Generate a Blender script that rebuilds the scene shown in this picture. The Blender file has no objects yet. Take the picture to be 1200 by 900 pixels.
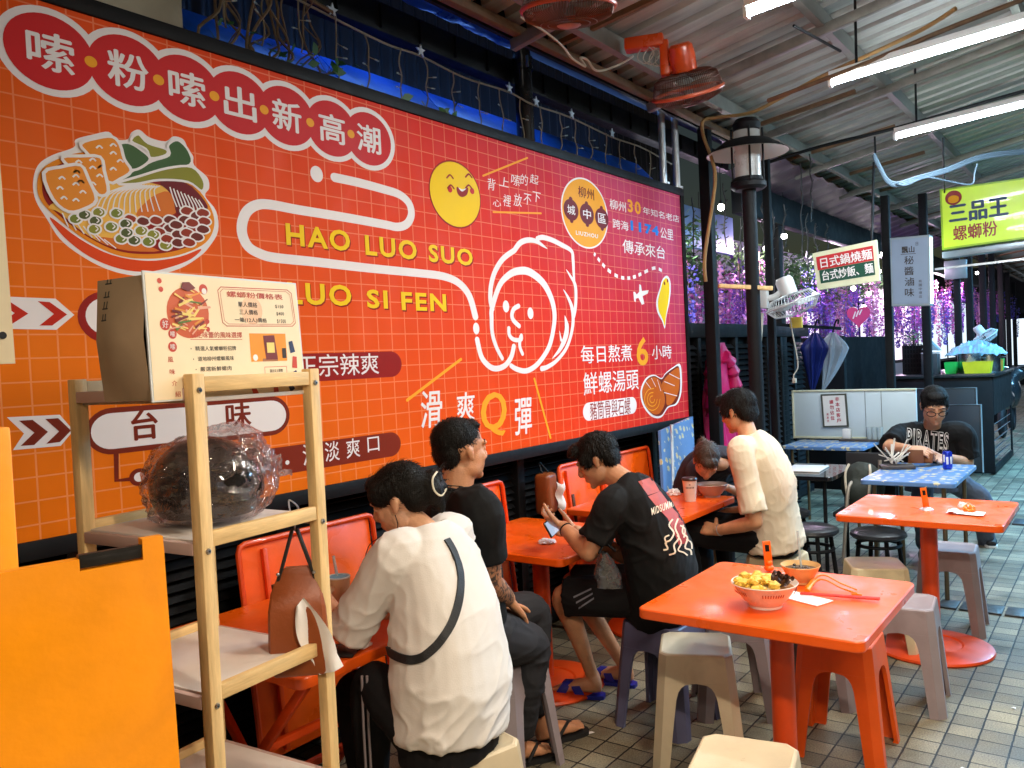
import bpy, bmesh, math, random
from mathutils import Vector, Matrix, noise
from mathutils.geometry import tessellate_polygon
R_ = math.radians
S = bpy.context.scene
COL = S.collection
# ---------------------------------------------------------------- camera
F_PX, EYE = 980.0, 1.63
AX_R = Vector((0.5940179, -0.80308165, -0.04693179))     # camera right in world
AX_D = Vector((-0.0491601, 0.02199241, -0.99854876))     # camera down
AX_F = Vector((0.80294833, 0.595463, -0.02641569))       # camera forward
CAMP = Vector((0, 0, EYE))
cam_d = bpy.data.cameras.new('camera'); cam = bpy.data.objects.new('camera', cam_d); COL.objects.link(cam)
cam_d.sensor_width = 36; cam_d.lens = F_PX / 1200 * 36; cam_d.clip_start = .05; cam_d.clip_end = 300
mw = Matrix.Identity(4)
for i in range(3):
    mw[i][0] = AX_R[i]; mw[i][1] = -AX_D[i]; mw[i][2] = -AX_F[i]; mw[i][3] = CAMP[i]
cam.matrix_world = mw
S.camera = cam
# ---------------------------------------------------------------- world, moonlight, exposure
SUN_EL, SUN_ROT = R_(4), R_(200)
W = bpy.data.worlds.new('World'); S.world = W; W.use_nodes = True
wn = W.node_tree.nodes; wl = W.node_tree.links
sky = wn.new('ShaderNodeTexSky'); sky.sky_type = 'NISHITA'; sky.sun_disc = False
sky.sun_elevation = SUN_EL; sky.sun_rotation = SUN_ROT
wl.new(sky.outputs[0], wn['Background'].inputs[0]); wn['Background'].inputs[1].default_value = 0.012
ld = bpy.data.lights.new('sun', 'SUN'); ld.energy = .02; ld.angle = R_(.5); ld.color = (1, .9, .8)
lo = bpy.data.objects.new('sun', ld); COL.objects.link(lo); lo.rotation_euler = (R_(70), 0, R_(-60)); lo.location = (0, -5, 9)
S.view_settings.view_transform = 'Standard'; S.view_settings.look = 'None'
S.view_settings.exposure = 0.55; S.view_settings.gamma = 1
S.view_settings.use_curve_mapping = False
S.render.engine = 'CYCLES'
S.cycles.use_denoising = True
S.cycles.max_bounces = 6; S.cycles.diffuse_bounces = 3; S.cycles.glossy_bounces = 3
S.cycles.transparent_max_bounces = 8; S.cycles.sample_clamp_indirect = 4
S.cycles.caustics_reflective = False; S.cycles.caustics_refractive = False

# ---------------------------------------------------------------- measuring helpers (photo pixels 1200x900 -> points of the place)
def ray(px, py): return AX_R * (px - 600) + AX_D * (py - 450) + AX_F * F_PX
def atz(px, py, z): d = ray(px, py); return CAMP + d * ((z - EYE) / d.z)
def aty(px, py, y): d = ray(px, py); return CAMP + d * (y / d.y)
def atx(px, py, x): d = ray(px, py); return CAMP + d * (x / d.x)
def dep(px, py, d): return CAMP + ray(px, py) * (d / F_PX)

# ---------------------------------------------------------------- materials
def srgb(r, g, b):
    f = lambda c: (c / 255 / 12.92) if c / 255 <= .04045 else ((c / 255 + .055) / 1.055) ** 2.4
    return (f(r), f(g), f(b))
MATS = {}
def mat(name, col, rough=.5, metal=0, var=.12, scale=8, bump=0, bscale=60, spec=.5, emit=None, estr=0, coat=0, alpha=1, stain=0, trans=0, aniso=None, sss=0, rv=0):
    """One real-world colour broken up by noise; roughness varies too; optional fine bump and stains."""
    if name in MATS: return MATS[name]
    m = bpy.data.materials.new(name); m.use_nodes = True; MATS[name] = m
    nt = m.node_tree; N = nt.nodes; L = nt.links; b = N['Principled BSDF']
    b.inputs['Metallic'].default_value = metal
    b.inputs['Specular IOR Level'].default_value = spec
    b.inputs['Coat Weight'].default_value = coat
    b.inputs['Alpha'].default_value = alpha
    b.inputs['Transmission Weight'].default_value = trans
    if sss:
        b.inputs['Subsurface Weight'].default_value = sss; b.inputs['Subsurface Scale'].default_value = .01
    tc = N.new('ShaderNodeTexCoord')
    mp = N.new('ShaderNodeMapping'); L.new(tc.outputs['Object'], mp.inputs[0])
    if aniso: mp.inputs['Scale'].default_value = aniso
    n = N.new('ShaderNodeTexNoise'); n.inputs['Scale'].default_value = scale; n.inputs['Detail'].default_value = 6; n.inputs['Roughness'].default_value = .6
    L.new(mp.outputs[0], n.inputs[0])
    mr = N.new('ShaderNodeMapRange'); mr.inputs[1].default_value = .25; mr.inputs[2].default_value = .75
    mr.inputs[3].default_value = 1 - var; mr.inputs[4].default_value = 1 + var
    L.new(n.outputs[0], mr.inputs[0])
    mx = N.new('ShaderNodeMix'); mx.data_type = 'RGBA'; mx.blend_type = 'MULTIPLY'; mx.inputs[0].default_value = 1
    mx.inputs[6].default_value = (*col, 1); L.new(mr.outputs[0], mx.inputs[7])
    out = mx.outputs[2]
    if stain:
        n2 = N.new('ShaderNodeTexNoise'); n2.inputs['Scale'].default_value = scale * .6; n2.inputs['Detail'].default_value = 9; n2.inputs['Distortion'].default_value = .6
        L.new(mp.outputs[0], n2.inputs[0])
        r2 = N.new('ShaderNodeMapRange'); r2.inputs[1].default_value = .58; r2.inputs[2].default_value = .72; r2.inputs[4].default_value = stain
        L.new(n2.outputs[0], r2.inputs[0])
        m2 = N.new('ShaderNodeMix'); m2.data_type = 'RGBA'; L.new(r2.outputs[0], m2.inputs[0]); L.new(out, m2.inputs[6])
        m2.inputs[7].default_value = (col[0] * .35, col[1] * .3, col[2] * .28, 1); out = m2.outputs[2]
    L.new(out, b.inputs['Base Color'])
    rr = N.new('ShaderNodeMapRange'); rr.inputs[1].default_value = .3; rr.inputs[2].default_value = .7; rr.inputs[3].default_value = max(.02, rough - .08 - rv); rr.inputs[4].default_value = min(1, rough + .1 + rv)
    L.new((n2 if (stain and rv) else n).outputs[0], rr.inputs[0]); L.new(rr.outputs[0], b.inputs['Roughness'])
    if bump:
        nb = N.new('ShaderNodeTexNoise'); nb.inputs['Scale'].default_value = bscale; nb.inputs['Detail'].default_value = 4
        L.new(mp.outputs[0], nb.inputs[0])
        bp = N.new('ShaderNodeBump'); bp.inputs['Strength'].default_value = bump; bp.inputs['Distance'].default_value = .01
        L.new(nb.outputs[0], bp.inputs['Height']); L.new(bp.outputs[0], b.inputs['Normal'])
    if emit:
        b.inputs['Emission Color'].default_value = (*emit, 1); b.inputs['Emission Strength'].default_value = estr
    return m
def nodes(m): return m.node_tree.nodes, m.node_tree.links, m.node_tree.nodes['Principled BSDF']

# ---------------------------------------------------------------- mesh building
XF = {}
def smooth(me, ang=35):
    me.shade_smooth(); me.set_sharp_from_angle(angle=R_(ang))
class MB:
    def __init__(s, mat_=None):
        s.bm = bmesh.new(); s.ms = []; s.i = 0
        if mat_: s.use(mat_)
    def use(s, m):
        if m not in s.ms: s.ms.append(m)
        s.i = s.ms.index(m); return s
    def merge(s, t, M=None):
        if M is not None: t.transform(M)
        for f in t.faces: f.material_index = s.i
        me = bpy.data.meshes.new('tmp'); t.to_mesh(me); t.free(); s.bm.from_mesh(me); bpy.data.meshes.remove(me)
        return s
    def box(s, c, size, rot=None, bev=0, seg=2):
        t = bmesh.new(); bmesh.ops.create_cube(t, size=1)
        bmesh.ops.scale(t, vec=size, verts=t.verts)
        if bev: bmesh.ops.bevel(t, geom=t.edges[:], offset=bev, segments=seg, affect='EDGES', profile=.5)
        M = Matrix.Translation(c)
        if rot is not None: M = M @ (rot.to_4x4() if isinstance(rot, Matrix) else Matrix.Rotation(rot, 4, 'Z'))
        return s.merge(t, M)
    def span(s, a, b, bev=0):
        a = Vector(a); b = Vector(b)
        return s.box((a + b) / 2, [abs(x) for x in (b - a)], None, bev)
    def beam(s, p, q, w, h, bev=0, up=(0, 0, 1)):
        """square bar from p to q, w wide, h along 'up'"""
        p = Vector(p); q = Vector(q); x = (q - p); L = x.length; x.normalize()
        y = Vector(up).cross(x)
        if y.length < 1e-4: y = Vector((0, 1, 0)).cross(x)
        y.normalize(); z = x.cross(y)
        M = Matrix((x, y, z)).transposed()
        return s.box((p + q) / 2, (L, w, h), M, bev)
    def cyl(s, p, q, r0, r1=None, seg=16, caps=True):
        return s.tube([p, q], [r0, r0 if r1 is None else r1], seg, caps)
    def tube(s, pts, r, seg=8, caps=True, closed=False):
        pts = [Vector(p) for p in pts]; n = len(pts)
        if not hasattr(r, '__len__'): r = [r] * n
        t = bmesh.new(); rings = []; prev = None
        for i, p in enumerate(pts):
            if closed: d = pts[(i + 1) % n] - pts[i - 1]
            else: d = pts[min(i + 1, n - 1)] - pts[max(i - 1, 0)]
            d.normalize()
            if prev is None:
                a = Vector((0, 0, 1)) if abs(d.z) < .9 else Vector((1, 0, 0))
                u = d.cross(a).normalized()
            else:
                u = prev - d * prev.dot(d)
                if u.length < 1e-5: u = d.orthogonal()
                u.normalize()
            prev = u; v = d.cross(u)
            rings.append([t.verts.new(p + (u * math.cos(2 * math.pi * k / seg) + v * math.sin(2 * math.pi * k / seg)) * r[i]) for k in range(seg)])
        m = n if closed else n - 1
        for i in range(m):
            A = rings[i]; B = rings[(i + 1) % n]
            for k in range(seg): t.faces.new((A[k], A[(k + 1) % seg], B[(k + 1) % seg], B[k]))
        if caps and not closed:
            t.faces.new(rings[0][::-1]); t.faces.new(rings[-1])
        return s.merge(t)
    def loft(s, rings, caps=True):
        """rings: lists of equally many points"""
        t = bmesh.new(); R = [[t.verts.new(p) for p in r] for r in rings]; n = len(R[0])
        for A, B in zip(R, R[1:]):
            for k in range(n): t.faces.new((A[k], A[(k + 1) % n], B[(k + 1) % n], B[k]))
        if caps: t.faces.new(R[0][::-1]); t.faces.new(R[-1])
        bmesh.ops.recalc_face_normals(t, faces=t.faces)
        return s.merge(t)
    def lathe(s, prof, M=None, seg=32):
        t = bmesh.new(); rows = []
        for r, z in prof:
            rows.append([t.verts.new((r * math.cos(2 * math.pi * k / seg), r * math.sin(2 * math.pi * k / seg), z)) for k in range(seg)] if r > 1e-6 else [t.verts.new((0, 0, z))])
        for A, B in zip(rows, rows[1:]):
            for k in range(seg):
                k2 = (k + 1) % seg
                if len(A) == 1 and len(B) == 1: continue
                if len(A) == 1: t.faces.new((A[0], B[k], B[k2]))
                elif len(B) == 1: t.faces.new((A[k], A[k2], B[0]))
                else: t.faces.new((A[k], A[k2], B[k2], B[k]))
        bmesh.ops.recalc_face_normals(t, faces=t.faces)
        return s.merge(t, M if (M is None or isinstance(M, Matrix)) else Matrix.Translation(M))
    def ball(s, c, r, rot=None, sub=3):
        t = bmesh.new(); bmesh.ops.create_icosphere(t, subdivisions=sub, radius=1)
        rr = r if hasattr(r, '__len__') else (r, r, r)
        M = Matrix.Translation(c) @ (rot.to_4x4() if rot is not None else Matrix.Identity(4)) @ Matrix.Diagonal((*rr, 1))
        return s.merge(t, M)
    def poly(s, pts, flip=False):
        t = bmesh.new(); vs = [t.verts.new(p) for p in pts]; ref = None
        for tri in tessellate_polygon([[Vector(p) for p in pts]]):
            n = (vs[tri[1]].co - vs[tri[0]].co).cross(vs[tri[2]].co - vs[tri[0]].co)
            if n.length < 1e-12: continue
            if ref is None: ref = n if n.dot(AX_F) < 0 else -n
            try: t.faces.new([vs[k] for k in (tri if n.dot(ref) > 0 else tri[::-1])])
            except ValueError: pass
        return s.merge(t)
    def prism(s, pts, depth):
        """closed 3D outline swept by the vector depth"""
        d = Vector(depth); t = bmesh.new()
        A = [t.verts.new(p) for p in pts]; B = [t.verts.new(Vector(p) + d) for p in pts]; n = len(A)
        for tri in tessellate_polygon([[Vector(p) for p in pts]]):
            t.faces.new([A[k] for k in tri]); t.faces.new([B[k] for k in tri[::-1]])
        for k in range(n): t.faces.new((A[k], A[(k + 1) % n], B[(k + 1) % n], B[k]))
        bmesh.ops.recalc_face_normals(t, faces=t.faces)
        return s.merge(t)
    def grid(s, fn, nu, nv):
        t = bmesh.new(); V = [[t.verts.new(fn(i / nu, j / nv)) for j in range(nv + 1)] for i in range(nu + 1)]
        for i in range(nu):
            for j in range(nv): t.faces.new((V[i][j], V[i + 1][j], V[i + 1][j + 1], V[i][j + 1]))
        return s.merge(t)
    def mesh(s, name, ang=35):
        me = bpy.data.meshes.new(name); s.bm.to_mesh(me); s.bm.free()
        for m in s.ms: me.materials.append(m)
        smooth(me, ang); return me
    def obj(s, name, parent=None, label=None, cat=None, group=None, kind=None, loc=None, ang=35):
        """link as ONE mesh object; geometry was given in world space (or in the parent's space if parent has rz set by local=True)"""
        if parent is not None and parent in XF: s.bm.transform(XF[parent].inverted())
        elif loc is not None: s.bm.transform(Matrix.Translation(-Vector(loc)))
        me = s.mesh(name, ang)
        return put(me, name, parent, label, cat, group, kind, loc)
def put(me, name, parent=None, label=None, cat=None, group=None, kind=None, loc=None):
    o = bpy.data.objects.new(name, me); COL.objects.link(o)
    if parent is not None:
        o.parent = parent
        if parent in XF: XF[o] = XF[parent]
    elif loc is not None: o.location = loc
    tag(o, label, cat, group, kind); return o
def tag(o, label=None, cat=None, group=None, kind=None):
    for k, v in (('label', label), ('category', cat), ('group', group), ('kind', kind)):
        if v: o[k] = v
    return o
def thing(name, label, cat, loc=(0, 0, 0), rz=0, group=None):
    o = bpy.data.objects.new(name, None); COL.objects.link(o); o.empty_display_size = .1
    o.location = loc; o.rotation_euler = (0, 0, rz)
    XF[o] = Matrix.Translation(loc) @ Matrix.Rotation(rz, 4, 'Z')
    return tag(o, label, cat, group)
def dup(root, loc, rz=0, label=None, group=None, rot=None):
    r = root.copy(); COL.objects.link(r); r.location = loc; r.rotation_euler = rot if rot else (0, 0, rz)
    if label: r['label'] = label
    if group: r['group'] = group
    for ch in [o for o in COL.objects if o.parent == root]:
        c = ch.copy(); COL.objects.link(c); c.parent = r
        for g in [o for o in COL.objects if o.parent == ch]:
            d = g.copy(); COL.objects.link(d); d.parent = c
    return r
def cr(pts, n=8, closed=False):
    """Catmull-Rom through points"""
    P = [Vector(p) for p in pts]; m = len(P); out = []
    for i in range(m if closed else m - 1):
        if closed: a, b, c, d = P[i - 1], P[i], P[(i + 1) % m], P[(i + 2) % m]
        else: a, b, c, d = P[max(i - 1, 0)], P[i], P[i + 1], P[min(i + 2, m - 1)]
        for k in range(n):
            t = k / n
            out.append(.5 * ((2 * b) + (c - a) * t + (2 * a - 5 * b + 4 * c - d) * t * t + (3 * b - a - 3 * c + d) * t ** 3))
    if not closed: out.append(P[-1])
    return out
def text_mesh(body, bold=0, extrude=0, shear=0, res=3):
    c = bpy.data.curves.new('txt', 'FONT'); c.body = body; c.offset = bold; c.space_character = 1.2 if (bold and len(body) > 1) else 1; c.extrude = extrude; c.shear = shear; c.resolution_u = res
    o = bpy.data.objects.new('txt', c); COL.objects.link(o)
    dg = bpy.context.evaluated_depsgraph_get(); dg.update()
    me = bpy.data.meshes.new_from_object(o.evaluated_get(dg))
    bpy.data.objects.remove(o); bpy.data.curves.remove(c)
    return me
def add_text(mb, body, O, U, V, bold=0, extrude=0, shear=0):
    """fit a line of writing into the parallelogram O, O+U (along the line), O+V (up)"""
    if bold > 0 and ord(body[0]) > 255:      # thicken fine glyphs by overprinting
        U = Vector(U); V = Vector(V); O = Vector(O); n = U.cross(V).normalized(); w = V.length * bold * 1.4; u = U.normalized()
        for k, (a, c) in enumerate(((-1, 0), (1, 0), (0, -.7), (0, .7))):
            add_text(mb, body, O + u * a * w + V.normalized() * c * w + n * (.00006 * k), U, V, 0, extrude, shear)
        return mb
    if ord(body[0]) > 255: bold = 0
    me = text_mesh(body, bold, extrude, shear)
    xs = [v.co.x for v in me.vertices]; ys = [v.co.y for v in me.vertices]
    x0, x1, y0, y1 = min(xs), max(xs), min(ys), max(ys)
    O = Vector(O); U = Vector(U); V = Vector(V); nrm = U.cross(V).normalized()
    sc = V.length / (y1 - y0)
    for v in me.vertices:
        v.co = O + U * ((v.co.x - x0) / (x1 - x0)) + V * ((v.co.y - y0) / (y1 - y0)) + nrm * (v.co.z * sc)
    t = bmesh.new(); t.from_mesh(me); bpy.data.meshes.remove(me)
    return mb.merge(t)
# ================================================================ materials of the place
M_black = mat('black_paint', (.005, .005, .006), .6, var=.3, bump=.1, bscale=30, spec=.22)
M_blackm = mat('black_matte', (.008, .008, .010), .7, var=.3)
M_steel = mat('galvanised_steel', (.55, .56, .57), .35, .9, var=.2, scale=14)
M_silver = mat('silver_pipe', (.66, .67, .68), .42, .75, var=.12)
M_white = mat('white_plastic', (.72, .72, .70), .4, var=.05)
M_orange = mat('orange_laminate', srgb(242, 92, 8), .40, var=.08, scale=9, coat=.1, stain=.10, bump=.05, bscale=90, rv=.12)
M_orangem = mat('orange_metal', srgb(226, 74, 14), .38, var=.1, scale=7, coat=.15, stain=.15)
M_cream = mat('cream_board', srgb(226, 208, 170), .6, var=.06, stain=.15)
M_wood = mat('pine_wood', srgb(222, 186, 128), .55, var=.26, scale=5, aniso=(9, 9, 1.2), bump=.15, bscale=20)
M_woodh = mat('pine_rail', srgb(222, 186, 128), .55, var=.26, scale=5, aniso=(1.2, 9, 9), bump=.15, bscale=20)
M_rust = mat('rusty_pipe', srgb(110, 82, 58), .7, .2, var=.35, scale=20, bump=.2)
M_vine = mat('dry_vine', srgb(120, 100, 76), .8, var=.3, scale=30)
M_leaf = mat('ivy_leaf', srgb(52, 96, 40), .45, var=.35, scale=12)
M_wire = mat('pale_cable', srgb(185, 180, 165), .5, var=.15)
M_dwire = mat('dark_cable', srgb(40, 36, 32), .5)

# ---------------------------------------------------------------- ground: wet concrete setts
def ground_mat():
    m = mat('paving_tiles', (.1, .1, .09), .5); N, L, b = nodes(m)
    tc = N.new('ShaderNodeTexCoord'); sp = N.new('ShaderNodeSeparateXYZ'); L.new(tc.outputs['Object'], sp.inputs[0])
    cb = N.new('ShaderNodeCombineXYZ')
    ax = N.new('ShaderNodeMath'); ax.operation = 'ADD'; ax.inputs[1].default_value = 20 - .517 + .003; L.new(sp.outputs['Y'], ax.inputs[0])
    ay = N.new('ShaderNodeMath'); ay.operation = 'ADD'; ay.inputs[1].default_value = 20.05; L.new(sp.outputs['X'], ay.inputs[0])
    L.new(ax.outputs[0], cb.inputs['X']); L.new(ay.outputs[0], cb.inputs['Y'])
    nz = N.new('ShaderNodeTexNoise'); nz.inputs['Scale'].default_value = 30; L.new(cb.outputs[0], nz.inputs[0])
    wob = N.new('ShaderNodeVectorMath'); wob.operation = 'MULTIPLY_ADD'; wob.inputs[1].default_value = (.006, .006, 0); L.new(nz.outputs[1], wob.inputs[0]); L.new(cb.outputs[0], wob.inputs[2])
    br = N.new('ShaderNodeTexBrick'); br.offset = 0; br.squash = 1
    br.inputs['Scale'].default_value = 1; br.inputs['Brick Width'].default_value = .1178; br.inputs['Row Height'].default_value = .112
    br.inputs['Mortar Size'].default_value = .0042; br.inputs['Mortar Smooth'].default_value = .35; br.inputs['Bias'].default_value = 0
    br.inputs['Color1'].default_value = (*srgb(146, 136, 112), 1); br.inputs['Color2'].default_value = (*srgb(106, 98, 80), 1)
    br.inputs['Mortar'].default_value = (.012, .011, .010, 1)
    L.new(wob.outputs[0], br.inputs['Vector'])
    g = N.new('ShaderNodeTexNoise'); g.inputs['Scale'].default_value = 3.1; g.inputs['Detail'].default_value = 8; L.new(tc.outputs['Object'], g.inputs[0])
    fine = N.new('ShaderNodeTexNoise'); fine.inputs['Scale'].default_value = 160; fine.inputs['Detail'].default_value = 5; L.new(tc.outputs['Object'], fine.inputs[0])
    r1 = N.new('ShaderNodeMapRange'); r1.inputs[1].default_value = .3; r1.inputs[2].default_value = .7; r1.inputs[3].default_value = .55; r1.inputs[4].default_value = 1.25; L.new(g.outputs[0], r1.inputs[0])
    r2 = N.new('ShaderNodeMapRange'); r2.inputs[1].default_value = .3; r2.inputs[2].default_value = .7; r2.inputs[3].default_value = .6; r2.inputs[4].default_value = 1.35; L.new(fine.outputs[0], r2.inputs[0])
    mm = N.new('ShaderNodeMath'); mm.operation = 'MULTIPLY'; L.new(r1.outputs[0], mm.inputs[0]); L.new(r2.outputs[0], mm.inputs[1])
    mx = N.new('ShaderNodeMix'); mx.data_type = 'RGBA'; mx.blend_type = 'MULTIPLY'; mx.inputs[0].default_value = 1
    L.new(br.outputs['Color'], mx.inputs[6]); L.new(mm.outputs[0], mx.inputs[7]); L.new(mx.outputs[2], b.inputs['Base Color'])
    ro = N.new('ShaderNodeMapRange'); ro.inputs[1].default_value = .35; ro.inputs[2].default_value = .65; ro.inputs[3].default_value = .38; ro.inputs[4].default_value = .7; L.new(g.outputs[0], ro.inputs[0]); L.new(ro.outputs[0], b.inputs['Roughness'])
    h = N.new('ShaderNodeMath'); h.operation = 'MULTIPLY_ADD'; h.inputs[1].default_value = -1; h.inputs[2].default_value = 1; L.new(br.outputs['Fac'], h.inputs[0])
    h2 = N.new('ShaderNodeMath'); h2.operation = 'MULTIPLY_ADD'; h2.inputs[1].default_value = .35; L.new(fine.outputs[0], h2.inputs[0]); L.new(h.outputs[0], h2.inputs[2])
    bp = N.new('ShaderNodeBump'); bp.inputs['Strength'].default_value = .6; bp.inputs['Distance'].default_value = .006; L.new(h2.outputs[0], bp.inputs['Height']); L.new(bp.outputs[0], b.inputs['Normal'])
    return m
mb = MB(ground_mat()); mb.poly([(-12, -14, 0), (60, -14, 0), (60, 14, 0), (-12, 14, 0)])
mb.obj('ground', kind='structure')
mb = MB(mat('drain_iron', (.06, .062, .065), .45, .4, var=.4, scale=20, bump=.3))
for k in range(40): mb.box((5.69, -2.9 + k * .12, .006), (.17, .105, .012), None, .003)
mb.obj('drain_cover', label='dark narrow drain strip crossing the tiled floor by the round table foot', cat='drain', loc=(5.69, -.5, 0))
mb = MB(MATS['drain_iron'])
for k in range(40): mb.box((8.55, -2.9 + k * .12, .006), (.26, .105, .012), None, .003)
mb.obj('drain_cover', label='dark wide drain strip crossing the floor near the black counter', cat='drain', loc=(8.55, -.5, 0))

# ---------------------------------------------------------------- wall of black louvres behind the banner
def louvre(mb, x0, x1, z0, z1, y, pitch=.042):
    z = z0
    while z < z1:
        mb.beam((x0, y, z), (x1, y, z), .05, .006, 0, (0, -.65, .75)); z += pitch
M_louvre = mat('louvre_black', (.006, .006, .007), .42, var=.3, spec=.4)
root = thing('louvre_wall', 'long black louvred shutter wall standing behind the orange banner', 'wall', (2.6, 2.96, 0))
mb = MB(M_louvre)
x = -1.2
while x < 6.1:
    louvre(mb, x + .035, min(x + .86, 6.1) - .035, .12, 2.7, 2.95); x += .86
mb.obj('slats', root)
mb = MB(M_louvre)
x = -1.2
while x < 6.15:
    mb.span((x - .035, 2.9, .02), (x + .035, 2.985, 2.78), .004); x += .86
mb.span((-1.2, 2.895, .02), (6.12, 2.99, .11), .004); mb.span((-1.2, 2.895, 2.72), (6.12, 2.99, 2.8), .004)
mb.span((-1.2, 3.0, 0), (6.12, 3.02, 2.75))
mb.obj('frame', root)

# cream rendered wall end above the banner
mb = MB(mat('cream_render', srgb(214, 200, 172), .75, var=.1, bump=.1, stain=.25))
mb.span((-1.4, 3.03, 2.79), (1.985, 3.4, 4.3), .006)
mb.obj('cream_wall', label='cream plastered wall corner above the banner beside the vines', cat='wall', loc=(.4, 3.2, 2.8))
# dark corrugated back wall above the banner
mb = MB(mat('dark_sheet', (.006, .006, .008), .5, var=.3))
mb.grid(lambda u, v: (2.0 + u * 5.6, 3.5 + .018 * math.sin(u * 5.6 * 60), 2.78 + v * 1.3), 640, 1)
mb.obj('dark_sheet_wall', label='dark corrugated sheet wall seen above the banner', cat='wall', loc=(4.4, 3.5, 2.8))
# blue ledge sheet behind the banner top
mb = MB(mat('blue_ledge', srgb(18, 92, 205), .35, var=.45, scale=3, bump=.1, stain=.5))
x = 2.02
for x1 in (2.85, 3.6, 4.5, 5.3, 6.2):
    mb.box(((x + x1) / 2, 3.09, 3.06), (x1 - x - .012, .37, .012), Matrix.Rotation(R_(47), 3, 'X'), .003); x = x1
mb.obj('blue_ledge', label='sloping blue sheet ledge running along behind the banner top', cat='ledge', loc=(4.1, 3.16, 2.9))
# fascia beam
mb = MB(M_black)
mb.span((-1.2, 2.99, 3.32), (7.6, 3.09, 3.47), .006)
for k in range(30): mb.span((-1 + k * .29, 2.975, 3.335), (-.99 + k * .29, 2.99, 3.455))
mb.obj('fascia_beam', label='long black steel fascia beam above the string lights', cat='beam', loc=(3.2, 3.04, 3.3))
# blue tarpaulin gutter between beam and roof edge
mt = mat('blue_tarpaulin', srgb(24, 70, 190), .3, var=.5, scale=5, bump=1.0, bscale=9)
mb = MB(mt)
def tarp(u, v):
    x = 2.2 + u * 2.05
    sag = .05 * math.sin(v * 3.1) + .018 * noise.noise(Vector((x * 5, v * 4, 0))) + .008 * noise.noise(Vector((x * 17, v * 9, 3)))
    return (x, 2.98 - .3 * v, 3.52 + .2 * v - sag)
mb.grid(tarp, 90, 24)
mb.obj('blue_tarpaulin', label='crinkled bright blue tarpaulin tucked between black beam and roof edge', cat='tarpaulin', loc=(3.2, 2.8, 3.5))
mb = MB(mat('navy_gutter', srgb(28, 30, 80), .35, var=.4, scale=4, bump=.3, bscale=6))
mb.grid(lambda u, v: (4.22 + u * 5.2, 2.98 - .34 * v, 3.53 + .13 * v - .03 * math.sin(v * 3.1)), 60, 10)
mb.obj('navy_gutter', label='dark navy sheet gutter continuing beyond the drainpipe', cat='gutter', loc=(6.2, 2.8, 3.5))

# ---------------------------------------------------------------- roof
def roof_z(y): return 3.43 + .18 * (2.62 - y)
M_roof = mat('roof_sheet', srgb(166, 164, 158), .5, .2, var=.4, scale=3, aniso=(4, .6, 1), stain=.35)
mb = MB(M_roof)
prof = []
x = -2.0
while x < 40:
    prof += [(x, 0), (x + .125, 0), (x + .14, .05), (x + .185, .05), (x + .20, 0)]; x += .20
t = bmesh.new()
ys = (2.62, 1.2, -.4, -2.0, -3.6)
rows = [[t.verts.new((px_, y, roof_z(y) + dz)) for px_, dz in prof] for y in ys]
for A, B in zip(rows, rows[1:]):
    for k in range(len(A) - 1): t.faces.new((A[k], A[k + 1], B[k + 1], B[k]))
mb.merge(t)
mb.obj('metal_roof', label='ribbed sheet metal roof sloping over the dining alley', cat='roof', loc=(10, -.5, 3.9), ang=20)
# purlins along the alley
for i, y in enumerate((2.35, 1.45, .55, -.4, -1.4)):
    mb = MB(mat('purlin_zinc', srgb(134, 132, 124), .5, .5, var=.3, scale=10))
    z = roof_z(y) - .012
    mb.span((-2, y - .035, z - .012), (36, y + .035, z - .002)); mb.span((-2, y - .035, z - .09), (36, y - .028, z - .012))
    mb.span((-2, y - .035, z - .097), (36, y + .012, z - .09))
    mb.obj('roof_purlin', label=['zinc purlin under the roof edge nearest the banner', 'second zinc roof purlin, above the tube lamp ends', 'third zinc roof purlin crossing above the tube lamps', 'fourth zinc roof purlin beyond the tube lamps', 'fifth zinc roof purlin near the outer side'][i], cat='purlin', group='roof purlins', loc=(17, y, z))
# eave tube (brown rusty rail along the edge)
mb = MB(M_rust); mb.beam((-1.5, 2.55, 3.36), (30, 2.55, 3.36), .05, .05, .006)
for k in range(24): mb.beam((-1.2 + k * 1.3, 2.55, 3.39), (-1.2 + k * 1.3, 1.6, roof_z(1.6) - .1), .03, .03)
mb.obj('eave_rail', label='rusty square rail along the roof edge over the banner', cat='rail', loc=(14, 2.55, 3.36))
mb = MB(M_black); mb.span((-1.5, 2.60, 3.34), (30, 2.625, 3.47))
mb.obj('eave_board', label='dark board closing the roof edge above the banner', cat='board', loc=(14, 2.6, 3.4))

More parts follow.
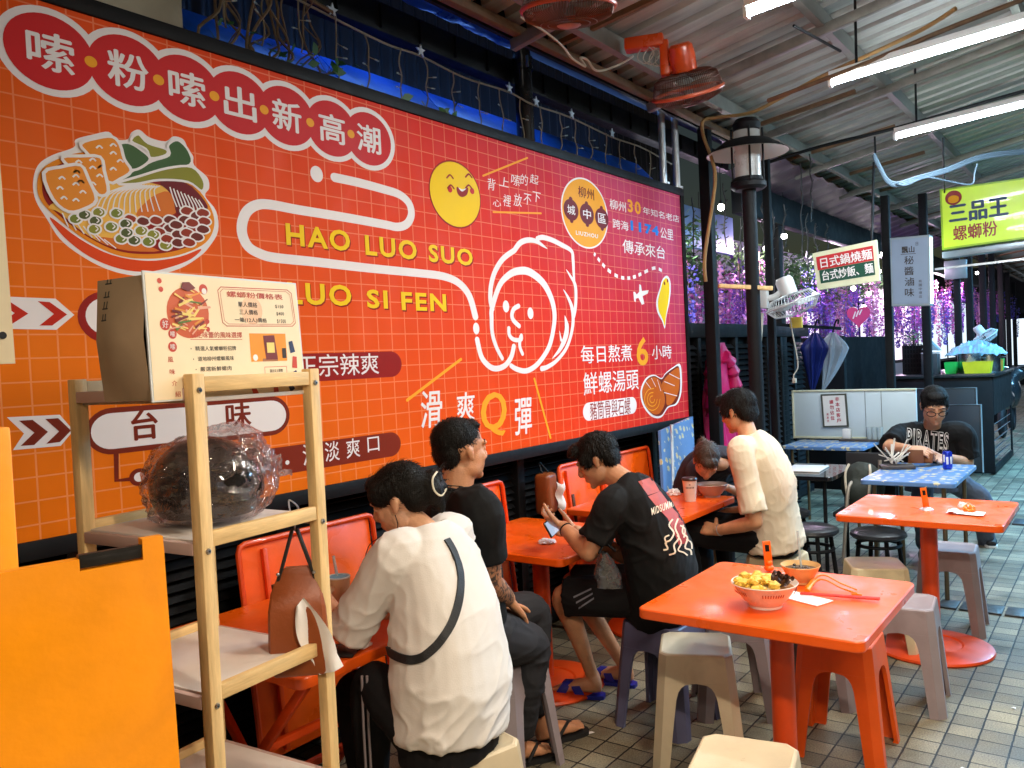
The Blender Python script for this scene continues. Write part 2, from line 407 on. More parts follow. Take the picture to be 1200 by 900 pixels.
# ---------------------------------------------------------------- tube lamps hung under the roof
def glow(name, col, s):
    m = bpy.data.materials.new(name); m.use_nodes = True; MATS[name] = m
    b = m.node_tree.nodes['Principled BSDF']; b.inputs['Base Color'].default_value = (.8, .8, .8, 1)
    b.inputs['Emission Color'].default_value = (*col, 1); b.inputs['Emission Strength'].default_value = s; return m
G_cool = glow('tube_cool', (.80, .93, 1), 60); G_warm = glow('tube_warm', (1, .86, .66), 50); G_blue = glow('tube_blue', (.40, .74, 1), 60)
def tube_lamp(x, y0, L, z, g, label, power, n=1, col=(1, 1, 1)):
    root = thing('tube_lamp', label, 'lamp', (x, y0 - L / 2, z), 0, 'fluorescent tube lamps under the roof')
    rise = .07 * L
    p = Vector((x, y0, z)); q = Vector((x, y0 - L, z + rise))
    mb = MB(M_white); mb.beam(p + Vector((0, 0, .035)), q + Vector((0, 0, .035)), .075, .04, .004)
    for e in (p, q): mb.box(e + Vector((0, 0, .0)), (.05, .02, .06), None, .004)
    mb.obj('housing', root)
    mb = MB(g)
    for k in range(n):
        o = Vector(((k - (n - 1) / 2) * .05, 0, -.005)); mb.cyl(p + o + Vector((0, -.02, 0)), q + o + Vector((0, .02, 0)), .016, seg=12)
    mb.obj('glass_tube', root)
    for f in (.12, .85):
        mb = MB(M_black); c = p.lerp(q, f); mb.cyl(c + Vector((0, 0, .05)), (c.x + .02, c.y, roof_z(c.y)), .008, seg=6)
        mb.obj('hanger', root)
    l = bpy.data.lights.new('tube_light', 'AREA'); l.shape = 'RECTANGLE'; l.size = L * .95; l.size_y = .06; l.energy = power; l.color = col
    o = bpy.data.objects.new('tube_light', l); COL.objects.link(o); o.parent = root
    o.location = (0, 0, -.03); o.rotation_euler = (0, 0, R_(90))
    return root
WARM, COOL, BLUE = (1, .85, .66), (.84, .94, 1), (.20, .60, 1)
tube_lamp(-1.3, .2, 1.2, 3.0, G_warm, 'warm tube lamp furthest back along the alley', 26, col=WARM)
tube_lamp(.75, -.1, 1.2, 2.5, G_warm, 'warm tube lamp hung low over the stall side facing the shelf rack', 50, col=WARM)
tube_lamp(2.4, .7, 1.2, 3.2, G_warm, 'warm tube lamp hanging before the first visible tube', 30, col=WARM)
tube_lamp(3.85, 1.4, 1.2, 3.2, G_cool, 'white tube lamp at the picture top beside the orange fan', 27, col=(1, .95, .86))
tube_lamp(5.2, 1.4, 1.25, 3.2, G_cool, 'long white tube lamp hanging above the round-footed orange table', 27, col=COOL)
tube_lamp(6.9, 1.4, 1.25, 3.2, G_cool, 'white tube lamp hanging in front of the lime green sign', 30, col=COOL)
tube_lamp(9.6, 0.2, 1.25, 3.3, G_blue, 'bluish tube lamp beyond the lime green sign', 170, col=BLUE)
tube_lamp(12.5, 0.2, 1.25, 3.3, G_blue, 'bluish tube lamp far along the alley beyond the counter', 130, col=BLUE)
tube_lamp(16.5, .4, 1.25, 3.3, G_blue, 'furthest bluish tube lamp at the alley end', 150, col=BLUE)
tube_lamp(9.4, -1.3, 1.25, 3.55, G_blue, 'bluish tube lamp over the outer side of the alley by the counter', 260, col=BLUE)  # added fill lamp outside the view, brightens the far floor and counter
tube_lamp(5.0, -1.4, 1.25, 3.55, G_cool, 'white tube lamp over the outer side of the alley beside the tables', 26, col=(1, .9, .78))  # second added fill lamp, also outside the view
for nm, y, z, rot, lab, e in (('led_strip', 3.13, 3.41, 0, 'blue light strip under the fascia beam shining on the ledge', 1.5), ('led_strip', 3.06, 3.485, 150, 'blue light strip on the beam top shining on the tarpaulin', 3)):  # strips added out of sight to give ledge and tarpaulin their blue glow
    rt = thing(nm, lab, 'light strip', (4.2 if rot else 3.6, y, z), 0, 'blue light strips'); mb = MB(glow('led_%d' % rot, (.16, .38, 1), 6)); xe = 6.1 if rot else 4.4; mb.span((2.3, y - .006, z - .004), (xe, y + .006, z + .004)); mb.obj('strip', rt)
    l = bpy.data.lights.new('led_light', 'AREA'); l.shape = 'RECTANGLE'; l.size = xe - 2.3; l.size_y = .03; l.energy = e; l.color = (.16, .38, 1)
    o = bpy.data.objects.new('led_light', l); COL.objects.link(o); o.parent = rt; o.location = (0, 0, .008 if rot else -.008); o.rotation_euler = (R_(rot), 0, 0)
# ================================================================ the banner
BY = 2.75
def on_banner(px, py, k=1): 
    p = aty(px, py, BY); p.y = BY - .0006 * k; return p
XS = 1.19      # the print is stretched sideways
def print_mat(name, c, rough=.38, var=.05):
    return mat(name, c, .55, var=var, scale=2.5, spec=.14)
def banner_mat():
    m = mat('banner_vinyl', (.5, .1, .02), .55, var=0, spec=.12); N, L, b = nodes(m)
    tc = N.new('ShaderNodeTexCoord'); sp = N.new('ShaderNodeSeparateXYZ'); L.new(tc.outputs['Object'], sp.inputs[0])
    def math_(op, a, b_=None, c=None):
        n = N.new('ShaderNodeMath'); n.operation = op
        for i, v in enumerate((a, b_, c)):
            if v is None: continue
            if isinstance(v, (int, float)): n.inputs[i].default_value = v
            else: L.new(v, n.inputs[i])
        return n.outputs[0]
    # object origin sits at world (3.5, BY, 2.0)
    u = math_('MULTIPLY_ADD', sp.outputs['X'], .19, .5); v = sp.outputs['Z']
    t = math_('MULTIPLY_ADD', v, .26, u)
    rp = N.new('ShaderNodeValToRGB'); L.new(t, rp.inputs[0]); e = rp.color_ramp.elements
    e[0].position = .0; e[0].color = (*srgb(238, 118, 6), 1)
    e[1].position = 1.0; e[1].color = (*srgb(200, 66, 104), 1)  # printed red pushed pinker here for the pinkish light on the upper corner
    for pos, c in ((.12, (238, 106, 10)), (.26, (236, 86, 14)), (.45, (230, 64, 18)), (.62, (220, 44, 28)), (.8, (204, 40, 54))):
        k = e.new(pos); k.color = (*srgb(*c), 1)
    gx = math_('FRACT', math_('MULTIPLY_ADD', sp.outputs['X'], 1 / .0885, 100 + (3.5 - 1.2885) / .0885))
    gz = math_('FRACT', math_('MULTIPLY_ADD', sp.outputs['Z'], 1 / .0740, 100 + (2.0 - 1.9335) / .0740))
    lx = math_('LESS_THAN', math_('ABSOLUTE', math_('SUBTRACT', gx, .5)), .468); lz = math_('LESS_THAN', math_('ABSOLUTE', math_('SUBTRACT', gz, .5)), .466)
    on = math_('MULTIPLY', lx, lz)
    mx = N.new('ShaderNodeMix'); mx.data_type = 'RGBA'; L.new(on, mx.inputs[0]); mx.inputs[6].default_value = (*srgb(255, 190, 140), 1); L.new(rp.outputs[0], mx.inputs[7])
    hs = N.new('ShaderNodeMix'); hs.data_type = 'RGBA'; hs.inputs[0].default_value = .30; L.new(rp.outputs[0], hs.inputs[6]); L.new(mx.outputs[2], hs.inputs[7])
    fin = N.new('ShaderNodeMix'); fin.data_type = 'RGBA'; fin.inputs[0].default_value = .30; L.new(rp.outputs[0], fin.inputs[6]); L.new(mx.outputs[2], fin.inputs[7])
    L.new(fin.outputs[2], b.inputs['Base Color'])
    n = N.new('ShaderNodeTexNoise'); n.inputs['Scale'].default_value = 1.6; n.inputs['Detail'].default_value = 2
    mp = N.new('ShaderNodeMapping'); mp.inputs['Scale'].default_value = (1.6, 1, .5); L.new(tc.outputs['Object'], mp.inputs[0]); L.new(mp.outputs[0], n.inputs[0])
    bp = N.new('ShaderNodeBump'); bp.inputs['Strength'].default_value = .6; bp.inputs['Distance'].default_value = .06; L.new(n.outputs[0], bp.inputs['Height']); L.new(bp.outputs[0], b.inputs['Normal'])
    return m
BX0, BX1, BZ0, BZ1 = .42, 5.975, 1.145, 2.842
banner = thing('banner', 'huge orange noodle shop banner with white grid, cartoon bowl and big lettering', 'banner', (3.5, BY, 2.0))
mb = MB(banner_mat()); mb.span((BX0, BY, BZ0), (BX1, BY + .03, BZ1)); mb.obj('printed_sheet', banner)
mb = MB(M_black)
mb.span((BX0 - .05, BY - .012, BZ1), (BX1 + .05, BY + .10, BZ1 + .055), .004); mb.span((BX0 - .05, BY - .012, BZ0 - .06), (BX1 + .05, BY + .10, BZ0), .004)
mb.span((BX1, BY - .012, BZ0), (BX1 + .05, BY + .10, BZ1), .004); mb.span((BX0 - .05, BY - .012, BZ0), (BX0, BY + .10, BZ1), .004)
mb.obj('frame', banner)

PW = print_mat('print_white', srgb(242, 236, 234)); PR = print_mat('print_red', srgb(206, 40, 42)); PDR = print_mat('print_dark_red', srgb(150, 28, 18))
PY = print_mat('print_yellow', srgb(250, 206, 20)); POr = print_mat('print_amber', srgb(246, 168, 40)); PSh = print_mat('print_shadow_red', srgb(150, 34, 10)); PB = print_mat('print_blue', srgb(30, 130, 225))
PMar = print_mat('print_maroon', srgb(112, 22, 30))
def ell(c, rx, rz, n=40): return [Vector((c.x + rx * math.cos(2 * math.pi * k / n), c.y, c.z + rz * math.sin(2 * math.pi * k / n))) for k in range(n)]
def lay(p, k): return Vector((p.x, BY - .0006 * k, p.z))
def shape(mb, px, k=1, n=0, closed=True):
    pts = [on_banner(x, y, k) for x, y in px]
    if n: pts = cr(pts, n, closed)
    return mb.poly([lay(p, k) for p in pts])
def ribbon(mb, pts, w, k=1, caps=True, closed=False):
    """flat printed stroke of width w (a number or one per point) through points of the banner"""
    pts = [lay(p, k) for p in pts]; n = len(pts)
    ws = [w] * n if not hasattr(w, '__len__') else [w[min(int(i / (n - 1) * (len(w) - 1)), len(w) - 2)] * (1 - (i / (n - 1) * (len(w) - 1) - min(int(i / (n - 1) * (len(w) - 1)), len(w) - 2))) + w[min(int(i / (n - 1) * (len(w) - 1)), len(w) - 2) + 1] * (i / (n - 1) * (len(w) - 1) - min(int(i / (n - 1) * (len(w) - 1)), len(w) - 2)) for i in range(n)]
    Lf, Rt = [], []
    for i, p in enumerate(pts):
        a = pts[i - 1] if (i or closed) else p; b_ = pts[(i + 1) % n] if (i < n - 1 or closed) else p
        d = (b_ - a).normalized(); nn = Vector((-d.z, 0, d.x))
        Lf.append(p + Vector((nn.x * XS ** .5, 0, nn.z / XS ** .5)) * ws[i] / 2); Rt.append(p - Vector((nn.x * XS ** .5, 0, nn.z / XS ** .5)) * ws[i] / 2)
    t = bmesh.new(); A = [t.verts.new(p) for p in Lf]; B = [t.verts.new(p) for p in Rt]
    for i in range(n if closed else n - 1):
        j = (i + 1) % n; t.faces.new((A[i], B[i], B[j], A[j]))
    mb.merge(t)
    if caps and not closed:
        for i, q in ((0, pts[0]), (-1, pts[-1])):
            mb.poly(ell(lay(q, k + .15), ws[i] / 2 * XS ** .5, ws[i] / 2 / XS ** .5, 16))
    return mb
def stroke(mb, px, w, k=1, n=6, caps=True, closed=False):
    return ribbon(mb, cr([on_banner(x, y, k) for x, y in px], n, closed) if n else [on_banner(x, y, k) for x, y in px], w, k, caps, closed)
def btext(mb, body, tl, br, k=2, bold=.012, shear=0, rot=0):
    a = on_banner(*tl, k); b_ = on_banner(*br, k)
    w, h = b_.x - a.x, a.z - b_.z
    O = Vector((a.x, BY - .0006 * k, b_.z))
    U = Vector((w, 0, math.tan(rot) * w)); V = Vector((0, 0, h))
    return add_text(mb, body, O, U, V, bold, 0, shear)

# --- seven red bubbles with white rim
cen = [(59, 61), (150, 83), (219, 104), (281, 121), (336, 136), (389, 151), (432, 163)]
cw = [on_banner(*c) for c in cen]
# even spacing along the fitted line
a, b_ = cw[0], cw[-1]
mb = MB(PW); rim = MB(PR)
for i in range(7):
    c = cw[i]
    mb.poly(ell(lay(c, 1 + .12 * i), .140 * XS, .140)); rim.poly(ell(lay(c, 2.2 + .1 * i), .118 * XS, .118))
    if i < 6: dots = MB(POr); dots.poly(ell(lay((c + cw[i + 1]) / 2, 3.4), .021, .018)); dots.obj('bubble_dot', banner)
mb.obj('bubble_border', banner); rim.obj('bubble_fill', banner)
for ch, c in zip('嗦粉嗦出新高潮', cw):
    mb = MB(PW); s = .060
    O = lay(c, 4) + Vector((-s * XS, 0, -s)); add_text(mb, ch, O, (2 * s * XS, 0, 0), (0, 0, 2 * s), .018)
    mb.obj('lettering', banner)
# --- long winding white line
mb = MB(PW)
mb.poly(ell(on_banner(371, 204, 1), .034, .034))
P0 = [(392, 208), (420, 214), (450, 222), (468, 228), (479, 238), (482, 251), (477, 262), (466, 266), (450, 263), (400, 254), (350, 246), (318, 240), (302, 240), (290, 247), (284, 260), (284, 275), (291, 289), (304, 297), (322, 302), (370, 307), (430, 314), (490, 320), (520, 324), (538, 332), (550, 347), (557, 371)]
stroke(mb, P0, .043, 1, 5)
mb.poly(ell(on_banner(558, 385, 1), .026, .031))
stroke(mb, [(559, 398), (564, 418), (573, 429), (582, 432), (592, 428), (599, 418), (602, 406)], .034, 1.5, 6)
mb.obj('winding_line', banner)
# --- face line drawing
mb = MB(PW)
Z3 = lambda L: [(540 + x / 7.5, 270 + y / 7.5) for x, y in L]
Z4 = lambda L: [(540 + x / 7.5, 360 + y / 7.5) for x, y in L]
stroke(mb, Z3([(275, 690), (258, 600), (265, 480), (300, 360), (370, 250), (470, 175)]), .034, 2, 6)
stroke(mb, Z3([(470, 175), (520, 110), (590, 85), (660, 95), (715, 130), (757, 160)]), [.034, .036, .034, .03, .02, .004], 2.2, 6)
stroke(mb, Z3([(670, 72), (720, 62), (800, 85), (880, 125), (970, 180), (985, 260), (990, 360), (995, 450)]), [.03, .034, .034, .034, .03, .03, .026, .02], 2.4, 6)
stroke(mb, Z3([(925, 345), (960, 400), (1000, 470), (1010, 560), (1005, 680), (990, 750)]), [.004, .02, .03, .03, .03, .034], 2.6, 6)
stroke(mb, Z3([(900, 520), (940, 590), (975, 680)]) + Z4([(985, 120), (965, 250), (920, 370), (840, 470), (760, 525), (710, 540)]), [.004, .024, .034, .03, .028, .026, .026, .03, .034], 2.8, 5)
stroke(mb, Z3([(912, 750), (930, 850)]) + Z4([(915, 270), (870, 370), (803, 450)]), [.004, .04, .045, .04, .025, .004], 3.0, 5)
stroke(mb, Z4([(865, 210), (880, 290)]), [.004, .02], 3.2, 3)
# face oval
stroke(mb, Z4([(362, 450), (310, 350), (275, 230), (268, 100)]) + Z3([(273, 680), (340, 480), (430, 385), (520, 355), (610, 370), (720, 460), (790, 590), (820, 720)]) + Z4([(815, 170), (780, 330), (720, 440), (650, 520), (570, 560), (490, 545), (440, 515)]), [.026, .028, .03, .034, .036, .045, .05, .05, .044, .038, .036, .034, .034, .032, .03], 3.4, 5)
for q in ((395, 668), (610, 728)): mb.poly(ell(on_banner(540 + q[0] / 7.5, 270 + q[1] / 7.5, 3), .029, .033))
stroke(mb, Z3([(505, 665), (465, 690), (447, 740), (460, 790), (510, 840)]), .030, 3, 6)
stroke(mb, Z4([(420, 185), (425, 245), (465, 285), (525, 285), (530, 250)]), .027, 3.1, 6); stroke(mb, Z4([(522, 262), (515, 340), (540, 410)]), .025, 3.3, 6)
mb.obj('face_drawing', banner)
# --- yellow roman lettering with a drop shadow
for body, tl, br in (('HAO', (334, 261), (410.5, 295)), ('LUO', (427, 275), (488.5, 305)), ('SUO', (501.5, 286), (554, 312)), ('LUO', (336, 330), (412, 359)), ('SI', (429, 339), (454.5, 362)), ('FEN', (469.5, 342), (523, 365))):
    mb = MB(PSh); btext(mb, body, (tl[0] + 1.3, tl[1] + 1.6), (br[0] + 1.3, br[1] + 1.6), 2, .03); mb.use(PY); btext(mb, body, tl, br, 3.2, .03)
    mb.obj('lettering', banner)
# --- pills
def pill(mb, x0, x1, zc, h, k):
    n = 14; r = h / 2; rx = r * XS
    pts = [Vector((x1 - rx + rx * math.cos(t), BY - .0006 * k, zc + r * math.sin(t))) for t in [math.pi * (-.5 + i / n) for i in range(n + 1)]]
    pts += [Vector((x0 + rx + rx * math.cos(t), BY - .0006 * k, zc + r * math.sin(t))) for t in [math.pi * (.5 + i / n) for i in range(n + 1)]]
    return mb.poly(pts)
def pill_px(mb, l, r, k, grow=0):
    """pill between left-end (x,ytop,ybot) and right-end (x, ytop, ybot) photo pixels"""
    a = on_banner(l[0], (l[1] + l[2]) / 2); b2 = on_banner(r[0], (r[1] + r[2]) / 2)
    h = abs(on_banner(r[0], r[1]).z - on_banner(r[0], r[2]).z)
    return pill(mb, a.x - grow, b2.x + grow, b2.z, h + 2 * grow, k)
mb = MB(PDR); pill_px(mb, (95, 343, 397), (200, 348, 398), 1, .012); mb.use(PW); pill_px(mb, (100, 347, 392), (196, 351, 393), 2); mb.obj('name_pill', banner)
mb = MB(PDR); pill_px(mb, (215, 406, 445), (470.5, 411.5, 441), 1); mb.obj('red_pill', banner)
mb = MB(PW); btext(mb, '正宗辣爽', (346, 416), (444, 438), 2.4, .004); mb.obj('lettering', banner)
PMr = print_mat('print_brown_red', srgb(122, 40, 18))
mb = MB(PMr); pill_px(mb, (106, 482, 525), (335, 468, 503), 1, .018); mb.use(PW); pill_px(mb, (106, 482, 525), (335, 468, 503), 2.2); mb.obj('taste_pill', banner)
mb = MB(PMr); btext(mb, '台', (153, 481), (185, 513), 3.4, .02); mb.obj('lettering', banner); mb = MB(PMr); btext(mb, '味', (264, 473), (294, 499), 3.4, .02); mb.obj('lettering', banner)
mb = MB(print_mat('print_brown', srgb(128, 42, 20))); pill_px(mb, (262, 520, 565), (469.5, 505, 533), 1); mb.obj('brown_pill', banner)
mb = MB(PW)
for ch, tl, br in (('甜', (297, 528), (318, 551)), ('清', (354, 521), (374, 543)), ('淡', (380, 518.5), (398, 539)), ('爽', (405, 515), (422, 535)), ('口', (430, 513), (444.5, 528))): btext(mb, ch, tl, br, 2.4, .004)
mb.poly(ell(on_banner(336.5, 542, 2.4), .010, .009)); mb.obj('lettering', banner)
# link from the white pill to its dot
mb = MB(PMr)
stroke(mb, [(136, 527), (136.5, 563), (158, 561)], .016, 1.3, 0, False); mb.poly(ell(on_banner(163, 559, 1.6), .03 * XS, .03)); mb.use(PW); mb.poly(ell(on_banner(163, 559, 2.6), .016 * XS, .016)); mb.obj('link_line', banner)
# chevron arrows
for dx, dy, sk, col in ((0, 0, 0, print_mat('print_chevron_red', srgb(196, 42, 18))), (-3, 140, -.02, PMr)):
    mb = MB(PW)
    q = lambda L, k: mb.poly([lay(on_banner(x, y), k) for x, y in L])
    if dy == 0:
        q([(-8, 347), (65, 350), (87, 369), (66, 386.5), (-8, 385), (9, 367.5)], 1)
        mb.use(col); q([(-6, 351), (9, 352), (33, 367.5), (11, 381.5), (-4, 381), (17, 367)], 2); q([(44, 353), (58, 354), (78.5, 368.5), (61, 381.5), (46, 381.5), (63, 368)], 2)
    else:
        q([(8, 489), (70, 486), (86, 504.5), (71, 522.5), (15, 527.5), (28, 508)], 1)
        mb.use(col); q([(22, 493), (38, 492), (56, 506), (40, 521.5), (24, 522.5), (40, 507)], 2); q([(53, 491), (68, 490), (83, 504.5), (70, 518), (54, 520), (69, 505.5)], 2)
    mb.obj('chevron_arrow', banner)
# --- yellow smiling ball
mb = MB(PDR); c = on_banner(534, 228, 1); mb.poly(ell(c, .205, .172)); mb.use(PY); mb.poly(ell(lay(c, 2), .197, .164))
mb.use(PDR)
for x, y in ((527, 206), (549, 205), (528, 218), (549, 218)): stroke(mb, [(x - 3.6, y + 2.4), (x, y - 1), (x + 3.6, y + 3)], .010, 3, 4)
mb.poly([lay(p, 3) for p in cr([on_banner(*p) for p in ((535, 219), (541, 222), (548, 220), (547, 228), (541, 231), (536, 227))], 5, True)])
mb.use(PW); mb.poly([lay(p, 4) for p in cr([on_banner(*p) for p in ((537, 220), (541, 222), (546, 221), (541, 224.5))], 4, True)])
mb.use(PR); mb.poly(ell(on_banner(527, 222, 3), .018, .016)); mb.poly(ell(on_banner(553, 224, 3), .018, .016))
mb.obj('smiling_ball', banner)
# --- handwriting
mb = MB(PW)
for ch, tl, br in (('背', (571, 208), (581, 224)), ('上', (584, 206), (596, 220)), ('嗦', (598, 203), (610, 219)), ('的', (609, 203), (619, 218)), ('起', (620, 203), (631, 217)), ('心', (577, 233), (587, 243)), ('裡', (589, 227), (599, 243)), ('放', (601, 226), (612, 243)), ('不', (613, 226), (623, 241)), ('下', (624, 224), (634, 238))): btext(mb, ch, tl, br, 2, -.004, .15)
mb.obj('lettering', banner)
mb = MB(POr); stroke(mb, [(566, 206), (618, 185)], .011, 1, 0); mb.obj('underline', banner)
mb = MB(POr); stroke(mb, [(578, 248.5), (634, 250)], .011, 1, 0); mb.obj('underline', banner)
# --- round badge
mb = MB(PW); c = on_banner(686, 250, 1); mb.poly(ell(c, .283, .222, 56)); mb.use(POr); mb.poly(ell(lay(c, 2), .270, .212, 56))
mb.use(PMar)
for x, y in ((669, 246), (687.5, 251), (705, 256)):
    q = on_banner(x, y, 3); mb.poly(ell(q, .085, .066)); mb.poly(ell(lay(q + Vector((0, 0, .066)), 3.4), .02, .015)); mb.poly(ell(lay(q - Vector((0, 0, .066)), 3.4), .02, .015))
mb.obj('badge', banner)
mb = MB(PMar); btext(mb, '柳州', (677, 217.5), (696, 235), 3.4, .008); mb.use(PW)
for ch, x, y in (('城', 669, 246), ('中', 687.5, 251), ('區', 705, 256)): btext(mb, ch, (x - 4.8, y - 6.5), (x + 4.8, y + 6.5), 5, .01)
btext(mb, 'LIUZHOU', (674.5, 270), (700.5, 279.5), 3.4, .02); mb.obj('lettering', banner)
# --- upper right writing
for m_, body, tl, br, bo in ((PW, '柳州', (714, 232.5), (733.5, 249), .006), (PW, '年知名老店', (753, 242), (796, 261), .006), (PW, '跨海', (717.5, 256), (736.5, 271), .006), (PW, '公里', (773.5, 266), (789, 282), .006), (PW, '傳承來台', (729, 280), (779.5, 304), .006), (PW, '每日熬煮', (680, 405), (741, 423), .006), (PW, '小時', (763.5, 405), (787, 420), .006), (PW, '鮮螺湯頭', (683, 437), (748.5, 456), .006), (POr, '30', (735, 233), (751, 252), .03), (POr, '6', (745, 395), (760, 428), .02), (PB, '1174', (738.5, 258), (772, 277), .045)):
    mb = MB(m_); btext(mb, body, tl, br, 2, bo); mb.obj('lettering', banner)
mb = MB(PW); pill_px(mb, (683, 470, 493), (746, 464.5, 484), 1); mb.use(PDR); btext(mb, '豬筒骨與石螺', (691, 471.5), (739, 485), 2.2, 0); mb.obj('broth_pill', banner)
# dashed route, plane, island
mb = MB(PW); rt = cr([on_banner(*p) for p in ((696, 297), (703, 306), (712, 316), (724, 324), (735, 326), (745, 324), (755, 319), (768, 314), (778, 319))], 12)
for i in range(0, len(rt) - 3, 8): ribbon(mb, rt[i:i + 5], .026, 1.2, False)
mb.obj('dashed_route', banner)
mb = MB(PW); shape(mb, [(749, 333), (751, 334), (752, 341), (760, 340), (759, 344), (753, 347), (755, 356), (752, 357), (748, 349), (745, 350), (745, 354), (743, 353), (742, 342), (744, 342), (746, 345), (749, 342)], 1.4); mb.obj('plane_drawing', banner)
isl = [(781, 323), (785, 328), (786, 340), (784, 356), (781, 370), (779, 385), (776, 377), (770, 365), (769, 352), (773, 338), (776, 328)]
mb = MB(PW); shape(mb, isl, 1.4, 5)
ic = Vector((sum(p[0] for p in isl) / len(isl), sum(p[1] for p in isl) / len(isl), 0))
mb.use(PY); shape(mb, [(ic.x + (x - ic.x) * .78, ic.y + (y - ic.y) * .9) for x, y in isl], 2.4, 5); mb.use(PDR); mb.poly(ell(on_banner(778.5, 332, 3.4), .012, .014)); mb.poly(ell(on_banner(782, 329, 3.4), .012, .014)); mb.obj('island_drawing', banner)
# slick slogan
for m_, body, tl, br, bo in ((PW, '滑', (492, 459), (519, 499), .01), (PW, '爽', (533, 461), (557, 492), .01), (PW, '彈', (602, 468), (624, 507), .01), (POr, 'Q', (563, 461), (594, 509), 0)):
    mb = MB(m_); btext(mb, body, tl, br, 2, bo, .1)
    if body == 'Q': btext(mb, body, (tl[0] + 1, tl[1] + .6), (br[0] + 1, br[1] + .6), 2.4, 0, .1); btext(mb, body, (tl[0] - .9, tl[1]), (br[0] - .9, br[1]), 2.8, 0, .1)
    mb.obj('lettering', banner)
for L_ in ([(477, 469), (540, 421)], [(626, 444), (645, 513)]):
    mb = MB(POr); stroke(mb, L_, .016, 2, 0); mb.obj('slanting_stick', banner)
# snail
sn = [(751, 455), (757, 443), (766, 439), (775, 443), (780, 437), (789, 430), (797, 427), (799, 445), (798, 462), (793, 474), (783, 478), (775, 489), (765, 489), (756, 480), (751, 468)]
mb = MB(PW); shape(mb, sn, 1.2, 5); sc = (774, 459); mb.use(PMr); shape(mb, [(sc[0] + (x - sc[0]) * .92, sc[1] + (y - sc[1]) * .92) for x, y in sn], 2.2, 5)
mb.use(print_mat('print_snail', srgb(206, 98, 24))); shape(mb, [(752.5, 456), (758, 446), (766, 442), (773, 446), (777, 458), (779, 472), (773, 484), (765, 485), (757, 477), (753, 467)], 3.2, 5)
shape(mb, [(775, 452), (782, 440), (795, 431), (796, 447), (794, 461), (787, 473), (781, 474), (780, 462)], 3.2, 4)
mb.use(POr)
for rr in (3, 6, 9.5): stroke(mb, [(764 + rr * 1.0 * math.cos(t) * .95, 468 + rr * 1.35 * math.sin(t)) for t in [k * .7 for k in range(8)]], .007, 4.2, 3)
mb.use(PW)
for L_ in ([(756, 447), (762, 455)], [(763, 443), (768, 453)], [(770, 445), (774, 458)], [(778, 447), (790, 452)], [(784, 438), (796, 444)], [(778, 460), (793, 464)]): stroke(mb, L_, .005, 4.6, 0)
mb.obj('snail_drawing', banner)

# --- bowl of noodles
B1 = lambda L: [(x * 280 / 1200, 140 + y * 210 / 900) for x, y in L]
mb = MB(PW)
outl = B1([(165, 320), (190, 230), (260, 180), (370, 140), (380, 100), (470, 75), (545, 62), (585, 100), (640, 100), (660, 65), (700, 52), (750, 90), (830, 110), (870, 85), (920, 100), (945, 150), (970, 185), (975, 230), (1040, 290), (1050, 345), (1030, 385), (1085, 460), (1095, 560), (1050, 640), (1000, 690), (900, 750), (760, 785), (640, 780), (520, 745), (400, 680), (300, 600), (235, 500), (180, 410)])
shape(mb, outl, 1, 4)
mb.use(print_mat('print_bowl_red', srgb(228, 72, 14))); shape(mb, B1([(250, 490), (400, 600), (560, 680), (740, 710), (900, 690), (1010, 650), (960, 700), (860, 740), (740, 765), (600, 750), (450, 690), (320, 590)]), 2, 4)
mb.use(print_mat('print_bowl_rim', srgb(236, 142, 26))); rimp = B1([(185, 330), (210, 250), (300, 195), (420, 165), (600, 170), (800, 230), (960, 320), (1050, 430), (1075, 530), (1030, 620), (900, 680), (740, 700), (580, 680), (420, 600), (280, 490), (205, 410)])
shape(mb, rimp, 3, 5)
mb.use(PDR); cx_, cy_ = 645 * 280 / 1200, 140 + 440 * 210 / 900
inn = [(cx_ + (x - cx_) * .945, cy_ + (y - cy_) * .91) for x, y in rimp]; shape(mb, inn, 4, 5)
mb.use(print_mat('print_noodle', srgb(246, 190, 84))); shape(mb, B1([(250, 430), (480, 330), (640, 310), (800, 330), (870, 380), (780, 420), (700, 500), (760, 580), (700, 650), (560, 640), (420, 570), (300, 470)]), 5, 4)
mb.use(print_mat('print_noodle_dark', srgb(222, 118, 40))); shape(mb, B1([(680, 480), (760, 390), (850, 365), (880, 470), (780, 490)]), 6, 3); shape(mb, B1([(480, 590), (640, 610), (800, 660), (640, 660), (520, 625)]), 6, 3)
mb.use(PW)
for k in range(12):
    f = k / 11
    stroke(mb, B1([(470 + 330 * f, 480 - 20 * f), (520 + 250 * f, 380 - 20 * f), (660 + 140 * f, 325 + 10 * f)]), .004, 7 + .05 * k, 4, False)
for k in range(7): stroke(mb, B1([(310 + 35 * k, 470 + 22 * k), (340 + 40 * k, 540 + 18 * k)]), .004, 7, 0, False)
GR = [print_mat('print_leaf_dark', srgb(66, 98, 56)), print_mat('print_leaf_olive', srgb(142, 140, 50)), print_mat('print_bean_green', srgb(120, 130, 50)), print_mat('print_bean_dark', srgb(84, 92, 50))]
def outlined(pts, m, k, n=4, w=.009):
    P = cr([on_banner(*p) for p in pts], n, True)
    mb.use(PW); c = sum(P, Vector()) / len(P)
    ribbon(mb, P, w, k + .02, False, True)
    mb.use(m); mb.poly([lay(p, k) for p in P])
outlined(B1([(590, 315), (660, 260), (760, 210), (845, 180), (840, 130), (890, 105), (945, 160), (950, 230), (800, 255), (700, 290)]), GR[0], 7.2)
outlined(B1([(590, 130), (640, 118), (700, 150), (750, 200), (700, 245), (650, 250), (610, 190)]), GR[0], 7.6)
outlined(B1([(655, 110), (690, 75), (740, 120), (830, 150), (830, 180), (755, 195), (730, 150)]), GR[1], 8)
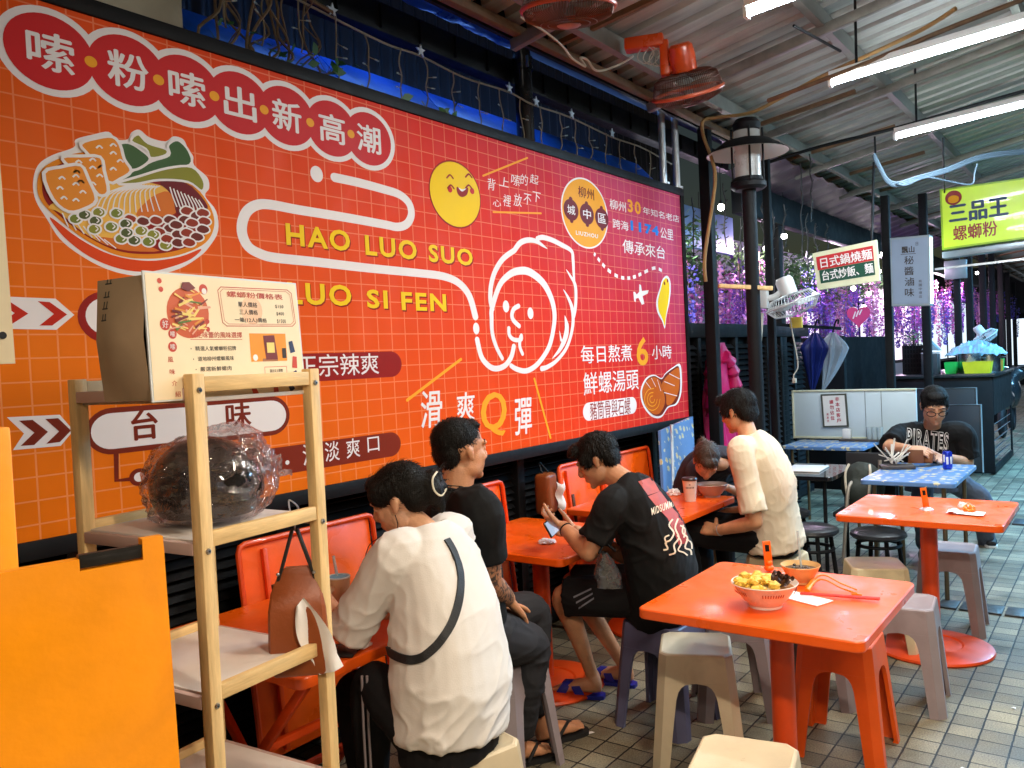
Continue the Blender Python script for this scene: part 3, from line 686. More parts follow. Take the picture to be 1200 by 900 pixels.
outlined(B1([(585, 322), (700, 285), (840, 245), (960, 240), (1020, 310), (1010, 360), (940, 315), (800, 305), (680, 325)]), GR[1], 8.4)
TF = print_mat('print_tofu', srgb(238, 146, 46))
for T, k in (([(400, 125), (480, 95), (560, 88), (600, 130), (620, 200), (655, 260), (600, 300), (540, 315), (450, 190)], 8.8), ([(310, 190), (400, 185), (500, 190), (520, 260), (540, 365), (490, 380), (430, 300), (340, 235)], 9.4), ([(215, 270), (300, 240), (400, 230), (440, 300), (480, 405), (420, 450), (340, 465), (260, 400)], 10)):
    outlined(B1(T), TF, k, 3, .011)
    mb.use(PW); bx = sum(p[0] for p in T) / len(T); by_ = sum(p[1] for p in T) / len(T)
    for dx, dy in ((-50, -50), (20, -60), (-60, 0), (20, -20), (-40, 50), (55, 20), (20, 60)):
        stroke(mb, B1([(bx + dx - 16, by_ + dy + 6), (bx + dx, by_ + dy - 6), (bx + dx + 16, by_ + dy + 8)]), .006, k + .6, 3, False)
for i, (x, y) in enumerate(((375, 500), (420, 480), (492, 468), (582, 472), (475, 510), (470, 552), (555, 540), (628, 525), (705, 560), (605, 600), (670, 608), (765, 580), (742, 615), (632, 570), (828, 632))):
    outlined(B1([(x - 32, y - 8), (x - 8, y - 26), (x + 28, y - 14), (x + 32, y + 10), (x + 6, y + 26), (x - 26, y + 16)]), (GR[2], GR[3], GR[1])[i % 3], 8.6 + .05 * i, 3, .006)
    mb.use(PW); stroke(mb, B1([(x + 4, y - 16), (x + 18, y - 2), (x + 6, y + 10)]), .004, 9.6, 3, False)
PN = [print_mat('print_peanut', srgb(150, 52, 30)), print_mat('print_peanut_dark', srgb(112, 44, 34))]
for i, (x, y) in enumerate(((650, 500), (715, 512), (780, 508), (850, 505), (935, 460), (985, 485), (1015, 470), (925, 505), (1022, 512), (850, 548), (795, 565), (890, 578), (965, 552), (1015, 552), (935, 570), (985, 590), (835, 600), (890, 620), (945, 618), (880, 530), (960, 520))):
    outlined(B1([(x - 34, y - 6), (x - 10, y - 24), (x + 26, y - 12), (x + 34, y + 10), (x + 8, y + 24), (x - 26, y + 14)]), PN[i % 2], 8.5 + .06 * i, 3, .006)
mb.use(PMar); shape(mb, B1([(800, 315), (930, 320), (1010, 390), (1040, 450), (960, 440), (890, 480), (860, 380)]), 6.4, 3); mb.use(PW)
for k in range(9): stroke(mb, B1([(850 + 18 * k, 340 + 8 * k), (865 + 20 * k, 390 + 8 * k), (885 + 18 * k, 440 + 6 * k)]), .005, 7.4, 3, False)
mb.obj('bowl_picture', banner)
# ================================================================ furniture
def stool_proto(name, label, m, loc, rz, tilt=None, group='plastic stools around the tables'):
    root = thing(name, label, 'stool', (0, 0, 0), 0, group)
    H, A, B, c, t = .462, .140, .182, .030, .016
    hw = lambda z: B + (A - B) * z / H
    for sx in (1, -1):
        for sy in (1, -1):
            mb = MB(m); rings = []
            for z, wl in ((0, .066), (.012, .066), (.2, .073), (.29, .078), (.318, .084), (.335, .094), (.346, .109), (.3525, 0)):
                h = hw(z); w = wl if wl else h - .001; w = min(w, h - .001)
                ti = t + (.006 if z < .01 else 0)
                P = [(h, h - w), (h, h - c), (h - c, h), (h - w, h), (h - w, h - ti), (h - c * .9, h - ti), (h - ti, h - c * .9), (h - ti, h - w)]
                P = [Vector((x * sx, y * sy, z)) for x, y in P]
                rings.append(P if sx * sy > 0 else P[::-1])
            mb.loft(rings); mb.obj('leg', root, ang=30)
    mb = MB(m)
    oc = lambda h, z, c=c: [Vector((h * a, h * b - 0, z)) if False else Vector((x, y, z)) for x, y in ((h, h - c), (h - c, h), (-h + c, h), (-h, h - c), (-h, -h + c), (-h + c, -h), (h - c, -h), (h, -h + c))]
    mb.loft([oc(hw(.353), .353), oc(hw(.44), .44), oc(hw(.455) - .001, .455), oc(hw(.46) - .005, .4605), oc(hw(.46) - .011, .462), oc(hw(.46) - .016, .4585), oc(.03, .4585, .008)])
    mb.lathe([(0, .4588), (.009, .4588), (.009, .4592), (.006, .4592), (.006, .4588)], seg=16)
    mb.obj('seat', root, ang=30)
    root.location = loc; root.rotation_euler = (tilt[0], tilt[1], rz) if tilt else (0, 0, rz)
    return root
def stool_mat(n, rgb): return mat(n, srgb(*rgb), .46, var=.10, scale=7, stain=.32, bump=.05, bscale=120)
SB = stool_mat('stool_beige', (206, 190, 160)); SG = stool_mat('stool_grey', (150, 138, 142)); SU = stool_mat('stool_slate', (92, 92, 122)); SO = stool_mat('stool_orange', (232, 88, 10)); SC = stool_mat('stool_cream', (222, 206, 166))
st_b = stool_proto('plastic_stool', 'beige plastic stool with table shadow across its seat, in front of the blue grey stool', SB, (3.10, 1.44, 0), R_(24))
dup(st_b, (2.27, .92, 0), R_(12), 'beige plastic stool nearest the camera, cut off by the bottom edge')
dup(st_b, (1.94, 1.70, 0), R_(-15), 'beige plastic stool under the woman with the black shoulder strap')
st_c = stool_proto('plastic_stool', 'cream plastic stool turned askew between the two orange pedestal tables', SC, (4.72, 1.13, 0), R_(24))
dup(st_c, (4.72, 1.66, 0), R_(0), 'cream plastic stool under the man in the cream shirt')
st_g = stool_proto('plastic_stool', 'mauve grey plastic stool beside the right edge of the front orange table', SG, (4.08, .87, 0), R_(6))
dup(st_g, (5.27, .86, 0), R_(4), 'mauve grey plastic stool pushed under the round-footed orange table')
st_u = stool_proto('plastic_stool', 'slate blue plastic stool under the man in black shorts', SU, (3.34, 1.70, 0), R_(-4))
st_g2 = dup(st_g, (3.62, 1.50, 0), R_(30), 'pale grey plastic stool half hidden behind the slate blue stool')
st_o = stool_proto('plastic_stool', 'orange plastic stool tucked under the front orange table', SO, (3.48, .975, 0), R_(2))
dup(st_g, (3.95, 1.22, 0), R_(10), 'mauve grey plastic stool behind the orange stool with only a leg showing')
dup(st_g, (2.62, 2.06, 0), R_(0), 'mauve grey plastic stool hidden under the tattooed man')
dup(st_c, (5.08, 2.28, 0), R_(0), 'cream plastic stool under the girl bent over her bowl')

def rrect(cx, cy, w, d, r, z, n=5):
    P = []
    for sx, sy, a0 in ((1, 1, 0), (-1, 1, 90), (-1, -1, 180), (1, -1, 270)):
        for k in range(n + 1):
            a = R_(a0 + 90 * k / n); P.append(Vector((cx + sx * (w / 2 - r) + r * math.cos(a), cy + sy * (d / 2 - r) + r * math.sin(a), z)))
    return P
def pedestal_table(label, x0, x1, y0, y1, foot=1):
    cx, cy = (x0 + x1) / 2, (y0 + y1) / 2
    root = thing('pedestal_table', label, 'table', (cx, cy, 0), 0, 'orange tables')
    w, d = x1 - x0, y1 - y0
    mb = MB(M_orange)
    mb.loft([rrect(cx, cy, w - .006, d - .006, .03, .715), rrect(cx, cy, w, d, .033, .719), rrect(cx, cy, w, d, .033, .746), rrect(cx, cy, w - .008, d - .008, .03, .75)])
    mb.obj('tabletop', root)
    mb = MB(M_orangem); mb.cyl((cx, cy, .02), (cx, cy, .70), .042, seg=28); mb.span((cx - .2, cy - .025, .695), (cx + .2, cy + .025, .714), .004); mb.span((cx - .025, cy - .2, .690), (cx + .025, cy + .2, .709), .004)
    mb.obj('pole', root)
    mb = MB(M_orangem); mb.lathe([(r * foot, z) for r, z in [(0, .045), (.07, .045), (.12, .032), (.14, .028), (.15, .034), (.26, .026), (.29, .018), (.295, .008), (.29, 0)]], (cx, cy, 0), 48)
    mb.obj('base', root)
    return root
pedestal_table('orange square pedestal table in front carrying two noodle bowls', 2.565, 3.32, .655, 1.41, .6)
pedestal_table('orange oblong pedestal table with a menu clip and crumpled napkin', 4.49, 5.2, .5, 1.27)
pedestal_table('orange table by the wall between the tattooed man and the phone user', 3.04, 3.80, 2.03, 2.79)
pedestal_table('orange table by the wall holding a takeaway cup and a bowl', 4.10, 4.86, 1.95, 2.70)
# folding table of the seated woman
root = thing('folding_table', 'orange folding table with crossed legs in front of the woman', 'table', (1.9, 2.3, 0), 0, 'orange tables')
mb = MB(M_orange); mb.loft([rrect(1.88, 2.33, .72, .80, .03, .715), rrect(1.88, 2.33, .726, .806, .033, .72), rrect(1.88, 2.33, .726, .806, .033, .746), rrect(1.88, 2.33, .72, .80, .03, .75)]); mb.obj('tabletop', root)
for x in (1.6, 2.16):
    for a, b in ((1.99, 2.62), (2.62, 1.99)):
        mb = MB(M_orangem); mb.beam((x + (.012 if a < b else -.012), a, .01), (x + (.012 if a < b else -.012), b, .70), .022, .03, .003); mb.obj('leg', root)
for z in (.2, .45):
    mb = MB(M_orangem); mb.beam((1.6, 2.62 - z * .9, z), (2.16, 2.62 - z * .9, z), .025, .025, .003); mb.obj('stretcher', root)
# folded orange tables leaning on the louvres
def folded(label, x0, x1, ztop, z0=.12, y=2.80):
    root = thing('folded_table', label, 'folded table', ((x0 + x1) / 2, y, 0), 0, 'folded orange tables against the wall')
    mb = MB(M_orangem); yb = y + .05
    P = lambda x, z: Vector((x, y - .10 * (ztop - z) / ztop, z))
    pts = [P(x0, z0), P(x0, ztop - .03), P(x0 + .01, ztop - .008), P(x0 + .03, ztop), P(x1 - .03, ztop), P(x1 - .01, ztop - .008), P(x1, ztop - .03), P(x1, z0)]
    mb.tube([p + Vector((0, -.014, 0)) for p in pts], .012, 8); mb.obj('tube_frame', root)
    mb = MB(M_orange); c = (P(x0, z0) + P(x1, ztop)) / 2; ang = math.atan2(.10, ztop)
    mb.box(c, (x1 - x0 - .03, .012, ztop - z0 - .02), Matrix.Rotation(-ang, 3, 'X'), .002); mb.obj('panel', root)
    mb = MB(M_orangem); f = x0 + (x1 - x0) * .16
    mb.box(P(f, (z0 + ztop) / 2) + Vector((0, -.018, 0)), (.02, .02, ztop - z0 - .06), Matrix.Rotation(-ang, 3, 'X'), .003); mb.obj('brace', root)
    mb = MB(mat('dark_hinge', (.10, .035, .012), .5, .3)); mb.box(P(f + .03, ztop - .28) + Vector((0, -.018, 0)), (.025, .022, .20), Matrix.Rotation(-ang, 3, 'X'), .003); mb.obj('hinge', root)
folded('orange folded table leaning on the louvres behind the brown leather bag', 1.93, 2.64, .97)
folded('orange folded table leaning beside the tissue holder', 4.18, 4.66, .985)
folded('orange folded table with a plain panel leaning behind the phone user', 4.69, 5.35, .98)
folded('narrow orange folded table behind the tattooed man', 3.18, 3.62, .98)

# ---------------------------------------------------------------- wooden shelf rack
RW, RD = .395, .475       # outer width and depth
rack = thing('shelf_rack', 'open pine shelf rack with white boards, holding a carton and a bagged helmet', 'shelf', (1.064, 1.667, 0), R_(5.5))
RM = XF[rack]
def rk_obj(mb, name): mb.bm.transform(RM); return mb.obj(name, rack)
for x in (.017, RW - .017):
    for y in (.016, RD - .016):
        mb = MB(M_wood); mb.span((x - .0165, y - .016, 0), (x + .0165, y + .016, 1.637), .003); rk_obj(mb, 'post')
M_screw = mat('screw_head', (.5, .5, .5), .3, 1)
M_board = mat('white_shelf_board', srgb(222, 212, 204), .5, var=.10, scale=5, stain=.35, rv=.1)
M_lil = mat('lilac_rail', srgb(190, 160, 150), .55, var=.1)
for z in (1.612, 1.262, .912, .575, .23):
    for y in (.013, RD - .013):
        mb = MB(M_woodh); mb.span((.034, y - .011, z - .017), (RW - .034, y + .011, z + .018), .003); rk_obj(mb, 'rail')
    for x in (.008, RW - .008):
        mb = MB(M_lil); mb.span((x - .008, .033, z - .034), (x + .008, RD - .033, z - .006), .002); rk_obj(mb, 'side_rail')
    zb = z - .040 if z > 1.5 else z - .012
    mb = MB(M_board); mb.span((.018, .026, zb), (RW - .018, RD - .026, zb + .010), .002); rk_obj(mb, 'shelf_board')
    if z > 1.5: mb = MB(M_cream); mb.span((.034, RD - .03, z - .02), (.16, RD - .0245, z + .02), .002); rk_obj(mb, 'back_plate')
    for x in (.017, RW - .017):
        M = Matrix.Translation((x, -.0005, z - (.024 if z < 1.5 else .012))) @ Matrix.Rotation(R_(90), 4, 'X')
        mb = MB(M_screw); mb.lathe([(0, .004), (.005, .0035), (.0075, 0), (.0075, -.003)], M, 14); mb.use(M_blackm); mb.lathe([(0, .0046), (.002, .0045), (.002, .003)], M, 6); rk_obj(mb, 'screw')

# ---------------------------------------------------------------- carton with a poster on its front
cb_ang = R_(-3)
cart = thing('cardboard_carton', 'brown cardboard carton with a cream menu poster taped on its front', 'carton', (1.203, 1.812, 1.583), R_(7.5))
CM = XF[cart]
def cpt(x, y, z): return CM @ Vector((x, y, z))
cw_, cd_, ch_ = .455, .16, .272
M_card = mat('kraft_card', srgb(170, 142, 112), .8, var=.16, scale=7, stain=.2, bump=.15, bscale=14)
mb = MB(M_card)
def cside(u, v):      # bulging left side of the carton
    return cpt(-cw_ / 2 - .018 * math.sin(v * math.pi) * math.sin(u * math.pi) - .012 * (1 - abs(2 * v - 1)), -cd_ / 2 + u * cd_, v * ch_)
mb.grid(cside, 16, 16)
mb.grid(lambda u, v: cpt(-cw_ / 2 + u * cw_, cd_ / 2, v * ch_), 4, 4); mb.grid(lambda u, v: cpt(cw_ / 2, -cd_ / 2 + u * cd_, v * ch_), 4, 4)
mb.grid(lambda u, v: cpt(-cw_ / 2 + u * cw_, -cd_ / 2 + v * cd_, ch_ + .006 * math.sin(u * 3.1) * math.sin(v * 3.1)), 8, 8); mb.grid(lambda u, v: cpt(-cw_ / 2 + u * cw_, -cd_ / 2 + v * cd_, 0), 2, 2)
mb.grid(lambda u, v: cpt(-cw_ / 2 + u * cw_, -cd_ / 2, v * ch_), 2, 2)
mb.obj('box', cart)
mb = MB(mat('carton_print', (.02, .018, .015), .7))
for k, (z, h) in enumerate(((.262, .02), (.232, .016), (.206, .02), (.18, .018))):
    ms_ = lambda y, zz: cside((y + cd_ / 2) / cd_, min(1, zz / ch_)) + (cpt(-1, 0, 0) - cpt(0, 0, 0)) * .0006
    for dy in (0, .012): mb.beam(ms_(.032 + dy, z), ms_(.032 + dy, z + h * .8), .003, .0006, 0, (-1, 0, 0))
    mb.beam(ms_(.027, z), ms_(.05, z), .003, .0006, 0, (-1, 0, 0))
mb.obj('handling_marks', cart)
# poster: tilted outward, slightly bigger than the box
PCW, PCH = .472, .285
pa = math.radians(2)
PO = cpt(-cw_ / 2 - .006, -cd_ / 2 - .010, -.004); PU = (cpt(1, 0, 0) - cpt(0, 0, 0)); PV = Vector((0, math.sin(pa), math.cos(pa))); PN_ = PU.cross(PV).normalized()
def pp(u, v, k=0): return PO + PU * (u * PCW) + PV * (v * PCH) + PN_ * (.0006 * k)      # u,v in 0..1 from lower left
M_post = mat('poster_paper', srgb(250, 228, 190), .35, var=.05, scale=6, bump=.1, bscale=8, coat=.2)
mb = MB(M_white); mb.prism([pp(0, 0, -8), pp(1, 0, -8), pp(.985, 1, -8), pp(.0, 1, -8)], PN_ * .004); mb.use(M_post); mb.poly([pp(.01, .012, .3), pp(.99, .012, .3), pp(.975, .985, .3), pp(.01, .985, .3)]); mb.obj('poster_sheet', cart)
if False: pass
INK = mat('poster_ink', (.03, .02, .015), .6); RED = mat('poster_red', srgb(196, 64, 36), .5); 
def quad(mb, u0, v0, u1, v1, k): mb.poly([pp(u0, v0, k), pp(u1, v0, k), pp(u1, v1, k), pp(u0, v1, k)])
def pell(mb, u, v, r, k, n=24): mb.poly([pp(u + r * math.cos(2 * math.pi * i / n) / PCW, v + r * math.sin(2 * math.pi * i / n) / PCH, k) for i in range(n)])
def ptext(mb, s, u0, v0, u1, v1, k=2, bold=.004): add_text(mb, s, pp(u0, v0, k), pp(u1, v0) - pp(u0, v0), pp(u0, v1) - pp(u0, v0), bold)
def frame_lines(mb, pts, w, k):
    for a, b in zip(pts, pts[1:] + pts[:1]):
        A = pp(*a, k); B = pp(*b, k); d = (B - A).normalized(); n = PN_.cross(d) * w
        mb.poly([A - n - d * w, B - n + d * w, B + n + d * w, A + n - d * w])
# noodle picture
rnd = random.Random(4)
mb = MB(mat('photo_broth', srgb(206, 92, 40), .4)); pell(mb, .235, .69, .058, 1, 30)
for i in range(46):
    a = rnd.random() * 6.3; r = rnd.random() ** .6 * .052; u = .235 + r * math.cos(a) / PCW; v = .70 + r * math.sin(a) / PCH
    mb.use([mat('photo_noodle', srgb(244, 214, 120), .4), mat('photo_meat', srgb(232, 170, 140), .4), mat('photo_green', srgb(96, 120, 40), .4), mat('photo_crisp', srgb(226, 150, 50), .4), mat('photo_dark', srgb(120, 40, 26), .4)][rnd.choice([0, 0, 0, 1, 1, 3, 3, 4, 2])])
    L = rnd.uniform(.008, .022); th = rnd.uniform(-.5, .9); w = rnd.uniform(.0015, .004); k = 2 + i * .05
    c = pp(u, v, k); d = (PU * math.cos(th) + PV * math.sin(th)) * L; n = PN_.cross(d.normalized()) * w
    mb.poly([c - d - n, c + d * .9 - n * .6, c + d, c + d * .9 + n * .6, c - d + n])
mb.use(MATS['photo_dark']); mb.poly([pp(.2, .88, 5), pp(.24, .86, 5), pp(.285, .89, 5), pp(.25, .935, 5), pp(.21, .93, 5)])
mb.obj('dish_photo', cart)
mb = MB(RED); 
for u, v, r in ((.085, .93, .006), (.09, .865, .006), (.345, .625, .006), (.345, .56, .006)): pell(mb, u, v, r, 1)
for u, v, r in ((.098, .595, .0135), (.135, .52, .011), (.13, .42, .0115)): pell(mb, u, v, r, 1)
pell(mb, .335, .885, .012, 1); mb.use(PW); pell(mb, .338, .87, .007, 2); mb.obj('red_stamps', cart)
mb = MB(PW); ptext(mb, '好', .082, .565, .114, .625, 2); ptext(mb, '嗦', .122, .498, .148, .542, 2); ptext(mb, '嗦', .117, .398, .143, .442, 2); mb.use(RED)
for ch, u, v in (('風', .098, .30), ('味', .103, .205), ('介', .11, .115), ('紹', .125, .03)): ptext(mb, ch, u, v, u + .03, v + .042, 1)
mb.obj('lettering', cart)
mb = MB(RED); fr = [(.44, .62), (.465, .59), (.93, .60), (.955, .63), (.94, .90), (.91, .93), (.445, .915), (.425, .885)]
frame_lines(mb, fr, .0009, 1); frame_lines(mb, [(.69 + (u - .69) * .95, .76 + (v - .76) * .9) for u, v in fr], .0005, 1.4); ptext(mb, '螺螄粉價格表', .48, .835, .87, .885, 1.5, .01)
mb.use(mat('poster_blush', srgb(244, 200, 160), .4)); pell(mb, .64, .73, .035, .8); mb.obj('price_frame', cart)
mb = MB(INK); ptext(mb, '單人價格', .55, .755, .68, .80, 1.6); ptext(mb, '三人價格', .555, .69, .68, .735, 1.6); ptext(mb, '一箱(12人)價格', .52, .62, .74, .665, 1.6); ptext(mb, '$150', .81, .755, .87, .79, 1.6); ptext(mb, '$400', .815, .69, .87, .725, 1.6); ptext(mb, '$1500', .815, .62, .88, .66, 1.6); mb.obj('lettering', cart)
mb = MB(RED); ptext(mb, '滿足味蕾的風味選擇', .235, .49, .56, .54, 1, .008); quad(mb, .235, .475, .56, .479, 1); mb.obj('lettering', cart)
for k, s_ in enumerate(('精選人氣螺螄粉招牌', '道地柳州螺螄風味', '嚴選新鮮螺肉', '湯頭鮮甜酸辣夠味', '堅果酥脆口感豐富')):
    mb = MB(INK); v = .385 - k * .083; u = .245 + k * .01; ptext(mb, s_, u + .015, v, u + .27 - (k % 3) * .03, v + .038, 1, .002); pell(mb, u - .01, v + .018, .0014, 1, 8); mb.obj('lettering', cart)
mb = MB(mat('photo_wall', srgb(240, 150, 20), .4)); quad(mb, .61, .285, .87, .53, 1); mb.use(mat('photo_shelf', srgb(170, 110, 60), .4)); quad(mb, .69, .285, .80, .31, 1.4); mb.use(MATS['photo_dark']); mb.poly([pp(.715, .30, 2), pp(.80, .30, 2), pp(.785, .515, 2), pp(.705, .51, 2)]); mb.use(MATS['photo_noodle']); quad(mb, .725, .36, .78, .45, 3); mb.use(INK); quad(mb, .835, .31, .865, .40, 2); mb.use(PW); pell(mb, .64, .32, .008, 2); mb.obj('product_photo', cart)
mb = MB(RED); frame_lines(mb, [(.70, .165), (.86, .165), (.86, .235), (.70, .235)], .0006, 1); mb.use(INK); ptext(mb, '讓舌尖上跳舞', .735, .185, .83, .215, 1, .002); mb.obj('lettering', cart)
mb = MB(mat('poster_navy', srgb(40, 50, 84), .5))
for u, v, a, m in ((.91, .41, .2, 'poster_navy'), (.925, .27, -.1, 'poster_red'), (.93, .14, .4, 'poster_navy'), (.88, .06, .5, 'poster_navy'), (.77, .035, 0, 'poster_red'), (.62, .03, .4, 'poster_red')):
    mb.use(MATS[m]); c = pp(u, v, 1.5); d = PU * math.cos(a) * .009 + PV * math.sin(a) * .009; e = PV * math.cos(a) * .015 - PU * math.sin(a) * .015; mb.poly([c - d - e, c + d - e, c + d * .8 + e, c - d * .8 + e])
mb.obj('packet_pictures', cart)

# ---------------------------------------------------------------- helmet in a clear bag
hc = Vector((1.235, 1.90, 1.262))
hm = thing('helmet', 'dark motorcycle helmet lying in a clear plastic bag on the second shelf', 'helmet', hc)
mb = MB(mat('helmet_shell', srgb(40, 36, 34), .28, var=.1, coat=.4)); 
def hel(u, v):
    a = u * 2 * math.pi; b = -.62 + v * (math.pi / 2 + .62)
    r = .126; return hc + Vector((r * 1.05 * math.cos(a) * math.cos(b), r * 1.16 * math.sin(a) * math.cos(b), .092 + r * .98 * math.sin(b)))
mb.grid(hel, 40, 20); mb.lathe([(0, .022), (.085, .02), (.098, .028)], hc + Vector((0, 0, .005)), 32); mb.obj('shell', hm)
mb = MB(mat('helmet_visor', srgb(34, 30, 28), .08, var=.05, coat=1)); 
def vis(u, v):
    a = R_(-150 + 120 * u); b = -.25 + v * .75; r = .131
    return hc + Vector((r * 1.05 * math.cos(a) * math.cos(b), r * 1.17 * math.sin(a) * math.cos(b), .092 + r * .98 * math.sin(b)))
mb.grid(vis, 24, 10); mb.obj('visor', hm)
mb = MB(M_steel); mb.ball(hc + Vector((.09, -.10, .12)), .012, None, 2); mb.obj('visor_bolt', hm)
def bagmat(name, tint, al, rough=.12):
    m = bpy.data.materials.new(name); m.use_nodes = True; MATS[name] = m; N, L = m.node_tree.nodes, m.node_tree.links; N.clear()
    o = N.new('ShaderNodeOutputMaterial'); t = N.new('ShaderNodeBsdfTransparent'); t.inputs[0].default_value = (*tint, 1); g = N.new('ShaderNodeBsdfGlossy'); g.inputs[0].default_value = (1, .96, .96, 1); g.inputs[1].default_value = rough
    d = N.new('ShaderNodeBsdfDiffuse'); d.inputs[0].default_value = (.75, .6, .62, 1); lw = N.new('ShaderNodeLayerWeight'); lw.inputs[0].default_value = .32; tc = N.new('ShaderNodeTexCoord')
    n = N.new('ShaderNodeTexNoise'); n.inputs['Scale'].default_value = 16; n.inputs['Detail'].default_value = 3; n.inputs['Distortion'].default_value = 1.2; L.new(tc.outputs['Object'], n.inputs[0]); b = N.new('ShaderNodeBump'); b.inputs['Strength'].default_value = .8; b.inputs['Distance'].default_value = .02; L.new(n.outputs[0], b.inputs['Height'])
    for q in (g, d, lw): L.new(b.outputs[0], q.inputs['Normal'])
    m1 = N.new('ShaderNodeMixShader'); m1.inputs[0].default_value = al; L.new(t.outputs[0], m1.inputs[1]); L.new(d.outputs[0], m1.inputs[2])
    m2 = N.new('ShaderNodeMixShader'); mu = N.new('ShaderNodeMath'); mu.operation = 'MULTIPLY_ADD'; mu.inputs[1].default_value = .5; mu.inputs[2].default_value = .05; L.new(lw.outputs['Fresnel'], mu.inputs[0]); L.new(mu.outputs[0], m2.inputs[0]); L.new(m1.outputs[0], m2.inputs[1]); L.new(g.outputs[0], m2.inputs[2]); L.new(m2.outputs[0], o.inputs[0]); return m
mb = MB(bagmat('clear_bag', (.93, .90, .90), .05, .06))
def bag(u, v):
    a = u * 2 * math.pi; z = v
    r = .122 + .014 * noise.noise(Vector((math.cos(a) * 3, math.sin(a) * 3, z * 5))) + .012 * (1 - abs(noise.noise(Vector((math.cos(a) * 5, math.sin(a) * 5, z * 7)))) * 2) + .006 * (1 - abs(noise.noise(Vector((math.cos(a) * 12, math.sin(a) * 12, z * 16)))) * 2)
    h = [.0, .02, .08, .14, .185, .215][min(int(z * 5), 4)] * (1 - (z * 5 - min(int(z * 5), 4))) + [.0, .02, .08, .14, .185, .215][min(int(z * 5), 4) + 1] * (z * 5 - min(int(z * 5), 4))
    k = [.75, 1.02, 1.12, 1.06, .86, .40][min(int(z * 5), 4)] * (1 - (z * 5 - min(int(z * 5), 4))) + [.75, 1.02, 1.12, 1.06, .86, .40][min(int(z * 5), 4) + 1] * (z * 5 - min(int(z * 5), 4))
    flare = max(0, math.cos(a - .0)) ** 3 * .05 * (1 if z > .3 else .6)
    return hc + Vector(((r * k + flare) * math.cos(a), r * k * 1.08 * math.sin(a), h + .003 + .03 * max(0, math.cos(a)) * z))
mb.grid(bag, 84, 36)
def tail(u, v): return hc + Vector((.11 + .12 * u, -.06 + .10 * v + .02 * math.sin(u * 9 + v * 5), .20 - .11 * u + .05 * (v - .5) * math.sin(v * 7) + .012 * math.sin(u * 14)))
mb.use(bagmat('clear_bag_fold', (.92, .84, .86), .34, .10)); mb.grid(tail, 30, 20)
rn_ = random.Random(2)
for v in mb.bm.verts:
    if v.co.z > hc.z + .008: v.co += Vector((rn_.uniform(-1, 1), rn_.uniform(-1, 1), rn_.uniform(-1, 1))) * .0022
tag(mb.obj('plastic_bag', None, 'clear crinkled plastic bag wrapped around the dark helmet', 'bag', loc=hc))

# ---------------------------------------------------------------- brown leather tissue bag on a hook
bc = Vector((1.405, 1.772, .845)); 
bagr = thing('leather_bag', 'brown leather tissue bag hanging from the shelf rail with a tissue poking out', 'bag', bc)
M_lea = mat('brown_leather', srgb(142, 70, 30), .42, var=.12, scale=9, bump=.15, bscale=80)
U_ = Vector((.66, -.75, 0)).normalized(); V_ = Vector((.75, .66, 0)).normalized()
BL = lambda x, y, z: bc + U_ * x + V_ * y + Vector((0, 0, z))
mb = MB(M_lea)
def slab(w, d, z): return [BL(x, y, z) for x, y in ((w, d * .8), (w * .9, d), (-w * .9, d), (-w, d * .8), (-w, -d * .8), (-w * .9, -d), (w * .9, -d), (w, -d * .8))]
mb.loft([slab(.066, .045, 0), slab(.073, .052, .01), slab(.076, .052, .08), slab(.073, .048, .17), slab(.066, .035, .215), slab(.050, .012, .255), slab(.03, .008, .275)]); mb.obj('pouch', bagr)
for sgn in (-1, 1):
    mb = MB(mat('black_strap', (.012, .012, .012), .5)); mb.beam(BL(sgn * .05, -.01, .235), BL(sgn * .006, -.006, .375), .008, .018, .002, (V_.x, V_.y, 0)); mb.obj('strap', bagr)
    mb = MB(M_screw); mb.ball(BL(sgn * .046, -.022, .262), .005, None, 2); mb.obj('rivet', bagr)
mb = MB(mat('white_tissue', srgb(238, 234, 232), .8, var=.04, bump=.3, bscale=25))
def tis(u, v):
    w = .018 + .055 * math.sin(min(1, v * 1.25) * math.pi * .75) ; x = .012 + .07 * v + (u - .5) * w * 1.1; 
    return BL(x, -.055 - .01 * math.sin(u * 6 + v * 4), .185 - .185 * v + .02 * u)
mb.grid(tis, 12, 20); mb.obj('tissue', bagr)
mb = MB(M_steel); hk = cr([BL(.0, -.006, .37), BL(.003, -.006, .40), BL(.012, -.004, .43), BL(-.004, -.03, .455), BL(-.012, -.002, .44), BL(-.012, .012, .42)], 6); mb.tube(hk, .0022, 6)
mb.obj('wire_hook', None, 'thin steel hook holding the brown leather bag on the shelf rail', 'hook', loc=BL(0, 0, .41))

# ---------------------------------------------------------------- yellow panel, post and cream board nearest the camera
M_yel = mat('yellow_panel', srgb(250, 152, 6), .42, var=.14, scale=3.5, stain=.5, coat=.15, bump=.10, bscale=40, rv=.15)
yr = thing('yellow_cabinet', 'yellow orange painted cabinet side with a dark metal rail set in its top', 'cabinet', (.45, 1.3, 0))
A_, B_ = atz(-60, 670, 1.36), atz(191, 628, 1.36)
dxy = (B_ - A_).normalized(); nrm = Vector((dxy.y, -dxy.x, 0))
if nrm.y > 0: nrm = -nrm
n1 = A_.lerp(B_, (83 + 60) / 251); n2 = A_.lerp(B_, (163 + 60) / 251)
mb = MB(M_yel)
D_ = Vector((0, 0, 1)); low = lambda p: Vector((p.x, p.y, 0.0))
Be = B_ + dxy * .0
sh = Vector((0, 0, .028))
out_ = [low(A_), A_ - sh * .55, n1 - sh * .55, n1 - sh * 1.25, n2 - sh * 1.25, n2, Be, low(Be) + dxy * .02]
mb.prism(out_, -nrm * .022)
mb.obj('side_panel', yr)
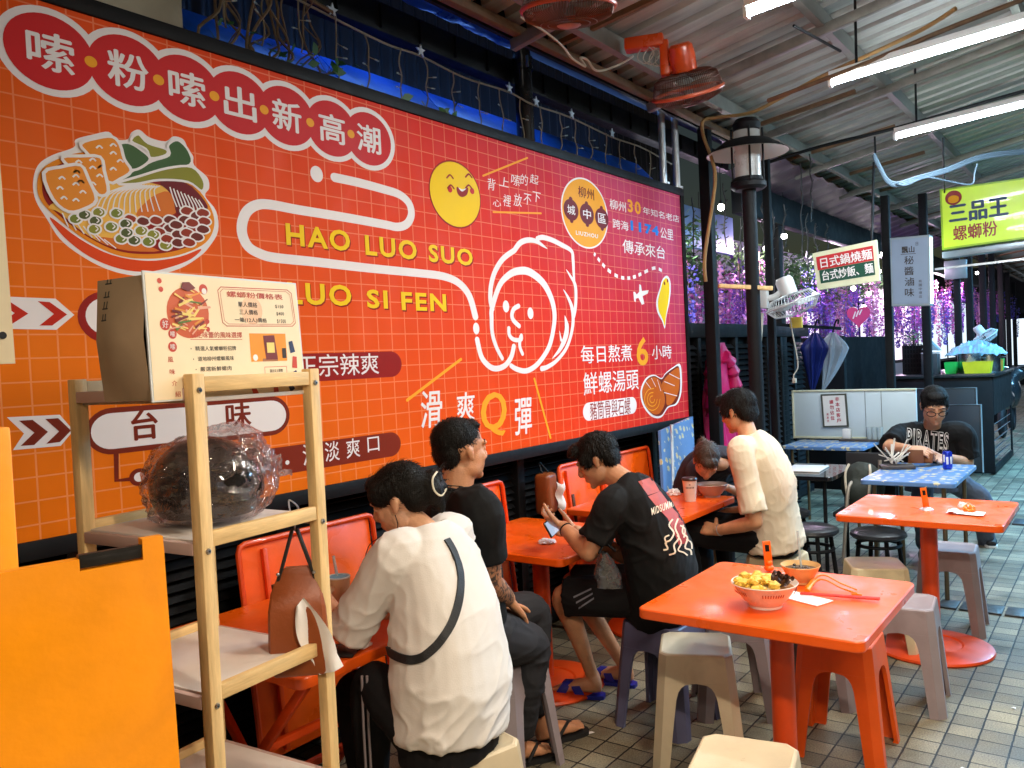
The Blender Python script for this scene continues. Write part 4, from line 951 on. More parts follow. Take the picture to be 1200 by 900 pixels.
mb = MB(mat('dark_rail', (.03, .027, .025), .35, .6, bump=.1)); mb.beam(n1 - sh * .75 - nrm * .012, n2 - sh * .75 - nrm * .012, .016, .022, .002); mb.beam(n1 - sh * .45 - nrm * .006, n2 - sh * .45 - nrm * .006, .005, .006); mb.obj('rail', yr)
mb = MB(M_yel); c2 = Be - nrm * .035 + dxy * .012; mb.prism([low(c2), c2 - sh * .9, c2 - sh * .9 - dxy * .3, low(c2) - dxy * .3], -nrm * .02); mb.obj('back_panel', yr)
P_ = aty(6, 500, 1.52)
mb = MB(M_yel); mb.span((P_.x - .06, 1.50, 0), (aty(14, 520, 1.5).x, 1.545, P_.z), .004)
mb.obj('yellow_post', label='yellow wooden post standing behind the yellow cabinet at the picture edge', cat='post', loc=(P_.x - .02, 1.52, 0))
mb = MB(M_cream); e1 = aty(18, 426, 2.2); mb.prism([Vector((e1.x - .5, 2.2, e1.z - .0)), Vector((e1.x, 2.2, e1.z)), Vector((e1.x - .02, 2.2, 3.3)), Vector((e1.x - .5, 2.2, 3.3))], (0, .02, 0))
hb = mb.obj('cream_board', label='cream painted board with a screw hole hanging at the picture edge', cat='board', loc=(e1.x - .1, 2.2, e1.z))
mb = MB(M_blackm); q = aty(3, 393, 2.198); mb.lathe([(0, 0), (.009, 0), (.009, .002), (0, .002)], Matrix.Translation(q) @ Matrix.Rotation(R_(90), 4, 'X'), 14)
o = mb.mesh('screw_hole'); o2 = bpy.data.objects.new('screw_hole', o); COL.objects.link(o2); o2.parent = hb; o2.matrix_parent_inverse = Matrix.Translation(-hb.location)
# ================================================================ people
from mathutils.bvhtree import BVHTree
def remesh(mb, vox, smooth_it=4, fac=.5):
    me = bpy.data.meshes.new('tmp'); mb.bm.to_mesh(me); mb.bm.free()
    o = bpy.data.objects.new('tmp', me); COL.objects.link(o)
    m = o.modifiers.new('r', 'REMESH'); m.mode = 'VOXEL'; m.voxel_size = vox
    if smooth_it:
        s_ = o.modifiers.new('s', 'SMOOTH'); s_.factor = fac; s_.iterations = smooth_it
    dg = bpy.context.evaluated_depsgraph_get(); dg.update()
    r = bpy.data.meshes.new_from_object(o.evaluated_get(dg)); bpy.data.objects.remove(o); bpy.data.meshes.remove(me)
    return r
def displace(me, fn):
    nn = [v.normal.copy() for v in me.vertices]
    for v, n in zip(me.vertices, nn): v.co = v.co + n * fn(v.co, n)
    me.update()
def folds(amp, along, f1=5, f2=16, seed=0, dents=()):
    along = Vector(along).normalized()
    def fn(p, n):
        a = p.dot(along); q = p - along * a + along * (a * .22) + noise.noise_vector(p * 3) * .05
        s1 = 1 - abs(noise.noise(q * f1 + Vector((seed, 0, 0)))) * 2; s2 = 1 - abs(noise.noise(q * f2 + Vector((0, seed, 0)))) * 2
        k = max(0, noise.noise(p * 4 + Vector((0, 0, seed))) + .35)
        s3 = (1 - abs(noise.noise(q * 9 + Vector((seed, seed, 0))))) ** 5
        s4 = (1 - abs(noise.noise(q * 15 + Vector((seed, 2, seed))))) ** 7
        return amp * (.35 * s1 * abs(s1) + .25 * s2 * abs(s2) * k + 1.5 * (s3 - .3) * k + .7 * (s4 - .25) * (.3 + k))
    return fn
def frame_of(f, up=(0, 0, 1)):
    f = Vector(f).normalized(); l = Vector(up).cross(f).normalized(); u = f.cross(l)
    return l, f, u          # left, forward, up
def ring(c, l, f, w, d, n=28, ex=2.3):
    P = []
    for k in range(n):
        a = 2 * math.pi * k / n; x = math.cos(a); y = math.sin(a); e = 2 / ex
        P.append(c + l * (w * math.copysign(abs(x) ** e, x)) + f * (d * math.copysign(abs(y) ** e, y)))
    return P
def taper(mb, pts, rs, n=6, seg=16, ball=True, cut=False):
    """smooth tapering limb through the joints"""
    P = cr(pts, n); R = []
    for i in range(len(pts) - 1):
        for k in range(n): R.append(rs[i] + (rs[i + 1] - rs[i]) * k / n)
    R.append(rs[-1]); mb.tube(P, R, seg)
    if ball:
        mb.ball(P[0], R[0] * .98, None, 2)
        if not cut: mb.ball(P[-1], R[-1] * .98, None, 2)
def hand(mb, wrist, d, back, thumb, curl=.5, size=1.0, spread=.10, flex=None):
    """palm and five bent fingers; d: direction of the hand, back: out of the back of the hand, thumb: side of the thumb"""
    d = Vector(d).normalized(); back = Vector(back); back = (back - d * back.dot(d)).normalized(); s = back.cross(d)
    if s.dot(Vector(thumb)) < 0: s = -s
    w = Vector(wrist); S = size
    rings = []
    for t, hw, th in ((-.02, .024, .019), (.015, .030, .018), (.05, .039, .0155), (.085, .041, .013), (.098, .039, .011)):
        rings.append(ring(w + d * t * S, s, back, hw * S, th * S, 16, 2.6))
    mb.loft(rings)
    for i, (off, L, r) in enumerate(((.030, .072, .0088), (.0105, .080, .0090), (-.0095, .075, .0086), (-.028, .060, .0078))):
        c = curl * (.85 + .1 * i) if flex is None else flex[i]
        p = w + d * .088 * S + s * off * S; dirn = (d + s * off * spread * 30 * .1).normalized(); P = [p - dirn * .02 * S, p]; a = 0
        for seg_, fr in ((.46, .55), (.30, 1.0), (.24, .8)):
            a += c * fr; v = dirn * math.cos(a) - back * math.sin(a); p = p + v * L * S * seg_; P.append(p)
        mb.tube(P, [r * S * 1.05, r * S * 1.08, r * S, r * S * .92, r * S * .72], 10); mb.ball(P[-1], r * S * .74, None, 2)
    p = w + d * .022 * S + s * .026 * S; v = (s * .75 + d * .6 - back * .25).normalized(); P = [p - v * .015, p]
    for L, turn in ((.04, .0), (.032, .25), (.026, .3)):
        v = (v + d * turn - back * turn * (.3 + curl)).normalized(); p = p + v * L * S; P.append(p)
    mb.tube(P, [.014 * S, .0135 * S, .0108 * S, .0098 * S, .0075 * S], 10); mb.ball(P[-1], .0078 * S, None, 2)
def skin_mat(name, rgb): return mat(name, srgb(*rgb), .46, var=.16, scale=22, bump=.2, bscale=210, sss=.08, rv=.05)
def cloth(name, rgb, rough=.85, var=.06): return mat(name, srgb(*rgb), rough, var=var, scale=6, bump=.10, bscale=260, spec=.25)
M_hair = mat('black_hair', (.007, .006, .005), .55, var=.5, scale=60, aniso=(1, 1, .25), bump=.6, bscale=220, spec=.22)
M_hairb = mat('brown_hair', (.055, .030, .016), .42, var=.5, scale=60, aniso=(1, 1, .25), bump=.5, bscale=220, spec=.4)
def head_parts(mb, c, l, f, u, S=1.0, fem=False):
    H = lambda x, y, z: c + (l * x + f * y + u * z) * S
    Rm = Matrix((l, f, u)).transposed()
    B = lambda p, r, sub=3: mb.ball(H(*p), [k * S for k in r], Rm, sub)
    B((0, -.014, .032), (.076, .094, .083)); B((0, .017, -.028), (.064, .068, .083)); B((0, .022, -.066), (.054, .054, .040)); B((0, .062, -.094), (.021, .018, .016), 2)
    for s in (-1, 1):
        B((s * .029, .074, .024), (.026, .014, .009), 2); B((s * .036, .052, -.024), (.022, .022, .028), 2); B((s * .046, .006, -.056), (.020, .040, .036), 2)
        B((s * .031, .072, .002), (.0135, .012, .0105), 2)                    # lowered lids
        B((s * .0775, -.010, -.002), (.0075, .014, .026), 2); B((s * .0805, -.016, .007), (.006, .012, .017), 2); B((s * .0765, -.003, -.022), (.006, .007, .009), 2)
        B((s * .0115, .089, -.034), (.009, .010, .0075), 2)
    mb.tube([H(0, .078, .016), H(0, .088, -.008), H(0, .098, -.027)], [.0085 * S, .010 * S, .0115 * S], 10); B((0, .096, -.031), (.012, .010, .009), 2)
    B((0, .078, -.056), (.021, .010, .0055), 2); B((0, .077, -.0665), (.018, .010, .0065), 2)
    return H
def tufts(mb, me, n, L, w, dirfn, seed=1):
    rnd = random.Random(seed); vs = me.vertices
    t = bmesh.new()
    for _ in range(n):
        v = vs[rnd.randrange(len(vs))]; d = dirfn(v.co, v.normal)
        if d is None: continue
        d = (d + Vector((rnd.uniform(-.35, .35), rnd.uniform(-.35, .35), rnd.uniform(-.35, .35)))).normalized()
        s = d.cross(v.normal); 
        if s.length < 1e-4: continue
        s.normalize(); ll = L * rnd.uniform(.5, 1.2); p = v.co - v.normal * .002
        a = t.verts.new(p - s * w); b = t.verts.new(p + s * w); c = t.verts.new(p + d * ll * .6 + v.normal * .006 + s * w * .6); e = t.verts.new(p + d * ll * .6 + v.normal * .006 - s * w * .6); g = t.verts.new(p + d * ll + v.normal * .004)
        t.faces.new((a, b, c, e)); t.faces.new((e, c, g))
    mb.merge(t)
def hair(parent, name, H, l, f, u, S, balls, m, extra=None, amp=.0035, tl=.03, ntuft=700, down=.5, pull=None):
    mb = MB(); Rm = Matrix((l, f, u)).transposed()
    for p, r in balls: mb.ball(H(*p), [k * S for k in r], Rm, 3)
    if extra: extra(mb)
    me = remesh(mb, .0055, 3)
    crown = H(0, -.045, .10)
    def strand(p, n):
        d = (p - crown); ang = math.atan2(d.dot(l), d.dot(f)); r = d.length
        return amp * (noise.noise(Vector((math.cos(ang) * 9, math.sin(ang) * 9, r * 7))) + .8 * noise.noise(Vector((math.cos(ang) * 24, math.sin(ang) * 24, r * 12))))
    displace(me, strand)
    mb = MB(m); t = bmesh.new(); t.from_mesh(me); mb.merge(t)
    def dirfn(p, n):
        d = (pull - p) if pull is not None else (p - crown); d = d - n * d.dot(n)
        if pull is not None: return (d.normalized() + n * .03) if d.length > .03 else None
        return (d.normalized() - u * down * .3 + n * .12) if d.length > .01 else None
    tufts(mb, me, ntuft * 3, tl * S, .0013 * S, dirfn)
    bpy.data.meshes.remove(me)
    return mb.obj(name, parent, ang=60)
def body_obj(parent, mb_body, mbs_hands, m, name='body'):
    out = MB(m); me = remesh(mb_body, .0048, 5, .5); t = bmesh.new(); t.from_mesh(me); out.merge(t); bpy.data.meshes.remove(me)
    for h in mbs_hands:
        me = remesh(h, .0026, 2, .5); t = bmesh.new(); t.from_mesh(me); out.merge(t); bpy.data.meshes.remove(me)
    return out.obj(name, parent, ang=80)
def garment(parent, name, mb, m, vox=.0065, amp=.008, along=(0, 0, 1), it=3, seed=0, f1=5, f2=15, label=None, after=None):
    me = remesh(mb, vox, it, .5); displace(me, folds(amp, along, f1, f2, seed))
    if after: displace(me, after)
    out = MB(m); t = bmesh.new(); t.from_mesh(me); bvh = BVHTree.FromBMesh(t); out.merge(t); bpy.data.meshes.remove(me)
    o = out.obj(name, parent, label, ang=80); return o, bvh
def collar(root, neck, l, ff, m, w=.064, d=.060, dz=.012, tilt=.25):
    mb = MB(m); pts = [p + Vector((0, 0, -(p - neck).dot(ff) * tilt)) for p in ring(neck + Vector((0, 0, dz)), l, ff, w, d, 36, 2)]; mb.tube(pts, .0065, 8, closed=True); mb.obj('collar', root)
def print_on(mb, bvh, src, lift=.0015, cuts=.012, nrm=None):
    """lay a flat print (a builder holding flat shapes) onto cloth along -nrm"""
    bm = src.bm
    for _ in range(3):
        es = [e for e in bm.edges if e.calc_length() > cuts]
        if not es: break
        bmesh.ops.subdivide_edges(bm, edges=es, cuts=1, use_grid_fill=False)
        bmesh.ops.triangulate(bm, faces=[f for f in bm.faces if len(f.verts) > 4])
    dead = []
    for v in bm.verts:
        n_ = (CAMP - v.co).normalized(); h = bvh.ray_cast(v.co + n_ * .5, -n_, 1.6)
        if h[0] is None: dead.append(v)
        else: v.co = h[0] + n_ * (lift + .002 * max([f.material_index for f in v.link_faces] or [0]))
    bmesh.ops.delete(bm, geom=dead, context='VERTS')
    idx = {i: m for i, m in enumerate(src.ms)}
    me = bpy.data.meshes.new('tmp'); bm.to_mesh(me)
    base = len(mb.ms)
    for m in src.ms: mb.use(m)
    remap = [mb.ms.index(m) for m in src.ms]
    for p in me.polygons: p.material_index = remap[p.material_index]
    mb.bm.from_mesh(me); bpy.data.meshes.remove(me); bm.free()
def torso(mb, pts, sz, l, grow=0, n=28, ex=2.4):
    """pts: spine points, sz: (half width, half depth) per point; each ring stands across the spine"""
    P = cr(pts, 5); m = len(pts); rings = []
    for i, p in enumerate(P):
        t = i / 5; k = min(int(t), m - 2); g = t - k
        w = sz[k][0] * (1 - g) + sz[k + 1][0] * g; d = sz[k][1] * (1 - g) + sz[k + 1][1] * g
        a = P[max(i - 1, 0)]; b = P[min(i + 1, len(P) - 1)]; ax = (b - a).normalized(); ff = l.cross(ax).normalized(); ll = ax.cross(ff).normalized()
        if ll.dot(l) < 0: ll = -ll
        rings.append(ring(p, ll, ff, w + grow, d + grow, n, ex))
    mb.loft(rings)
def foot(mb, heel, toe, ankle, S=1.0):
    d = (Vector(toe) - Vector(heel)); L = d.length; d.normalize(); s = Vector((0, 0, 1)).cross(d); h = Vector(heel)
    rings = [ring(h + d * t * L + Vector((0, 0, z)), s, Vector((0, 0, 1)), w * S, hh * S, 14, 2.4) for t, z, w, hh in ((.0, .030, .020, .022), (.1, .034, .030, .030), (.35, .036, .032, .034), (.62, .028, .040, .025), (.78, .022, .043, .018))]
    mb.loft(rings)
    for i, (o, ln, r) in enumerate(((.028, .26, .012), (.010, .25, .0095), (-.006, .23, .009), (-.020, .20, .0085), (-.032, .17, .008))):
        p = h + d * .74 * L + s * o + Vector((0, 0, .017)); mb.tube([p - d * .02, p, p + d * ln * L * .6 + Vector((0, 0, .002)), p + d * ln * L * 1.0 - Vector((0, 0, .003))], [r, r, r * .95, r * .8], 8); mb.ball(p + d * ln * L - Vector((0, 0, .003)), r * .85, None, 2)
    taper(mb, [ankle, h + d * .12 * L + Vector((0, 0, .04))], [.036, .032])
def sole(parent, heel, toe, m, name='sandal_sole', th=.018, w=1.0, z0=0.0):
    d = (Vector(toe) - Vector(heel)); L = d.length; d.normalize(); s = Vector((0, 0, 1)).cross(d); h = Vector(heel); h.z = z0
    P = [(-.06, 0), (-.04, .026), (.1, .034), (.4, .034), (.68, .046), (.9, .046), (1.03, .034), (1.08, 0), (1.03, -.034), (.9, -.046), (.68, -.044), (.4, -.034), (.1, -.034), (-.04, -.026)]
    pts = cr([h + d * t * L + s * y * w for t, y in P], 4, True)
    mb = MB(m); mb.prism(pts, (0, 0, th)); return mb.obj(name, parent)

W_ = dep
def seated(lbl, f, pelvis, spine, neck, head, hf, S=1.0, sk=(198, 146, 112), shirt=None, sz=None, loc=None, fem=False):
    """common start of a figure: root, frames"""
    root = thing('person', lbl, 'person', (pelvis.x, pelvis.y, 0))
    l, ff, u = frame_of((f[0], f[1], 0))
    hl, hff, hu = frame_of(hf)
    return root, l, ff, hl, hff, hu

def legs(mb, hipL, kneeL, ankL, hipR, kneeR, ankR, g=0, upto=None, S=1.0):
    for a, k, n_ in ((hipL, kneeL, ankL), (hipR, kneeR, ankR)):
        m1 = a.lerp(k, .5); m2 = k.lerp(n_, .35)
        if upto: taper(mb, [a, m1, a.lerp(k, upto)], [.082 * S + g, .072 * S + g, .060 * S + g])
        else: taper(mb, [a, m1, k, m2, k.lerp(n_, .8), n_], [.082 * S + g, .070 * S + g, .054 * S + g, .052 * S + g, .037 * S + g, .034 * S + g])

# ---------------------------------------------------------------- woman in the white tee
def woman_white():
    pel = W_(525, 838, 2.56); neck = W_(500, 622, 2.66); head = W_(468, 588, 2.72); f = (-.12, .99)
    R, l, ff, hl, hf, hu = seated('woman in a white tee with a black shoulder strap and clipped up hair', f, pel, None, neck, head, (-.42, .86, -.30))
    low = pel.lerp(neck, .22) - ff * .03; mid = pel.lerp(neck, .55) - ff * .035; up_ = pel.lerp(neck, .84) - ff * .02
    sp = [pel - Vector((0, 0, .07)), low, mid, up_, neck + Vector((0, 0, .0))]
    sz = [(.180, .135), (.192, .150), (.178, .135), (.162, .105), (.07, .06)]
    shL = neck + l * .150 - Vector((0, 0, .055)) + ff * .01; shR = neck - l * .155 - Vector((0, 0, .055)) + ff * .01
    elL = W_(404, 742, 2.60); wrL = W_(380, 700, 2.78); elR = W_(500, 745, 2.92); wrR = W_(420, 715, 2.98)
    hipL = pel + l * .09 + ff * .05; hipR = pel - l * .09 + ff * .05
    knL = W_(436, 800, 2.62); anL = W_(438, 960, 2.72); knR = hipR + ff * .40 - Vector((0, 0, .03)); anR = knR - Vector((0, 0, .40)) - ff * .03
    mb = MB(); torso(mb, sp, [(a - .02, b_ - .02) for a, b_ in sz], l)
    taper(mb, [neck - hu * .02, head - hu * .07 - hf * .015], [.050, .048])
    H = head_parts(mb, head, hl, hf, hu, .98, True)
    for s_, e, w in ((shL, elL, wrL), (shR, elR, wrR)):
        taper(mb, [s_, s_.lerp(e, .5), e], [.047, .042, .036]); taper(mb, [e, e.lerp(w, .4), w], [.036, .035, .024])
    legs(mb, hipL, knL, anL, hipR, knR, anR, -.015)
    hl1 = MB(); hand(hl1, wrL, wrL - elL + Vector((0, .05, .02)), Vector((-.3, -.4, .5)), Vector((.5, .2, .6)), .75)
    hr1 = MB(); hand(hr1, wrR, wrR - elR, Vector((0, 0, 1)), l, .5)
    body_obj(R, mb, [hl1, hr1], skin_mat('skin_woman', (206, 154, 120)))
    mb = MB(); torso(mb, [pel - Vector((0, 0, .045)) - ff * .01] + sp[1:4] + [neck + Vector((0, 0, .012))], [(sz[0][0] + .012, sz[0][1] + .018), (sz[1][0] + .010, sz[1][1] + .012), (sz[2][0] + .008, sz[2][1] + .01), (sz[3][0] + .008, sz[3][1] + .008), (.078, .066)], l)
    for s_, e in ((shL, elL), (shR, elR)): taper(mb, [neck.lerp(s_, .5) - Vector((0, 0, .02)), s_, s_.lerp(e, .5), s_.lerp(e, .99)], [.075, .078, .070, .068], cut=True)
    M = cloth('white_cotton', (220, 214, 208))
    o, bvh = garment(R, 'tshirt', mb, M, amp=.0085, along=(.8, .3, .35), seed=3, f1=6, f2=14)
    collar(R, neck, l, ff, M, .070, .062, .014)
    # shoulder strap following the back
    mb = MB(mat('black_webbing', (.010, .011, .014), .6, bump=.2, bscale=200))
    pts = cr([W_(x, y, 2.3) for x, y in ((523, 632), (532, 648), (539, 672), (538, 700), (530, 728), (517, 750), (500, 767), (484, 773), (468, 770), (455, 762), (447, 748))], 6)
    hit = []
    for p in pts:
        d = (p - CAMP).normalized(); h = bvh.ray_cast(CAMP, d, 6)
        if h[0] is not None: hit.append((h[0], h[1], d))
    if len(hit) > 3:
        t = bmesh.new(); prev = None
        for i, (p, n, d) in enumerate(hit):
            a = hit[max(i - 1, 0)][0]; b2 = hit[min(i + 1, len(hit) - 1)][0]; tan = (b2 - a).normalized(); n = (n - tan * n.dot(tan)).normalized(); s2 = tan.cross(n)
            row = [t.verts.new(p + s2 * q + n * z) for q, z in ((-.0125, -.004), (-.0125, .006), (.0125, .006), (.0125, -.004))]
            if prev:
                for k in range(3): t.faces.new((prev[k], row[k], row[k + 1], prev[k + 1]))
            prev = row
        mb.merge(t)
    mb.obj('shoulder_strap', R)
    mb = MB(); torso(mb, [pel - Vector((0, 0, .105)), pel - Vector((0, 0, .04)), pel + Vector((0, 0, .06))], [(.170, .135), (.172, .132), (.15, .11)], l); legs(mb, hipL, knL, anL, hipR, knR, anR, .008)
    garment(R, 'trousers', mb, cloth('black_jersey', (20, 19, 21)), amp=.005, seed=8)
    mb = MB(MATS['stool_grey'])
    for x in (424, 430): mb.tube([W_(x, 792, 2.545), W_(x + 2, 850, 2.57), W_(x + 5, 905, 2.60)], .004, 6)
    mb.obj('trouser_stripes', R)
    def bun(mb):
        for p, r in (((.0, -.122, .0), (.044, .038, .052)), ((-.02, -.132, .035), (.034, .030, .034)), ((-.01, -.125, -.045), (.02, .02, .04)), ((-.035, -.135, .0), (.02, .03, .02))): mb.ball(H(*p), r, Matrix((hl, hf, hu)).transposed(), 2)
        for k in range(9):
            a = k * .7; mb.tube([H(-.01, -.12, .02), H(-.03 + .02 * math.cos(a), -.15, .03 + .03 * math.sin(a)), H(-.05 + .05 * math.cos(a), -.175 - .01 * (k % 3), .02 + .06 * math.sin(a))], [.006, .004, .0012], 5)
    hair(R, 'hair', H, hl, hf, hu, 1.0, [((0, -.020, .046), (.081, .098, .084)), ((0, -.058, .008), (.070, .052, .062)), ((.060, .030, .045), (.022, .046, .042)), ((-.060, .030, .045), (.022, .046, .042)), ((0, .050, .078), (.058, .042, .034))], M_hair, bun, amp=.0022, tl=.03, ntuft=900, pull=H(-.01, -.13, .01))
    mb = MB(mat('cream_clip', srgb(225, 215, 190), .3)); 
    mb.tube(cr([H(-.005, -.155, .052), H(.035, -.145, .035), H(.04, -.14, .0), H(.02, -.15, -.025), H(-.03, -.158, -.012)], 5), .0035, 6); mb.obj('hair_clip', R)
    mb = MB(M_black); e_ = H(.086, -.004, -.03); mb.tube(cr([e_, e_ - Vector((0, 0, .05)), W_(432, 640, 2.66), W_(425, 690, 2.68)], 5), .0016, 5); mb.obj('earphone_wire', R)
woman_white()

# ---------------------------------------------------------------- tattooed man
def man_tattoo():
    pel = W_(548, 742, 3.18); neck = W_(533, 578, 3.10); head = W_(541, 529, 3.12); f = (.93, -.36)
    R, l, ff, hl, hf, hu = seated('man in a black tee with a tattooed forearm, looking away towards the banner end', f, pel, None, neck, head, (.90, -.30, .06))
    low = pel.lerp(neck, .25) - ff * .01; mid = pel.lerp(neck, .55) - ff * .015; up_ = pel.lerp(neck, .84) - ff * .015
    sp = [pel - Vector((0, 0, .06)), low, mid, up_, neck]; sz = [(.165, .125), (.165, .135), (.170, .130), (.165, .105), (.075, .068)]
    shL = neck + l * .185 - Vector((0, 0, .05)); shR = neck - l * .185 - Vector((0, 0, .05))
    elR = W_(573, 684, 3.0); wrR = W_(595, 702, 3.17); elL = shL - Vector((0, 0, .27)) + ff * .02; wrL = elL + ff * .17 - l * .10 - Vector((0, 0, .15))
    hipL = pel + l * .09 + ff * .05; hipR = pel - l * .09 + ff * .05
    knR = W_(622, 757, 3.28); anR = W_(612, 852, 3.32); knL = hipL + ff * .34 + l * .06 + Vector((0, 0, -.03)); anL = knL - Vector((0, 0, .40))
    mb = MB(); torso(mb, sp, [(a - .02, b_ - .02) for a, b_ in sz], l); taper(mb, [neck - hu * .03, head - hu * .06 - hf * .02], [.064, .060]); H = head_parts(mb, head, hl, hf, hu, 1.04)
    for s_, e, w in ((shL, elL, wrL), (shR, elR, wrR)):
        taper(mb, [s_, s_.lerp(e, .5), e], [.058, .054, .045]); taper(mb, [e, e.lerp(w, .35), w], [.045, .046, .031])
    legs(mb, hipL, knL, anL, hipR, knR, anR, -.012)
    hR = atz(600, 893, .02); tR = atz(645, 880, .02); foot(mb, hR, tR, anR); hL = Vector((anL.x, anL.y, .02)); foot(mb, hL, hL + ff * .24, anL)
    h1 = MB(); hand(h1, wrR, W_(612, 722, 3.24) - wrR, Vector((.2, -.3, .9)), Vector((-.3, .9, .2)), .22, 1.05, .3)
    h2 = MB(); hand(h2, wrL, ff - Vector((0, 0, .2)), Vector((0, 0, 1)), -l, .3)
    body_obj(R, mb, [h1, h2], skin_mat('skin_tan', (200, 142, 104)))
    # inked forearm sleeve lies on the skin
    mk = mat('tattoo_skin', srgb(120, 88, 66), .5); N, L, b = nodes(mk)
    tc = N.new('ShaderNodeTexCoord'); vo = N.new('ShaderNodeTexNoise'); vo.inputs['Scale'].default_value = 34; vo.inputs['Distortion'].default_value = 2.2; vo.inputs['Detail'].default_value = 3; L.new(tc.outputs['Object'], vo.inputs[0])
    rp = N.new('ShaderNodeValToRGB'); L.new(vo.outputs[0], rp.inputs[0]); rp.color_ramp.elements[0].position = .42; rp.color_ramp.elements[0].color = (.05, .035, .03, 1); rp.color_ramp.elements[1].position = .56; rp.color_ramp.elements[1].color = (*srgb(176, 122, 88), 1); L.new(rp.outputs[0], b.inputs['Base Color'])
    mb = MB(); taper(mb, [shR.lerp(elR, .55), shR.lerp(elR, .8), elR], [.0555, .0515, .0462], 8); taper(mb, [elR, elR.lerp(wrR, .35), wrR.lerp(elR, .06)], [.0462, .0472, .0328], 8)
    me = remesh(mb, .005, 2); out = MB(mk); t = bmesh.new(); t.from_mesh(me); out.merge(t); out.obj('tattoo', R, ang=80)
    mb = MB(); torso(mb, [pel - Vector((0, 0, .05))] + sp[1:4] + [neck + Vector((0, 0, .01))], [(sz[0][0] + .014, sz[0][1] + .014), (sz[1][0] + .012, sz[1][1] + .012), (sz[2][0] + .01, sz[2][1] + .01), (sz[3][0] + .008, sz[3][1] + .008), (.086, .078)], l)
    for s_, e in ((shL, elL), (shR, elR)): taper(mb, [neck.lerp(s_, .5) - Vector((0, 0, .02)), s_, s_.lerp(e, .4), s_.lerp(e, .64)], [.082, .084, .076, .078], cut=True)
    M = cloth('black_cotton', (17, 17, 18)); garment(R, 'tshirt', mb, M, amp=.011, along=(0, .2, 1), seed=11); collar(R, neck, l, ff, M, .076, .070, .014)
    mb = MB(); torso(mb, [pel - Vector((0, 0, .10)), pel - Vector((0, 0, .04)), pel + Vector((0, 0, .07))], [(.175, .14), (.175, .14), (.16, .12)], l); legs(mb, hipL, knL, anL, hipR, knR, anR, .020)
    garment(R, 'jeans', mb, cloth('washed_black_denim', (44, 44, 48), .8, .2), amp=.007, along=ff, seed=21)
    MS = mat('black_rubber', (.012, .012, .013), .6)
    for n_, (h, t) in enumerate(((hR, tR), (hL, hL + ff * .24))):
        so = sole(R, h, t, MS, 'flip_flop'); d = (t - h).normalized(); s2 = Vector((0, 0, 1)).cross(d); L = (t - h).length
        mb = MB(MS); mid_ = h + d * .70 * L + Vector((0, 0, .045))
        for q in (-1, 1): mb.tube(cr([h + d * .32 * L + s2 * q * .038 + Vector((0, 0, .0)), h + d * .5 * L + s2 * q * .034 + Vector((0, 0, .045)), mid_, h + d * .78 * L + s2 * .012 + Vector((0, 0, .01))], 5), .0075, 8)
        mb.obj('strap', R)
    hair(R, 'hair', H, hl, hf, hu, 1.04, [((0, -.022, .050), (.079, .092, .076)), ((0, -.062, .005), (.069, .046, .058)), ((0, .036, .090), (.054, .034, .022))], M_hair, None, amp=.0012, tl=.011, ntuft=1500)
    mb = MB(M_hair)
    for s_ in (-1, 1): mb.tube([H(s_ * .016, .083, .027), H(s_ * .032, .081, .032), H(s_ * .05, .069, .027)], [.0022, .0032, .0015], 6)
    mb.obj('eyebrows', R)
    mb = MB(M_black); mb.tube(cr([neck + l * .06 + Vector((0, 0, .045)) - ff * .02, neck - ff * .065 + Vector((0, 0, .04)), neck - l * .06 + Vector((0, 0, .03)), neck - l * .045 + ff * .05 + Vector((0, 0, .0))], 6), .0022, 6); mb.obj('necklace', R)
man_tattoo()

